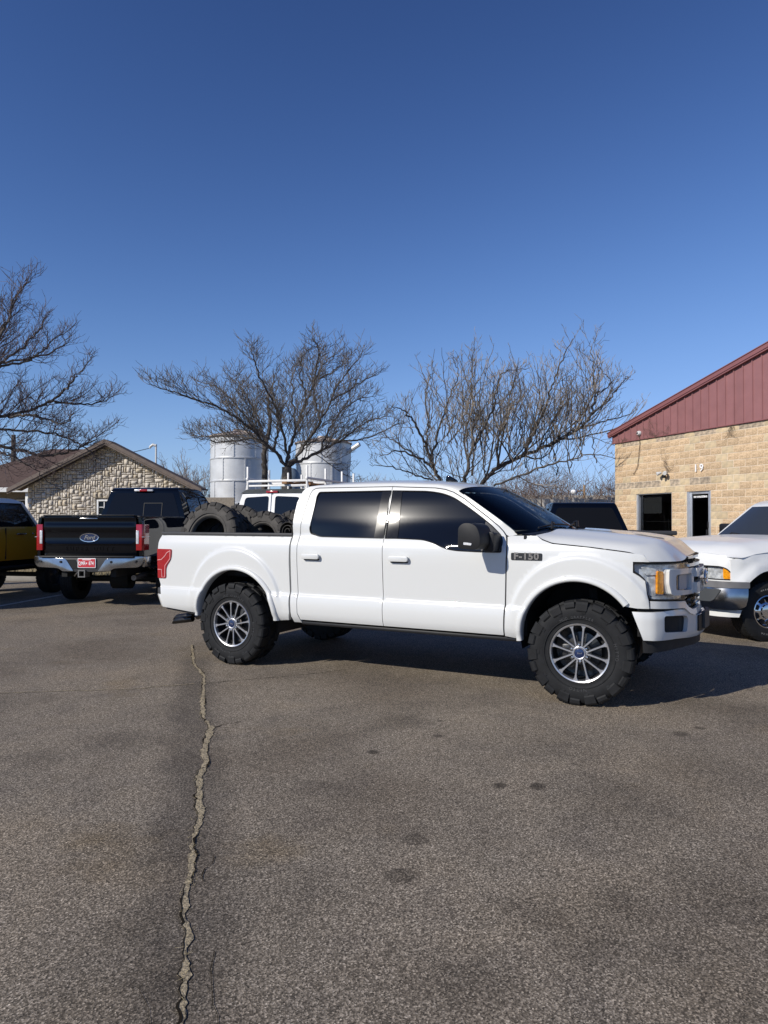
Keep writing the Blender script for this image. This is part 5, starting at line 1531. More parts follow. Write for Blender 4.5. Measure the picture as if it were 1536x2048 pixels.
# ================================================================== board fence and low shed at the back right
fe = empty('board_fence', (5.2, 27.4, 0)); tag(fe, 'weathered vertical board fence behind the bushes left of the block building', 'fence')
rf_ = random.Random(4)
fbm = []
for v in range(5):
    mb = MB(); mb.add([(0, 0, 0), (.128, 0, 0), (.128, 0, 1), (0, 0, 1), (0, .02, 0), (.128, .02, 0), (.128, .02, 1), (0, .02, 1)], [(0, 1, 2, 3), (5, 4, 7, 6), (0, 4, 5, 1), (1, 5, 6, 2), (2, 6, 7, 3), (3, 7, 4, 0)]); fbm.append(mb.mesh('board', M['board'], 0))
for i in range(46):
    put('board', fbm[i % 5], fe, (i * .142 - 1.8, rf_.uniform(-.012, .012), .02), (0, rf_.uniform(-.012, .012), 0), (1, 1, 2.40 + rf_.uniform(-.05, .05)))
mb = MB()
for z in (.4, 1.1, 1.85): mb.add(*box(-1.8, 4.8, .035, .08, z, z + .09))
mb.build('rail', M['board'], fe, 0)
sh = empty('low_shed', (8.6, 35, 0)); tag(sh, 'low distant shed roof edge just above the board fence', 'shed')
mb = MB(); mb.add(*box(-2.2, 4.0, 0, 3, 0, 2.55)); mb.build('wall', M['bark'], sh, 0)
mb = MB(); mb.add(*box(-2.4, 4.2, -.3, 3.2, 2.56, 2.80, .01)); mb.build('roof', M['fascia_pale'], sh, 0)
lp = empty('yard_lamp', (8.3, 31, 0)); tag(lp, 'small white yard lamp on a thin post beyond the fence', 'lamp')
mb = MB(); mb.add(*tube([(.45, 0, 0), (.45, 0, 3.1)], .05, 8)); mb.add(*tube([(.45, 0, 2.85), (0, 0, 2.85)], .025, 6)); mb.build('post', M['wood_pale'], lp)
mb = MB(); mb.add(*fix(*lathe([(0, 0), (.12, .02), (.15, .10), (.10, .18), (0, .2)], 14, 'z')), M=Matrix.Translation((0, 0, 2.72))); mb.build('lamp_head', M['lettering'], lp)

# ================================================================== generic pieces for the other vehicles
def mirror_y(vs, yc=0.0): return [(x, 2 * yc - y, z) for x, y, z in vs]
def ring_rect(mb, a0, a1, b0, b1, w, put_):
    for p, q, r_, s_ in ((a0, a0 + w, b0, b1), (a1 - w, a1, b0, b1), (a0 + w, a1 - w, b0, b0 + w), (a0 + w, a1 - w, b1 - w, b1)): put_(mb, p, q, r_, s_)

def pickup_greenhouse(root, x0, x1, hb, ht, zb, zt, rear_rake, front_rake, paint, glass, side_windows, far=True):
    """cab above the belt: painted shell, rear, side and front glass set 3 mm proud; x0 rear, x1 front of the belt"""
    def half(z): return hb + (ht - hb) * ((z - zb) / (zt - zb)) ** 1.15
    prof = rnd([(x0, zb), (x1, zb), (x1 - front_rake, zt - .03), (x1 - front_rake - .25, zt), (x0 + rear_rake + .12, zt), (x0 + rear_rake, zt - .04)], [0, 0, .12, .2, .1, .06], 5)
    vs, fs = extr(prof, -1, 1, 'y', .13, 4, fn=None)
    vs = [(x, (y / 1.0) * half(min(max(z, zb), zt)), z) for x, y, z in vs]
    mb = MB(); mb.add(vs, fs); cab = mb.build('cab', paint, root, 40)
    def rearx(z): return x0 + rear_rake * (z - zb) / (zt - .04 - zb)
    def frontx(z): return x1 - front_rake * (z - zb) / (zt - .03 - zb)
    def rear(o): return lambda a, b: (rearx(b) - o - .012 * (1 - (a / half(b)) ** 2), a, b)
    zr0, zr1 = zb + .05, zt - .12
    mb = MB()
    P = rnd([(-half(zr0) + .10, zr0), (half(zr0) - .10, zr0), (half(zr1) - .12, zr1), (-half(zr1) + .12, zr1)], .06)
    panel(mb, P, rear(.006), step=.12, inward=(.005, 0, 0), flip=True); mb.build('rear_window', glass, cab, 60)
    mb = MB()
    P = rnd([(-half(zr0) + .08, zr0), (half(zr0) - .08, zr0), (half(zr1) - .09, zr1 + .02), (-half(zr1) + .09, zr1 + .02)], .06)
    panel(mb, P, lambda a, b: (frontx(b) + .006 + .10 * (1 - (a / half(b)) ** 2) , a, b), step=.12, inward=(-.1, 0, 0)); mb.build('windshield', glass, cab, 60)
    for sg in (-1, 1):
        for poly in side_windows:
            mb = MB()
            panel(mb, rnd(poly, .04), lambda a, b: (a, sg * (half(b) + .006), b), step=.10, inward=(0, -sg * .006, 0), flip=(sg > 0))
            mb.build('side_window', glass, cab, 60)
    return cab, half

# ================================================================== black crew-cab truck seen from behind
bt = empty('black_pickup_truck', (-5.24, 12.5, 0), R(85.3)); tag(bt, 'black heavy-duty pickup seen from behind with chrome bumper and red licence plate', 'pickup truck')
BP = M['black_paint']
def bside(o=0.0):
    def f(x, z):
        y = float(np.interp(z, [.62, .75, .95, 1.10, 1.35, 1.55, 1.62], [.93, .965, .975, .965, .975, .965, .945])) + o
        d = math.hypot(x - 1.45, z - .62)
        if d < .62: y += .035 * min(1, (.62 - d) / .08)
        if x < .25: y -= .5 * (.25 - x) ** 2
        return (x, y, z)
    return f
arcB = arc(1.45, .52, .52, 180, 0, 24)
bedo = [(.12, .80), (.12, 1.60), (2.26, 1.60), (2.26, .62), (1.97, .60)] + arcB[::-1] + [(.93, .60), (.5, .70)]
for fl in (0, 1):
    mb = MB(); fm = bside(); fm2 = (lambda a, b: (lambda p: (p[0], p[1] if fl else -p[1], p[2]))(fm(a, b)))
    panel(mb, bedo, fm2, step=.07, inward=(0, -.05 if fl else .05, 0), flip=bool(fl)); mb.build('bed_side', BP, bt, 40)
    mb = MB(); arcs = []
    for i in range(33):
        A = R(180 - 180 * i / 32); c, s = math.cos(A), math.sin(A)
        for rr, yy in ((.51, .90), (.515, 1.005), (.565, 1.005), (.59, .985)):
            arcs.append((1.45 + rr * c, yy if fl else -yy, .52 + rr * s))
    mb.add(*fix(arcs, [(4 * i + k, 4 * i + 4 + k, 4 * i + 5 + k, 4 * i + 1 + k) for i in range(32) for k in range(3)])); mb.build('arch_flare', BP, bt, 40)
mb = MB(); mb.add(*box(.14, 2.25, -.93, -.84, 1.585, 1.635, .015)); mb.add(*box(.14, 2.25, .84, .93, 1.585, 1.635, .015)); mb.build('bed_rail_cap', M['black_trim'], bt)
mb = MB(); mb.add(*box(.2, 2.24, -.84, .84, .90, .95)); mb.add(*box(.2, 2.24, -.86, -.84, .9, 1.58)); mb.add(*box(.2, 2.24, .84, .86, .9, 1.58)); mb.add(*box(2.24, 2.27, -.9, .9, .7, 1.6)); mb.build('bed_liner', M['liner'], bt)
# tailgate with pressed creases
def tgf(y, z):
    x = float(np.interp(z, [.90, .95, 1.02, 1.10, 1.118, 1.135, 1.16, 1.345, 1.365, 1.39, 1.47, 1.49, 1.56, 1.60, 1.628], [.150, .130, .122, .120, .112, .100, .118, .118, .104, .094, .094, .108, .112, .092, .105]))
    return (x + .02 * (y / .85) ** 4, y, z)
mb = MB(); panel(mb, rnd([(-.85, .905), (.85, .905), (.85, 1.628), (-.85, 1.628)], .02), tgf, step=.08, rows=[.93, .95, 1.0, 1.05, 1.09, 1.10, 1.118, 1.128, 1.137, 1.15, 1.2, 1.25, 1.3, 1.33, 1.35, 1.365, 1.38, 1.41, 1.46, 1.478, 1.49, 1.53, 1.57, 1.59, 1.61], inward=(.06, 0, 0), flip=True)
tgo = mb.build('tailgate', BP, bt, 40)
mb = MB(); mb.add(*box(.075, .20, -.84, .84, 1.630, 1.652, .008)); mb.build('tailgate_cap', M['black_trim'], tgo)
mb = MB(); mb.add(*box(.086, .10, -.16, .17, 1.575, 1.592, .003)); mb.build('tailgate_handle', M['chrome_dull'], tgo)
em = MB(); ov = [(0, .168 * math.cos(R(t)), .074 * math.sin(R(t))) for t in range(0, 360, 8)]
em.add(*tube(ov, .011, 6, closed=True)); em.build('emblem_ring', M['chrome'], tgo, loc=(.108, .0, 1.245))
em = MB(); em.add(*extr([(a, b) for _, a, b in ov], -.004, .012, 'x')); em.build('emblem', M['blue_oval'], tgo, loc=(.108, 0, 1.245))
em = MB(); em.add(*text('Ford', .105, .002, .35, .95, 2, .002), M=frame((.1025, 0, 1.245), (0, -1, 0), (0, 0, 1))); em.build('emblem_script', M['chrome'], tgo, 0)
em = MB(); em.add(*text('SUPER DUTY', .098, .006, 0, 1.75, 2, .002), M=frame((.119, 0, 1.045), (0, -1, 0), (0, 0, 1)) @ Matrix.Scale(1.0, 4)); em.build('tailgate_lettering', BP, tgo, 0)
for sg in (-1, 1):
    f = (lambda vs: vs) if sg > 0 else (lambda vs: mirror_y(vs))
    la = empty('tail_light', (0, 0, 0), parent=bt)
    mb = MB(); vs, fs = extr(rnd([(.095, .862), (.33, .990), (.33, .975), (.15, .985), (.105, .972)][:0] or [(.098, .860), (.098, .968), (.125, .992), (.34, 1.000), (.34, .86)], [.01, .03, .02, .01, .01]), 1.022, 1.480, 'z', .006, 2)
    mb.add(f(vs), fs, flip=(sg < 0)); mb.build('lamp_body', M['red_lens'], la)
    mb = MB(); vs, fs = box(.090, .12, .863, .912, 1.135, 1.372, .006); mb.add(f(vs), fs, flip=(sg < 0)); mb.build('reverse_lamp', M['white_lens'], la)
    mb = MB(); vs, fs = box(.10, .346, .87, 1.0055, 1.255, 1.263); mb.add(f(vs), fs, flip=(sg < 0)); mb.build('lamp_rib', M['lamp_dark'], la)
# chrome bumper in two wings and a dark centre
def ring_y(vs): return [(x + .10 * abs(y) ** 3, y, z) for x, y, z in vs]
bmp = empty('rear_bumper', (0, 0, 0), parent=bt)
wing = rnd([(1.0, .80), (1.0, .915), (.86, .915), (.83, .885), (.40, .885), (.36, .86), (.22, .655), (.43, .655), (.50, .705), (.60, .715), (.93, .725)], [.05, .02, .02, .02, .03, .03, .02, .02, .03, .03, .05], 3)
for sg in (-1, 1):
    P = [(sg * a, b) for a, b in wing]
    if area(P) < 0: P = P[::-1]
    mb = MB(); vs, fs = extr(P, -.02, .20, 'x', .022, 3); mb.add(ring_y(vs), fs)
    vs, fs = box(.15, .42, .95, 1.005, .72, .91, .02); mb.add(vs if sg > 0 else mirror_y(vs), fs, flip=(sg < 0)); mb.build('bumper_wing', M['chrome_dull'], bmp)
    for y in (.90, .46):
        mb = MB(); mb.add(*fix(*lathe([(0, -.024), (.018, -.024), (.022, -.018)], 14, 'x')), M=Matrix.Translation((.02 if y > .8 else 0, sg * y, .82))); mb.build('parking_sensor', M['black_trim'], bmp)
mb = MB(); mb.add(*extr(rnd([(-.36, .645), (.36, .645), (.46, .89), (-.46, .89)], .02), .0, .2, 'x', .01)); mb.build('bumper_centre', M['rail_cap'], bmp)
mb = MB(); mb.add(*box(-.01, .2, -.86, .86, .892, .925, .012)); mb.build('step_pad', M['black_trim'], bmp)
mb = MB(); mb.add(*extr([(.30, .70), (.42, .86), (.20, .86), (.12, .70)][::-1], -.008, .05, 'x')); mb.build('step_recess', M['dark'], bmp)
pl = empty('licence_plate', (0, 0, 0), parent=bt)
mb = MB(); mb.add(*extr(rnd([(-.165, -.085), (.165, -.085), (.165, .085), (-.165, .085)], .015), -.02, -.006, 'x', .003, 1), M=Matrix.Translation((0, -.02, .80))); mb.build('plate_frame', M['lettering'], pl)
mb = MB(); mb.add(*box(-.023, -.0205, -.172, .132, .728, .872)); mb.build('plate_face', M['plate_red'], pl)
mb = MB()
for wd_, yy in (('QMR', .066), ('874', -.104)): mb.add(*text(wd_, .092, .0008, 0, 1.0, 2, .001), M=frame((-.0235, yy, .795), (0, -1, 0), (0, 0, 1)) @ Matrix.Scale(.66, 4, (1, 0, 0)))
st = [((.022 if i % 2 == 0 else .009) * math.cos(R(90 + 36 * i)), (.022 if i % 2 == 0 else .009) * math.sin(R(90 + 36 * i))) for i in range(10)]
mb.add(*extr(st, -.0245, -.0236, 'x'), M=Matrix.Translation((0, -.018, .797))); mb.build('plate_characters', M['lettering'], pl, 0)
mb = MB(); mb.add(*box(-.0242, -.0232, -.10, .06, .853, .866)); mb.build('plate_top_line', M['lettering'], pl)
mb = MB(); ring_rect(mb, -.065, .065, .55, .68, .02, lambda m, a, b, c, d_: m.add(*box(-.03, .15, a + .07, b + .07, c, d_))); mb.add(*tube([(.02, .22, .57), (-.02, .16, .62), (.02, .10, .66)], .012, 6)); mb.build('tow_hitch', M['steel'], bt)
mb = MB(); mb.add(*tube([(1.45, -.9, .415), (1.45, .9, .415)], .06, 10)); mb.add(*tube([(1.45, -.18, .415), (1.45, .18, .415)], .2, 12)); mb.add(*box(.1, 5.8, -.5, -.4, .55, .75)); mb.add(*box(.1, 5.8, .4, .5, .55, .75)); mb.add(*box(2.3, 6.0, -.85, .85, .50, .75)); mb.build('chassis', M['dark'], bt)
mb = MB(); mb.add(*tube([(.55, -.62, .50), (1.0, -.60, .52), (2.0, -.55, .55)], .05, 10)); mb.build('exhaust_pipe', M['steel'], bt)
cabB, halfB = pickup_greenhouse(bt, 2.30, 4.72, .965, .70, 1.46, 2.25, .16, .78, BP, M['glass_clean'], [[(2.62, 1.50), (3.46, 1.50), (3.46, 2.06), (2.76, 2.06)], [(3.54, 1.50), (4.55, 1.50), (4.02, 2.06), (3.54, 2.06)]])
mb = MB(); mb.add(*box(2.29, 4.9, -.965, .965, .62, 1.4595, .05)); mb.add(*box(4.9, 6.25, -.96, .96, .72, 1.50, .12)); mb.build('cab_body', BP, bt)
hb = empty('high_brake_light', (0, 0, 0), parent=bt)
mb = MB(); mb.add(*box(2.385, 2.45, -.20, .20, 2.163, 2.203, .01)); mb.build('cargo_lamp', M['white_lens'], hb)
mb = MB(); mb.add(*box(2.380, 2.44, -.085, .085, 2.161, 2.205, .006)); mb.build('brake_lamp', M['red_lens'], hb)
mb = MB(); ring_rect(mb, -.42, -.02, 1.58, 1.92, .012, lambda m, a, b, c, d_: m.add(*box(2.285, 2.31, a, b, c, d_, fn=lambda x, y, z: (x + .16 * (z - 1.46) / .75 - .010, y, z)))); mb.build('sliding_window_frame', M['black_trim'], cabB)
for yy, rz in ((-1.09, 0), (1.09, 180)):
    wheel(bt, (1.45, yy, .415), R(rz), 'black'); wheel(bt, (5.35, yy, .415), R(rz), 'black')
for sg in (-1, 1):
    mm = MB(); vs, fs = box(4.55, 4.75, 1.0, 1.26, 1.50, 1.80, .04); mm.add(vs if sg > 0 else mirror_y(vs), fs, flip=(sg < 0)); mm.build('wing_mirror', M['black_trim'], bt)

# ================================================================== gold off-roader, its shaded right flank in view at the left edge
SD = Vector((.20, .98, 0)).normalized()
su = empty('gold_off_roader', (-7.1, 15.0, 0), math.atan2(SD.y, SD.x)); tag(su, 'gold off-roader with pale roof, its shaded flank at the left edge', 'off-roader')
YW = 1.85
arcS = lambda cx: arc(cx, .42, .50, 180, 0, 20)[::-1]
sidep = [(1.25, .80), (1.25, 1.22), (1.05, 1.34), (-.10, 1.405), (-.26, 1.425), (-3.45, 1.425), (-3.52, 1.30), (-3.52, .80), (-2.9, .77)] + arc(-2.35, .52, .50, 150, 30, 16) + [(-1.8, .765), (-.2, .765)] + arc(.35, .52, .50, 150, 30, 16) + [(.9, .77)]
def suf(x, z, far=False):
    y = float(np.interp(z, [.7, .85, 1.1, 1.28, 1.36, 1.43], [.06, .015, .0, .004, .03, .055]))
    if x > .7: y += .25 * (x - .7) ** 2
    return (x, y if not far else YW - y, z)
for fl in (0, 1):
    mb = MB(); panel(mb, sidep[::-1], lambda x, z: suf(x, z, fl), step=.09, inward=(0, -.05 if fl else .05, 0), flip=bool(fl)); mb.build('body_side', M['gold'], su, 40)
    mb = MB(); y0, y1 = (-.025, .10) if not fl else (YW - .10, YW + .025)
    for cx in (-2.35, .35):
        A = arc(cx, .52, .515, 178, 2, 18)
        vs = []
        for (x, z), (x2, z2) in zip(A, arc(cx, .52, .60, 178, 2, 18)): vs += [(x, y0, z), (x, y1, z), (x2, y0, z2), (x2, y1, z2)]
        fs = []
        for i in range(18):
            k = 4 * i; fs += [(k, k + 4, k + 5, k + 1), (k, k + 2, k + 6, k + 4), (k + 2, k + 3, k + 7, k + 6)]
        mb.add(*fix(vs, fs))
    mb.build('arch_flare', M['black_trim'], su)
mb = MB(); mb.add(*extr(rnd([(-3.50, .80), (1.22, .80), (1.23, 1.20), (1.05, 1.33), (-.15, 1.40), (-.3, 1.42), (-3.44, 1.42), (-3.50, 1.3)], .04), .10, YW - .10, 'y', .03)); mb.build('body', M['gold'], su)
def shalf(z): return float(np.interp(z, [1.42, 1.92], [.865, .715]))
mb = MB(); vs, fs = extr(rnd([(-3.40, 1.421), (-.26, 1.421), (-.55, 1.90), (-3.28, 1.90)], [.02, .03, .06, .08]), -1, 1, 'y', .03, 3); vs = [(x, YW / 2 + y * shalf(z), z) for x, y, z in vs]; mb.add(vs, fs); mb.build('window_band', M['glass_clean'], su)
for sg in (-1, 1):
    mb = MB(); mb.add(*tube([(-.24, YW / 2 + sg * .872, 1.43), (-.40, YW / 2 + sg * .80, 1.68), (-.55, YW / 2 + sg * .735, 1.90)], .028, 6)); mb.build('windshield_pillar', M['white_old'], su)
mb = MB(); vs, fs = extr(rnd([(-3.36, 1.895), (-.50, 1.895), (-.75, 1.985), (-2.6, 2.02), (-3.28, 1.98)], [.03, .04, .15, .4, .06]), -1, 1, 'y', .05, 3); vs = [(x, YW / 2 + y * (.745 - max(0, (z - 1.93)) * 1.1), z) for x, y, z in vs]; mb.add(vs, fs); mb.build('roof', M['white_old'], su)
for x0, x1 in ((-.95, -.70), (-2.0, -1.76)):
    mb = MB(); mb.add(*box(x0, x1, -.045, -.015, 1.265, 1.295, .008)); mb.add(*box(x0 + .02, x0 + .04, -.02, .01, 1.27, 1.29)); mb.build('door_handle', M['chrome_dull'], su)
mb = MB(); mb.add(*fix(*lathe([(0, -.012), (.015, -.012), (.018, .004)], 12)), M=Matrix.Translation((-.46, 0, 1.285))); mb.build('door_lock', M['chrome'], su)
for x in (-.30, -1.22):
    mb = MB(); mb.add(*box(x - .005, x + .005, -.002, .02, .80, 1.40)); mb.build('door_seam', M['dark'], su)
for sg in (-1, 1):
    mb = MB(); yc = YW / 2 + sg * 1.05; mb.add(*box(-.20, -.06, yc - .13, yc + .13, 1.49, 1.64, .03)); mb.build('wing_mirror', M['black_trim'], su)
    for x in (-2.35, .35): wheel(su, (x, .03 if sg < 0 else YW - .03, .385), R(180) if sg > 0 else 0, 'suv')
mb = MB(); mb.add(*box(-3.62, -3.45, .05, YW - .05, .60, .80, .04)); mb.add(*box(1.2, 1.4, .05, YW - .05, .60, .82, .04)); mb.build('bumper', M['black_trim'], su)
mb = MB(); mb.add(*box(-3.3, 1.0, .45, YW - .45, .52, .78)); mb.add(*box(-1.7, -.3, .02, .16, .60, .66, .02)); mb.add(*tube([(-2.35, .2, .385), (-2.35, 1.65, .385)], .05, 8)); mb.add(*tube([(.35, .2, .385), (.35, 1.65, .385)], .05, 8)); mb.build('chassis', M['dark'], su)

# ================================================================== white work van with a ladder rack
va = empty('white_van', (-2.65, 16.5, 0), math.atan2(.949, .315)); tag(va, 'white work van with dark roof and ladder rack behind the pickup cab', 'van')
def vhalf(z): return float(np.interp(z, [.5, 1.2, 1.45, 1.85, 2.10, 2.22], [.98, .99, .965, .885, .80, .62]))
mb = MB(); vs, fs = extr(rnd([(0, .5), (4.6, .5), (5.4, .55), (5.45, 1.1), (4.7, 1.32), (3.9, 2.12), (3.4, 2.17), (.16, 2.17), (.03, 1.35)], [.05, .1, .1, .1, .1, .2, .3, .10, .2]), -1, 1, 'y', .05, 3, sub=.5); vs = [(x, y * vhalf(z), z) for x, y, z in vs]; mb.add(vs, fs); vb = mb.build('body', M['van_white'], va, 60)
def vrx(z): return float(np.interp(z, [.5, 1.35, 2.09], [0.0, .03, .145])) - .012
for sg in (-1, 1):
    mb = MB(); P = [(sg * .03, .58), (sg * (vhalf(.58) - .09), .58), (sg * (vhalf(1.45) - .085), 1.45), (sg * (vhalf(2.04) - .075), 2.06), (sg * .03, 2.095)]
    if area(P) < 0: P = P[::-1]
    hole = [(sg * .085, 1.40), (sg * (vhalf(1.40) - .16), 1.40), (sg * (vhalf(2.0) - .13), 2.005), (sg * .08, 2.035)]
    if area(hole) < 0: hole = hole[::-1]
    hole = rnd(hole, .07)
    panel(mb, rnd(P, [.02] * 5), lambda y, z: (vrx(z) - .012, y, z), [hole], .10, inward=(.025, 0, 0), flip=True); rd = mb.build('rear_door', M['van_white'], va, 50)
    mb = MB(); panel(mb, inset(hole, -.01), lambda y, z: (vrx(z) - .002, y, z), step=.1, inward=(.005, 0, 0), flip=True); mb.build('door_window', M['glass_dark'], rd, 60)
    mb = MB(); mb.add(*box(-.03, .05, sg * .80 - .05, sg * .80 + .05, 1.0, 1.38, .01)); mb.build('tail_light', M['red_lens'], va)
    mb = MB(); mb.add(*tube([(-.015, sg * (vhalf(1.9) - .06), 1.88), (-.0, sg * (vhalf(1.8) - .04), 1.80)], .02, 6)); mb.build('hinge', M['black_trim'], rd)
mb = MB(); vs, fs = extr(rnd([(.11, 2.10), (3.5, 2.12), (3.4, 2.195), (.20, 2.195)], [.02, .1, .1, .05]), -1, 1, 'y', .03, 2); vs = [(x, y * (.835 - max(0, z - 2.1) * 1.2), z) for x, y, z in vs]; mb.add(vs, fs); mb.build('roof', M['van_roof'], va)
mb = MB(); mb.add(*box(.085, .15, -.15, .15, 2.105, 2.150, .012)); mb.build('high_brake_light', M['red_lens'], va)
mb = MB(); mb.add(*box(-.14, .05, -.95, .95, .45, .62, .04)); mb.build('rear_bumper', M['black_trim'], va)
va.scale = (1, 1, 1.045)
lr = empty('ladder_rack', (0, 0, 0), parent=va)
for x in (.35, 1.45, 2.55, 3.4):
    for y in (-.78, .78):
        mb = MB(); mb.add(*box(x - .022, x + .022, y - .022, y + .022, 2.12, 2.72, .006)); mb.add(*tube([(x, y, 2.36), (x + .02, y * 1.07, 2.14)], .02, 6)); mb.build('rack_post', M['rack_white'], lr)
    mb = MB(); mb.add(*box(x - .024, x + .024, -.757, .757, 2.36, 2.41, .006)); mb.build('rack_crossbar', M['rack_white'], lr)
for y in (-.78, .78):
    mb = MB(); mb.add(*box(.30, 3.5, y - .026, y + .026, 2.415, 2.465, .006)); mb.build('rack_side_rail', M['rack_white'], lr)
mb = MB(); mb.add(*box(.345, .375, -.757, .757, 2.26, 2.30, .005)); mb.build('rack_crossbar', M['rack_white'], lr)
for sg in (-1, 1):
    for x in (.95, 4.1): wheel(va, (x, sg * .93, .385), R(180) if sg > 0 else 0, 'van')
vr = math.atan2(.949, .315)
def v2w(x, y, z): return Vector((-2.65 + math.cos(vr) * x - math.sin(vr) * y, 16.5 + math.sin(vr) * x + math.cos(vr) * y, z))
for lab, y, z, x0, x1, w_ in (('brown timber plank at the left on the van ladder rack', -.24, 2.44, .25, 3.5, .13), ('brown timber plank topmost in the small pile on the van rack', -.40, 2.49, .55, 3.6, .10), ('brown timber plank at the right of the van ladder rack', -.56, 2.44, .9, 3.7, .12)):
    mb = MB(); mb.add(*box(x0, x1, -w_ / 2, w_ / 2, -.028, .028, .006))
    o = mb.build('timber_plank', M['wood'], loc=v2w(0, y, z), rot=(0, 0, vr)); tag(o, lab, 'plank', 'timber planks on the van rack')

# ================================================================== old white pickup facing left at the right edge
RF = Vector((-.95, -.31, 0)).normalized()
ra = empty('old_white_pickup_truck', (4.90, 9.05, 0), math.atan2(RF.y, RF.x)); tag(ra, 'old white rounded pickup with chrome bumper facing left at the right edge', 'pickup truck')
WO = M['white_old']; RC = -1.0
# plan curve round the front (x forward, y across, from the left side to the middle)
RCv = [(.10, .02), (.25, .015), (.43, -.02), (.55, -.09), (.62, -.20), (.67, -.42), (.70, -.70), (.71, -1.0)]
class RCurve:
    pass
RCU = Curve2([(a, -b) for a, b in RCv])
def rat(s, o=0.0):
    L_ = RCU.L; m = s > L_; q = 2 * L_ - s if m else s
    u, v = np.interp(q, RCU.t, RCU.u), np.interp(q, RCU.t, RCU.v)
    e = .01
    d = Vector((np.interp(q + e, RCU.t, RCU.u) - np.interp(q - e, RCU.t, RCU.u), np.interp(q + e, RCU.t, RCU.v) - np.interp(q - e, RCU.t, RCU.v)))
    d = d.normalized() if d.length > 1e-6 else Vector((0, 1))
    n = Vector((d.y, -d.x)); u, v = u + n.x * o, v + n.y * o
    y = -v
    if m: y = 2 * RC - y; return u, y, n.x, n.y
    return u, y, n.x, -n.y
def rmap(o=0.0, g=None): return lambda s, z: (lambda p: (p[0], p[1], z))(rat(s, o + (g(z) if g else 0)))
def rpan(name, poly, mt, o=0.0, d=.03, parent=None, holes=(), step=.06, mirror=True, g=None):
    res = []
    for fl in ((0, 1) if mirror else (0,)):
        mm = (lambda pl: [(2 * RCU.L - a, b) for a, b in pl][::-1]) if fl else (lambda pl: pl)
        mb = MB(); panel(mb, mm(poly), rmap(o, g), [mm(h) for h in holes], step, lambda p: Vector((-rat(p.x)[2] * d, -rat(p.x)[3] * d, 0)), flip=True)
        par = parent[fl] if isinstance(parent, list) else (parent or ra)
        res.append(mb.build(name, mt, par, 40))
    return res
# left and right sides
def rside(sg):
    def f(x, z):
        y = float(np.interp(z, [.42, .55, .80, .95, 1.06, 1.14, 1.22, 1.30], [-.06, -.01, .015, .0, .0, -.03, -.05, -.08]))
        d = math.hypot(x, z - .50)
        if d < .56 : y += .035 * min(1, (.56 - d) / .07)
        if x > .25: y -= float(np.interp(x, [.25, .43, .55, .62], [0.0, .035, .105, .2]))
        return (x, y if sg > 0 else 2 * RC - y, z)
    return f
arcW = arc(0, .44, .47, 178, 12, 24)
fen = [(-1.15, .42), (-1.15, 1.20), (-.2, 1.165), (.20, 1.12), (.45, 1.07), (.52, 1.05), (.52, .78), (.50, .72), (.475, .60)] + arcW[::-1] + [(-.50, .42)]
door_ = [(-2.35, .42), (-2.35, 1.27), (-1.16, 1.27), (-1.16, .42)]
bed_ = [(-5.0, .50), (-5.0, 1.27), (-2.43, 1.27), (-2.43, .45), (-2.9, .45)] + [(x - 3.4, z) for x, z in arc(0, .44, .47, 0, 180, 20)] + [(-4.0, .45)]
for sg in (1, -1):
    for nm, poly, st in (('front_fender', fen, .05), ('door', inset(door_, .004), .08), ('bed_side', bed_, .08)):
        mb = MB(); panel(mb, poly, rside(sg), step=st, inward=(0, -.03 * sg, 0), flip=(sg > 0)); mb.build(nm, WO, ra, 50)
    mb = MB(); vs, fs = box(-2.30, -2.08, .005, .04, 1.06, 1.11, .01); mb.add(vs if sg > 0 else mirror_y(vs, RC), fs, flip=(sg < 0)); mb.build('door_handle', M['black_trim'], ra)
# nose: below-hood face, lamps
def lean(z): return -.05 * max(0, (z - .95) / .2) ** 2
HLp = rnd([(.42, .800), (1.10, .80), (1.10, .955), (.58, .955), (.50, .93), (.42, .86)], [.03, .01, .01, .05, .05, .04])
face_ = [(.405, .76), (2 * RCU.L - .405, .76), (2 * RCU.L - .405, 1.085), (2 * RCU.L - .82, 1.125), (RCU.L, 1.13), (.82, 1.125), (.405, 1.085)]
rpan('front_face', face_, WO, -.02, .05, mirror=False, g=lean, holes=[HLp, [(2 * RCU.L - a, b) for a, b in HLp][::-1]])
rh = rpan('headlight', HLp, M['reflector'], -.05, .0)
rpan('headlight_lens', inset(HLp, .004), M['lens'], -.010, .02, parent=rh)
rpan('turn_lamp', rnd([(.425, .806), (.545, .806), (.545, .95), (.50, .925), (.425, .855)], .02), M['amber'], -.020, .03, parent=rh)
rpan('lamp_divider', [(.775, .805), (.788, .805), (.788, .952), (.775, .952)], M['black_trim'], -.012, .03, parent=rh)
rpan('lamp_surround', inset(HLp, -.012), M['black_trim'], -.018, .03, holes=[inset(HLp, .003)])
rpan('grille', rnd([(1.18, .80), (2 * RCU.L - 1.18, .80), (2 * RCU.L - 1.12, 1.08), (1.12, 1.08)], .05), M['chrome_dull'], .03, .05, mirror=False, holes=[rnd([(1.24, .84), (RCU.L - .04, .84), (RCU.L - .04, 1.04), (1.20, 1.04)], .02), rnd([(RCU.L + .04, .84), (2 * RCU.L - 1.24, .84), (2 * RCU.L - 1.20, 1.04), (RCU.L + .04, 1.04)], .02)])
rpan('grille_mesh', [(1.18, .81), (2 * RCU.L - 1.18, .81), (2 * RCU.L - 1.12, 1.07), (1.12, 1.07)], M['dark'], -.015, .0, mirror=False)
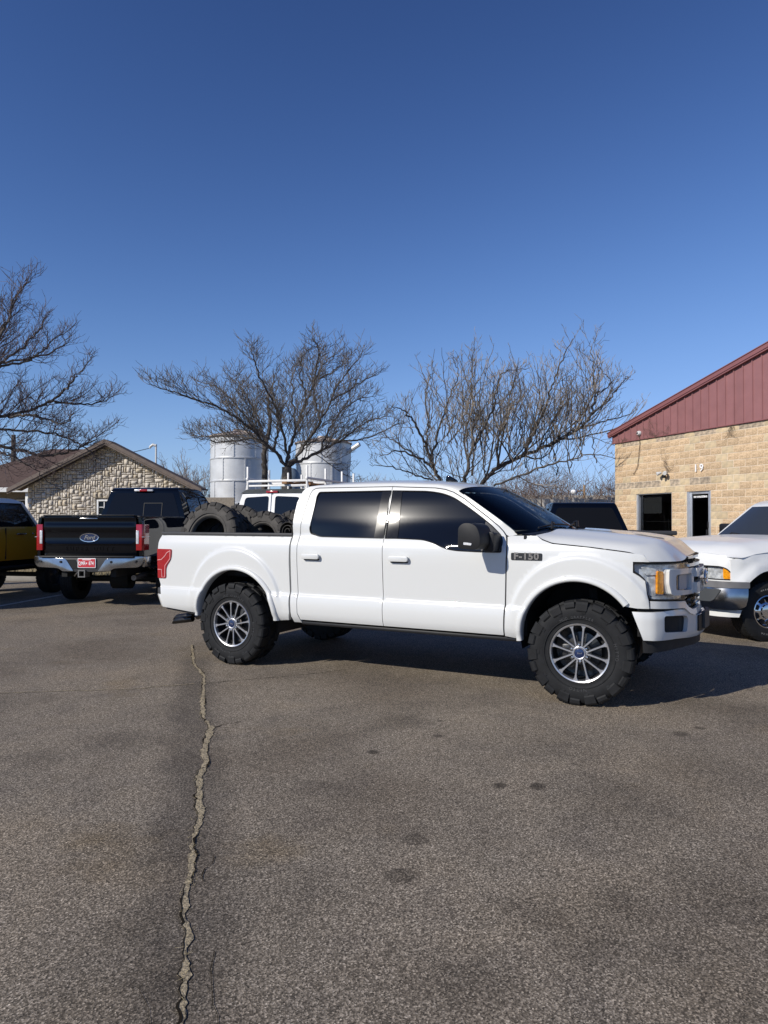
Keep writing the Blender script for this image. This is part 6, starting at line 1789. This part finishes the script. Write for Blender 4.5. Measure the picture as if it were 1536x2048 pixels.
# bumper
rb2 = rpan('front_bumper', rnd([(.28, .715), (.32, .47), (.40, .425), (2 * RCU.L - .4, .425), (2 * RCU.L - .32, .47), (2 * RCU.L - .28, .715)], .02), M['chrome_dull'], .075, .06, mirror=False, g=lambda z: .025 * math.sin((z - .42) / .29 * 3.14), holes=[])[0]
rpan('bumper_pad', rnd([(.27, .700), (2 * RCU.L - .27, .700), (2 * RCU.L - .27, .775), (.27, .775)], .01), M['pad_grey'], .09, .10, mirror=False, parent=rb2)
rpan('tow_recess', rnd([(.62, .52), (1.12, .52), (1.12, .68), (.54, .68)], [.04, .03, .01, .02]), M['recess_grey'], .106, .02)
rpan('valance', [(.36, .33), (2 * RCU.L - .36, .33), (2 * RCU.L - .33, .422), (.33, .422)], WO, .02, .03, mirror=False)
# hood
def rhood(a, b):
    y = .0 + (2 * RC) * b
    t = 1 - (2 * b - 1) ** 2
    e = min(1, t / .55)
    xf = .42 + .25 * t ** .55; xr = -.97 + .16 * t
    x = xr + (xf - xr) * a
    ze = float(np.interp(x, [-1.1, -.2, .2, .45, .70], [1.20, 1.16, 1.118, 1.072, 1.03]))
    zc = float(np.interp(x, [-1.1, -.6, -.15, .25, .52, .71], [1.35, 1.34, 1.315, 1.27, 1.20, 1.09]))
    pr = float(np.interp(t, [0, .06, .20, .36, .50, .75, 1], [0, .16, .48, .74, .86, .97, 1.0]))
    z = ze + (zc - ze) * pr
    q = max(0, (a - .82) / .18); z -= (z - 1.075) * q ** 2.2 * .85
    yy = y + (-.015 if b < .5 else .015) * (1 - min(1, t * 4))
    return (x, yy, z)
mb = MB(); surf(mb, 40, 48, rhood); mb.build('hood', WO, ra, 60)
# cab
cabR = None
def rhalf(z): return float(np.interp(z, [1.25, 1.86], [.94, .66]))
prof = rnd([(-2.4, 1.26), (-.90, 1.26), (-1.47, 1.80), (-1.67, 1.865), (-2.20, 1.865), (-2.37, 1.75)], [0, 0, .10, .15, .12, .1], 5)
vs, fs = extr(prof, -1, 1, 'y', .04, 3); vs = [(x, RC + y * rhalf(z), z) for x, y, z in vs]
mb = MB(); mb.add(vs, fs); cabR = mb.build('cab', WO, ra, 40)
def rws(a, b):
    z = 1.29 + .47 * b; h = rhalf(z) - .035 - .02 * b
    y = RC + h * (1 - 2 * a)
    x = -.90 - (z - 1.26) * (.57 / .54) + .006 + .11 * (1 - (2 * a - 1) ** 2)
    return (x, y, z)
mb = MB(); surf(mb, 20, 12, rws, flip=True); mb.build('windshield', M['glass_grey'], cabR, 180)
mb = MB(); surf(mb, 20, 4, lambda a, b: (lambda p, q: (p[0] + (q[0] - p[0]) * b, p[1], p[2] + (q[2] - p[2]) * b))(rws(a, -.04), (rhood(0, a)[0], 0, rhood(0, a)[2] - .006)), flip=True); mb.build('cowl', M['black_trim'], cabR, 180)
for a0, a1 in ((.90, .55), (.50, .12)):
    mb = MB(); P = [Vector(rws(a0 + (a1 - a0) * t / 8, .02 + .05 * math.sin(t / 8 * 3.0))) + Vector((.02, 0, .012)) for t in range(9)]; mb.add(*tube(P, .010, 6)); mb.add(*tube([P[2] + Vector((.06, 0, -.03)), P[3] + Vector((.02, 0, .03)), P[5] + Vector((.004, 0, .01))], .010, 6)); mb.build('wiper', M['black_trim'], cabR)
for sg in (1, -1):
    mb = MB(); panel(mb, rnd([(-2.25, 1.32), (-1.11, 1.32), (-1.53, 1.77), (-2.19, 1.77)], .05), lambda x, z: (x, RC + sg * (rhalf(z) + .006), z), step=.1, inward=(0, -.006 * sg, 0), flip=(sg > 0)); mb.build('side_window', M['glass_grey'], cabR, 60)
    mb = MB(); vs, fs = box(-1.33, -1.25, .93, 1.17, 1.32, 1.50, .03); mb.add([(x, RC + sg * y, z) for x, y, z in vs], fs, flip=(sg < 0)); vs, fs = box(-1.31, -1.27, .86, .96, 1.36, 1.42, .01); mb.add([(x, RC + sg * y, z) for x, y, z in vs], fs, flip=(sg < 0)); mb.build('wing_mirror', M['black_trim'], ra)
mb = MB(); mb.add(*box(-4.93, -2.47, 2 * RC + .05, -.05, .72, .78)); mb.add(*box(-5.0, -4.94, 2 * RC + .03, -.03, .50, 1.26, .01)); mb.add(*box(-2.46, -2.41, 2 * RC + .05, -.05, .5, 1.26)); mb.build('bed_box', WO, ra)
mb = MB(); mb.add(*box(-.50, .30, -1.75, -.28, .45, 1.05)); mb.add(*box(-4.9, .7, -.55, -.45, .45, .6)); mb.add(*box(-4.9, .7, -1.55, -1.45, .45, .6)); mb.add(*tube([(0, -.2, .385), (0, -1.8, .385)], .05, 8)); mb.add(*box(-2.0, -.6, -1.9, -.1, .42, .6)); mb.build('chassis', M['dark'], ra)
for sg in (1, -1):
    for x in (0, -3.4):
        y0 = -.0 if sg > 0 else 2 * RC
        mb = MB(); A = arc(x, .44, .49, 190, -10, 20); vs = []
        for p, z in A: vs += [(p, -.03 if sg > 0 else 2 * RC + .03, z), (p, -.55 if sg > 0 else 2 * RC + .55, z)]
        fs = [(2 * i, 2 * i + 1, 2 * i + 3, 2 * i + 2) for i in range(len(A) - 1)]
        b = len(vs); vs += [(p, -.50 if sg > 0 else 2 * RC + .50, z) for p, z in A]; fs.append(tuple(range(b, b + len(A))))
        mb.add(vs, fs); mb.build('wheel_well', M['liner'], ra)
        wheel(ra, (x, y0, .383), (R(180) if sg > 0 else 0) + (R(-6) if x == 0 else 0), 'ram')

# ================================================================== black pickup in the background on the right
bb = empty('parked_black_pickup_truck', (3.98, 12.0, 0), R(84.3)); tag(bb, 'black pickup seen from behind over the white hood, parked by the block building', 'pickup truck')
mb = MB(); mb.add(*box(0, 3.3, -.93, .93, .62, 1.30, .06)); mb.add(*box(3.2, 5.3, -.93, .93, .55, 1.30, .08)); mb.add(*box(5.0, 6.3, -.90, .90, .6, 1.18, .12)); mb.build('body', BP, bb)
mb = MB(); mb.add(*box(-.02, .06, -.94, .94, 1.30, 1.375, .02)); mb.add(*box(.06, 3.0, -.94, -.84, 1.30, 1.352, .015)); mb.add(*box(.06, 3.0, .84, .94, 1.30, 1.352, .015)); mb.build('bed_rail', M['rail_cap'], bb)
cb_, hb_ = pickup_greenhouse(bb, 3.05, 5.1, .88, .64, 1.30, 1.945, .22, .62, BP, M['glass_clear_dark'], [[(3.55, 1.36), (4.15, 1.36), (4.15, 1.82), (3.70, 1.82)], [(4.22, 1.36), (4.95, 1.36), (4.5, 1.82), (4.22, 1.82)]])
for sg in (-1, 1):
    mb = MB(); vs, fs = box(4.55, 4.68, .93, 1.14, 1.38, 1.54, .04); mb.add(vs if sg > 0 else mirror_y(vs), fs, flip=(sg < 0)); mb.build('wing_mirror', BP, bb)
    mb = MB(); vs, fs = box(-.02, .1, .80, .935, .9, 1.25, .01); mb.add(vs if sg > 0 else mirror_y(vs), fs, flip=(sg < 0)); mb.build('tail_light', M['red_lens'], bb)
    for x in (1.2, 4.8): wheel(bb, (x, sg * .93, .385), R(180) if sg > 0 else 0, 'suv')
mb = MB(); mb.add(*box(-.12, .02, -.9, .9, .55, .72, .03)); mb.build('rear_bumper', M['black_trim'], bb)

# ================================================================== bare winter trees
def limb_pts(way, n, r, wob=.03):
    """Catmull-Rom through waypoints with a little wobble"""
    P = [Vector(p) for p in way]
    P = [P[0] * 2 - P[1]] + P + [P[-1] * 2 - P[-2]]
    out = []
    for i in range(1, len(P) - 2):
        for k in range(n):
            t = k / n
            a, b, c, d = P[i - 1], P[i], P[i + 1], P[i + 2]
            q = .5 * ((2 * b) + (c - a) * t + (2 * a - 5 * b + 4 * c - d) * t * t + (3 * b - 3 * c + d - a) * t ** 3)
            out.append(q + Vector((r.gauss(0, wob), r.gauss(0, wob), r.gauss(0, wob * .6))))
    out.append(P[-2]); return out

class Tree:
    def __init__(s, seed, up=.10, wig=.16, ang=(28, 58), ratio=(.35, .62), dens=5.0, mt=('bark', 'twig'), minlen=.16, twig_r=.0035, maxlev=3, seg=.16):
        s.r = random.Random(seed); s.up, s.wig, s.ang, s.ratio, s.dens = up, wig, ang, ratio, dens
        s.thick, s.thin = MB(), MB(); s.minlen, s.twig_r, s.maxlev, s.seg = minlen, twig_r, maxlev, seg
    def put(s, pts, r0, r1, lev):
        n = len(pts)
        rad = [r1 + (r0 - r1) * (1 - i / (n - 1)) ** .85 for i in range(n)]
        sides = 7 if r0 > .06 else (5 if r0 > .02 else 3)
        (s.thick if r0 > .018 else s.thin).add(*tube(pts, rad, sides, caps=False))
        return rad
    def grow(s, p, d, L, r0, lev):
        r = s.r
        n = max(3, int(L / s.seg)); pts = [p.copy()]; d = d.normalized()
        for i in range(n):
            d = (d + Vector((r.gauss(0, s.wig), r.gauss(0, s.wig), r.gauss(0, s.wig) + s.up))).normalized()
            p = p + d * (L / n); pts.append(p.copy())
        rad = s.put(pts, r0, max(s.twig_r * .55, r0 * .22), lev)
        if lev < s.maxlev: s.sprout(pts, rad, L, lev, .18)
    def sprout(s, pts, rad, L, lev, t0=.15, k=1.0):
        r = s.r
        cnt = int(L * s.dens * k * (1.0 if lev < 2 else .85)) + 1
        n = len(pts) - 1
        az = r.uniform(0, 6.28)
        for j in range(cnt):
            t = t0 + (1 - t0) * (j + r.random()) / cnt
            i = min(n - 1, int(t * n)); q = pts[i].lerp(pts[i + 1], t * n - i)
            d = (pts[i + 1] - pts[i]).normalized()
            az += 2.4 + r.uniform(-.5, .5)
            a = d.orthogonal().normalized(); b = d.cross(a)
            side = a * math.cos(az) + b * math.sin(az)
            if side.z < -.3 and r.random() < .6: side.z = -side.z * .5
            th = R(r.uniform(*s.ang))
            nd = d * math.cos(th) + side * math.sin(th) + Vector((0, 0, s.up * 1.2))
            l = L * r.uniform(*s.ratio) * (1.12 - .88 * t)
            if l < s.minlen: l = s.minlen * r.uniform(.6, 1.3)
            rr = max(s.twig_r, min(rad[i] * .62, .004 + l * .0085))
            s.grow(q, nd, l, rr, lev + 1)
    def limb(s, way, r0, r1, n=8, t0=.15, wob=.025, k=1.0):
        pts = limb_pts(way, n, s.r, wob)
        rad = s.put(pts, r0, r1, 0)
        L = sum((b - a).length for a, b in zip(pts, pts[1:]))
        s.sprout(pts, rad, L * .62, 0, t0, k * 1.6)
    def finish(s, name, label, loc, mt=('bark', 'twig'), cat='tree', group=None):
        o = empty(name, loc); tag(o, label, cat, group)
        if s.thick.f: s.thick.build('trunk', M[mt[0]], o, 60)
        c = s.thin.build('crown', M[mt[1]], o, 0)
        c['kind'] = 'stuff'
        return o

# centre tree: short trunk, limbs sweeping up and out
K = 22 / F_PX
def TB(px, py, dy): return ((px - 577) * K * (.88 if px < 577 else .95), dy, 1.54 + (1042 - (py if py > 880 else 880 - (880 - py) * .90)) * K)
t = Tree(101, up=.05, wig=.11, dens=6.8, ratio=(.36, .70), ang=(24, 58), twig_r=.0066, seg=.15, minlen=.24)
fork = TB(573, 934, 0)
t.put([Vector((-.02, 0, -.05)), Vector((-.03, .02, 1.6)), Vector((-.05, 0, 2.6)), Vector(fork)], .19, .15, 0)
for way, r0 in (
        ([fork, TB(520, 885, .4), TB(440, 862, 1.2), TB(360, 858, 1.8), TB(312, 852, 2.0)], .075),
        ([fork, TB(530, 890, -.4), TB(465, 835, -1.2), TB(380, 805, -1.8), TB(308, 785, -2.2)], .085),
        ([TB(520, 882, -.3), TB(470, 815, -.2), TB(410, 760, .4), TB(352, 735, .8)], .065),
        ([TB(512, 860, .3), TB(480, 790, .9), TB(440, 730, 1.4), TB(430, 700, 1.6)], .055),
        ([TB(540, 898, .4), TB(540, 840, 1.2), TB(520, 760, 2.0), TB(490, 708, 2.4)], .070),
        ([fork, TB(572, 900, .1), TB(560, 830, -.6), TB(525, 750, -1.4), TB(515, 705, -1.8)], .085),
        ([fork, TB(582, 880, .2), TB(598, 820, .6), TB(625, 740, 1.0), TB(645, 690, 1.2), TB(680, 660, 1.3)], .090),
        ([TB(590, 850, .3), TB(575, 770, 1.0), TB(570, 700, 1.6), TB(588, 675, 1.8)], .055),
        ([TB(610, 790, .8), TB(600, 720, .2), TB(618, 680, -.3)], .045),
        ([TB(632, 730, 1.0), TB(680, 690, 1.6), TB(700, 668, 1.9)], .040),
        ([fork, TB(610, 900, -.5), TB(650, 850, -1.2), TB(690, 780, -1.7), TB(738, 715, -2.0)], .090),
        ([TB(650, 850, -1.2), TB(640, 780, -1.4), TB(652, 715, -1.8), TB(640, 690, -2.0)], .055),
        ([TB(672, 810, -1.5), TB(725, 770, -.9), TB(770, 735, -.6)], .050),
        ([fork, TB(625, 905, .6), TB(680, 870, 1.4), TB(740, 820, 2.0), TB(800, 800, 2.4)], .085),
        ([TB(680, 870, 1.4), TB(730, 870, 1.0), TB(785, 848, .8), TB(815, 830, .6)], .050),
        ([TB(640, 896, .7), TB(660, 820, 1.9), TB(710, 760, 2.6), TB(760, 745, 3.0)], .055),
        ([TB(500, 872, .4), TB(430, 882, .2), TB(370, 880, -.4)], .040)):
    t.limb(way, r0 * .66, .007)
t.finish('bare_tree', 'wide bare tree with spreading limbs between the silos and the van', (-2.96, 22, 0))
# slim tree just left of it
t = Tree(107, up=.06, wig=.12, dens=3.6, ratio=(.3, .5), twig_r=.004)
K2 = 25 / F_PX
def TS(px, py, dy): return ((px - 528) * K2, dy, 1.54 + (1042 - py) * K2)
t.limb([(0, 0, 0), TS(528, 950, 0), TS(530, 900, 0), TS(538, 850, .2), TS(532, 800, .3), TS(545, 745, .4)], .12, .02, t0=.55)
t.limb([TS(530, 900, 0), TS(515, 840, .3), TS(490, 790, .6)], .06, .01)
t.finish('slim_bare_tree', 'slender dark tree trunk in front of the bigger silo', (-4.22, 25, 0))

# right tree: several leaning stems from the base and many upright whips
K3 = 25 / F_PX
def TC(px, py, dy): return ((px - 930) * K3 * .97, dy, 1.54 + (1042 - (py if py > 920 else 920 - (920 - py) * .91)) * K3)
t = Tree(211, up=.085, wig=.09, dens=3.7, ratio=(.36, .72), ang=(22, 62), twig_r=.0075, seg=.2, maxlev=3)
for way, r0 in (
        ([(-.3, 0, 0), TC(905, 1000, .1), TC(880, 960, .2), TC(855, 925, .4), TC(800, 895, .9), TC(752, 905, 1.4)], .13),
        ([TC(872, 945, .2), TC(845, 880, -.4), TC(812, 830, -1.0), TC(775, 815, -1.6)], .085),
        ([TC(850, 895, -.3), TC(855, 830, .2), TC(850, 760, .5), TC(870, 705, .7)], .060),
        ([TC(862, 925, .3), TC(880, 850, .9), TC(905, 770, 1.4), TC(925, 715, 1.5), TC(912, 672, 1.5)], .070),
        ([(0, .1, 0), TC(925, 990, -.2), TC(935, 930, -.5), TC(945, 840, -.6), TC(940, 760, -.4), TC(945, 675, -.3)], .110),
        ([TC(940, 900, -.5), TC(975, 830, -1.0), TC(985, 770, -1.4), TC(1000, 745, -1.5), TC(1040, 740, -1.5)], .060),
        ([(.1, 0, 0), TC(955, 990, .2), TC(995, 940, .4), TC(1060, 905, .6), TC(1120, 880, .6), TC(1180, 840, .4), TC(1203, 790, .3), TC(1200, 720, .2), TC(1192, 655, .1)], .130),
        ([TC(1000, 935, .4), TC(1010, 860, 1.0), TC(1040, 790, 1.4), TC(1045, 735, 1.6), TC(1062, 705, 1.6)], .070),
        ([TC(1060, 905, .6), TC(1085, 830, .0), TC(1105, 760, -.4), TC(1125, 700, -.6), TC(1148, 655, -.6)], .075),
        ([TC(1120, 880, .6), TC(1130, 820, 1.2), TC(1165, 770, 1.5), TC(1140, 745, 1.5)], .055),
        ([TC(1195, 815, .3), TC(1225, 790, .0), TC(1250, 750, -.3), TC(1262, 740, -.5)], .050),
        ([TC(1160, 850, .5), TC(1215, 835, .2), TC(1262, 822, .0), TC(1285, 810, -.1)], .045),
        ([TC(1203, 775, .3), TC(1240, 745, .4), TC(1222, 715, .5), TC(1198, 690, .5)], .035),
        ([TC(960, 985, .2), TC(1030, 955, -.5), TC(1110, 930, -1.0), TC(1175, 915, -1.3), TC(1215, 925, -1.4)], .060),
        ([TC(890, 970, .2), TC(835, 955, -.6), TC(780, 940, -1.2), TC(735, 935, -1.4)], .050),
        ([TC(830, 910, .6), TC(790, 870, 1.5), TC(765, 855, 2.0), TC(742, 870, 2.2)], .045),
        ([TC(945, 950, 0), TC(960, 880, 1.4), TC(985, 810, 2.2), TC(975, 760, 2.4)], .060)):
    t.limb(way, r0 * .72, .008, wob=.035, k=.8)
rr_ = random.Random(3)
for i in range(75):      # upright suckers
    x = rr_.uniform(825, 1190); y = rr_.uniform(830, 950); dy = rr_.uniform(-1.4, 1.6)
    top = y - rr_.uniform(90, 210) * (1 if y > 700 else .6)
    t.limb([TC(x, y, dy), TC(x + rr_.gauss(0, 14), y * .6 + top * .4, dy + rr_.gauss(0, .3)), TC(x + rr_.gauss(0, 22), max(660, top), dy + rr_.gauss(0, .5))], .021, .006, wob=.025, k=.45)
t.finish('tangled_bare_tree', 'tangled many-stemmed bare tree with upright whips left of the block building', (2.85, 25, 0), ('bark', 'twig_mix'))

# left tree: trunk outside the frame, crown reaching in
K4 = 16.5 / F_PX
def TA(px, py, dy): return ((px * (.82 if px > 0 else 1) + 150) * K4, dy, 1.54 + (1042 - (py if py > 860 else 860 - (860 - py) * .82)) * K4)
t = Tree(307, up=.065, wig=.11, dens=8.0, ratio=(.30, .56), ang=(25, 58), twig_r=.0045, seg=.13)
t.put([Vector((0, 0, -.05)), Vector((.03, 0, 1.2)), Vector(TA(-150, 905, 0)), Vector(TA(-145, 860, 0))], .24, .17, 0)
for way, r0 in (
        ([TA(-150, 900, 0), TA(-70, 880, .3), TA(0, 893, .6), TA(70, 905, .8), TA(135, 893, .9), TA(190, 868, 1.0), TA(228, 838, 1.0)], .085),
        ([TA(-150, 890, 0), TA(-60, 880, -.4), TA(10, 897, -.8), TA(70, 918, -1.0), TA(120, 935, -1.2), TA(160, 945, -1.2)], .060),
        ([TA(-148, 880, 0), TA(-70, 830, .5), TA(10, 800, .9), TA(60, 770, 1.2), TA(130, 775, 1.3), TA(190, 765, 1.4), TA(232, 742, 1.4)], .085),
        ([TA(-148, 875, 0), TA(-80, 800, -.5), TA(-10, 755, -1.0), TA(50, 700, -1.3), TA(95, 645, -1.5), TA(120, 590, -1.6), TA(155, 545, -1.6)], .095),
        ([TA(20, 735, -1.1), TA(80, 710, -.6), TA(115, 680, -.4), TA(140, 650, -.3), TA(180, 615, -.2)], .050),
        ([TA(60, 770, 1.2), TA(115, 748, .8), TA(155, 720, .6), TA(185, 690, .5), TA(212, 660, .4)], .050),
        ([TA(-60, 785, -.6), TA(-20, 700, .2), TA(20, 640, .6), TA(58, 585, .8), TA(60, 548, .8)], .070),
        ([TA(-80, 800, -.4), TA(-60, 700, -1.2), TA(-25, 630, -1.6), TA(5, 580, -1.7), TA(28, 556, -1.7)], .070),
        ([TA(-30, 690, .3), TA(30, 650, 1.2), TA(75, 610, 1.6), TA(92, 560, 1.7)], .050),
        ([TA(-20, 815, .8), TA(60, 820, .2), TA(120, 835, -.2), TA(170, 850, -.4), TA(205, 825, -.5)], .060),
        ([TA(-100, 850, .2), TA(-20, 845, 1.2), TA(50, 850, 1.7), TA(110, 872, 1.9), TA(150, 900, 2.0), TA(135, 912, 2.0)], .055),
        ([TA(-148, 880, 0), TA(-110, 760, .6), TA(-80, 650, 1.0), TA(-50, 570, 1.2), TA(-30, 530, 1.2)], .085),
        ([TA(-150, 870, 0), TA(-180, 760, -.5), TA(-200, 660, -.8), TA(-190, 560, -1.0)], .085),
        ([TA(-150, 880, 0), TA(-230, 820, .4), TA(-320, 760, .8), TA(-380, 720, 1.0)], .085),
        ([TA(-150, 890, 0), TA(-220, 860, -.6), TA(-320, 840, -1.2), TA(-390, 810, -1.5)], .075),
        ([TA(-10, 900, .5), TA(30, 930, .9), TA(60, 960, 1.2), TA(85, 975, 1.3)], .032),
        ([TA(-40, 890, -.6), TA(0, 940, -1.0), TA(20, 965, -1.2), TA(45, 985, -1.3)], .032),
        ([TA(-100, 940, 0), TA(-30, 955, -.8), TA(10, 972, -1.2), TA(45, 1000, -1.4)], .035)):
    t.limb(way, r0 * .62, .005)
t.finish('bare_tree', 'bare tree at the left edge reaching into the frame over the house roof', (-150 * K4 - 768 * K4, 16.5, 0), ('bark', 'twig_red'))

# pale far trees
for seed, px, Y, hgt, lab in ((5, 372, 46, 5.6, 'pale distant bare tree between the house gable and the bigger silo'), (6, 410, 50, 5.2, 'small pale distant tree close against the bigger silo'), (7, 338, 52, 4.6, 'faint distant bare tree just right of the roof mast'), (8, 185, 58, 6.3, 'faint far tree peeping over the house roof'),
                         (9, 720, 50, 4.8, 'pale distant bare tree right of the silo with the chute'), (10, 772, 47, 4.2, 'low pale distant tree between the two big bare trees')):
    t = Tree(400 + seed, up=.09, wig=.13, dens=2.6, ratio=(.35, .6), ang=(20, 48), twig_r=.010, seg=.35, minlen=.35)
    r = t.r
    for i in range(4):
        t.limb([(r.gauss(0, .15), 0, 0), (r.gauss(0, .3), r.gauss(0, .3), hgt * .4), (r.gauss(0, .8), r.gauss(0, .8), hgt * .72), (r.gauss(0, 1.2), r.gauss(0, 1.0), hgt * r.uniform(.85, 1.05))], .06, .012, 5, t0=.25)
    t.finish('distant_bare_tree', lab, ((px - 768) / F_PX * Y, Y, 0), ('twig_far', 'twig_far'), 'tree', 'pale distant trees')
# brown brush mass behind the fence and under the right tree
rb3 = random.Random(55)
def brush(name, x0, x1, y0, y1, h0, h1, n, m, label=None):
    mb = MB()
    for i in range(n):
        x, y = rb3.uniform(x0, x1), rb3.uniform(y0, y1)
        h = rb3.uniform(h0, h1)
        p = Vector((x, y, 0)); d = Vector((rb3.gauss(0, .25), rb3.gauss(0, .2), 1)).normalized(); pts = [p.copy()]
        for k in range(6):
            d = (d + Vector((rb3.gauss(0, .22), rb3.gauss(0, .2), .05))).normalized(); p = p + d * h / 6; pts.append(p.copy())
        mb.add(*tube(pts, [.020 * (1 - k / 8) for k in range(7)], 3, caps=False))
        for j in range(7):
            q = pts[rb3.randrange(1, 6)]; dd = Vector((rb3.gauss(0, .8), rb3.gauss(0, .6), rb3.uniform(.1, 1))).normalized(); l = h * rb3.uniform(.12, .34)
            mid = q + dd * l * .5 + Vector((0, 0, l * .06))
            mb.add(*tube([q, mid, q + (dd + Vector((rb3.gauss(0, .3), 0, .3))).normalized() * l], [.010, .007, .004], 3, caps=False))
    return tag(mb.build(name, m, smooth=0), label, None, None, 'stuff')
brush('brush', 4.5, 15, 30, 44, 2.2, 4.7, 1050, M['brush'])
brush('brush', -2.5, 6.5, 28.5, 40, 1.4, 3.7, 500, M['brush'])
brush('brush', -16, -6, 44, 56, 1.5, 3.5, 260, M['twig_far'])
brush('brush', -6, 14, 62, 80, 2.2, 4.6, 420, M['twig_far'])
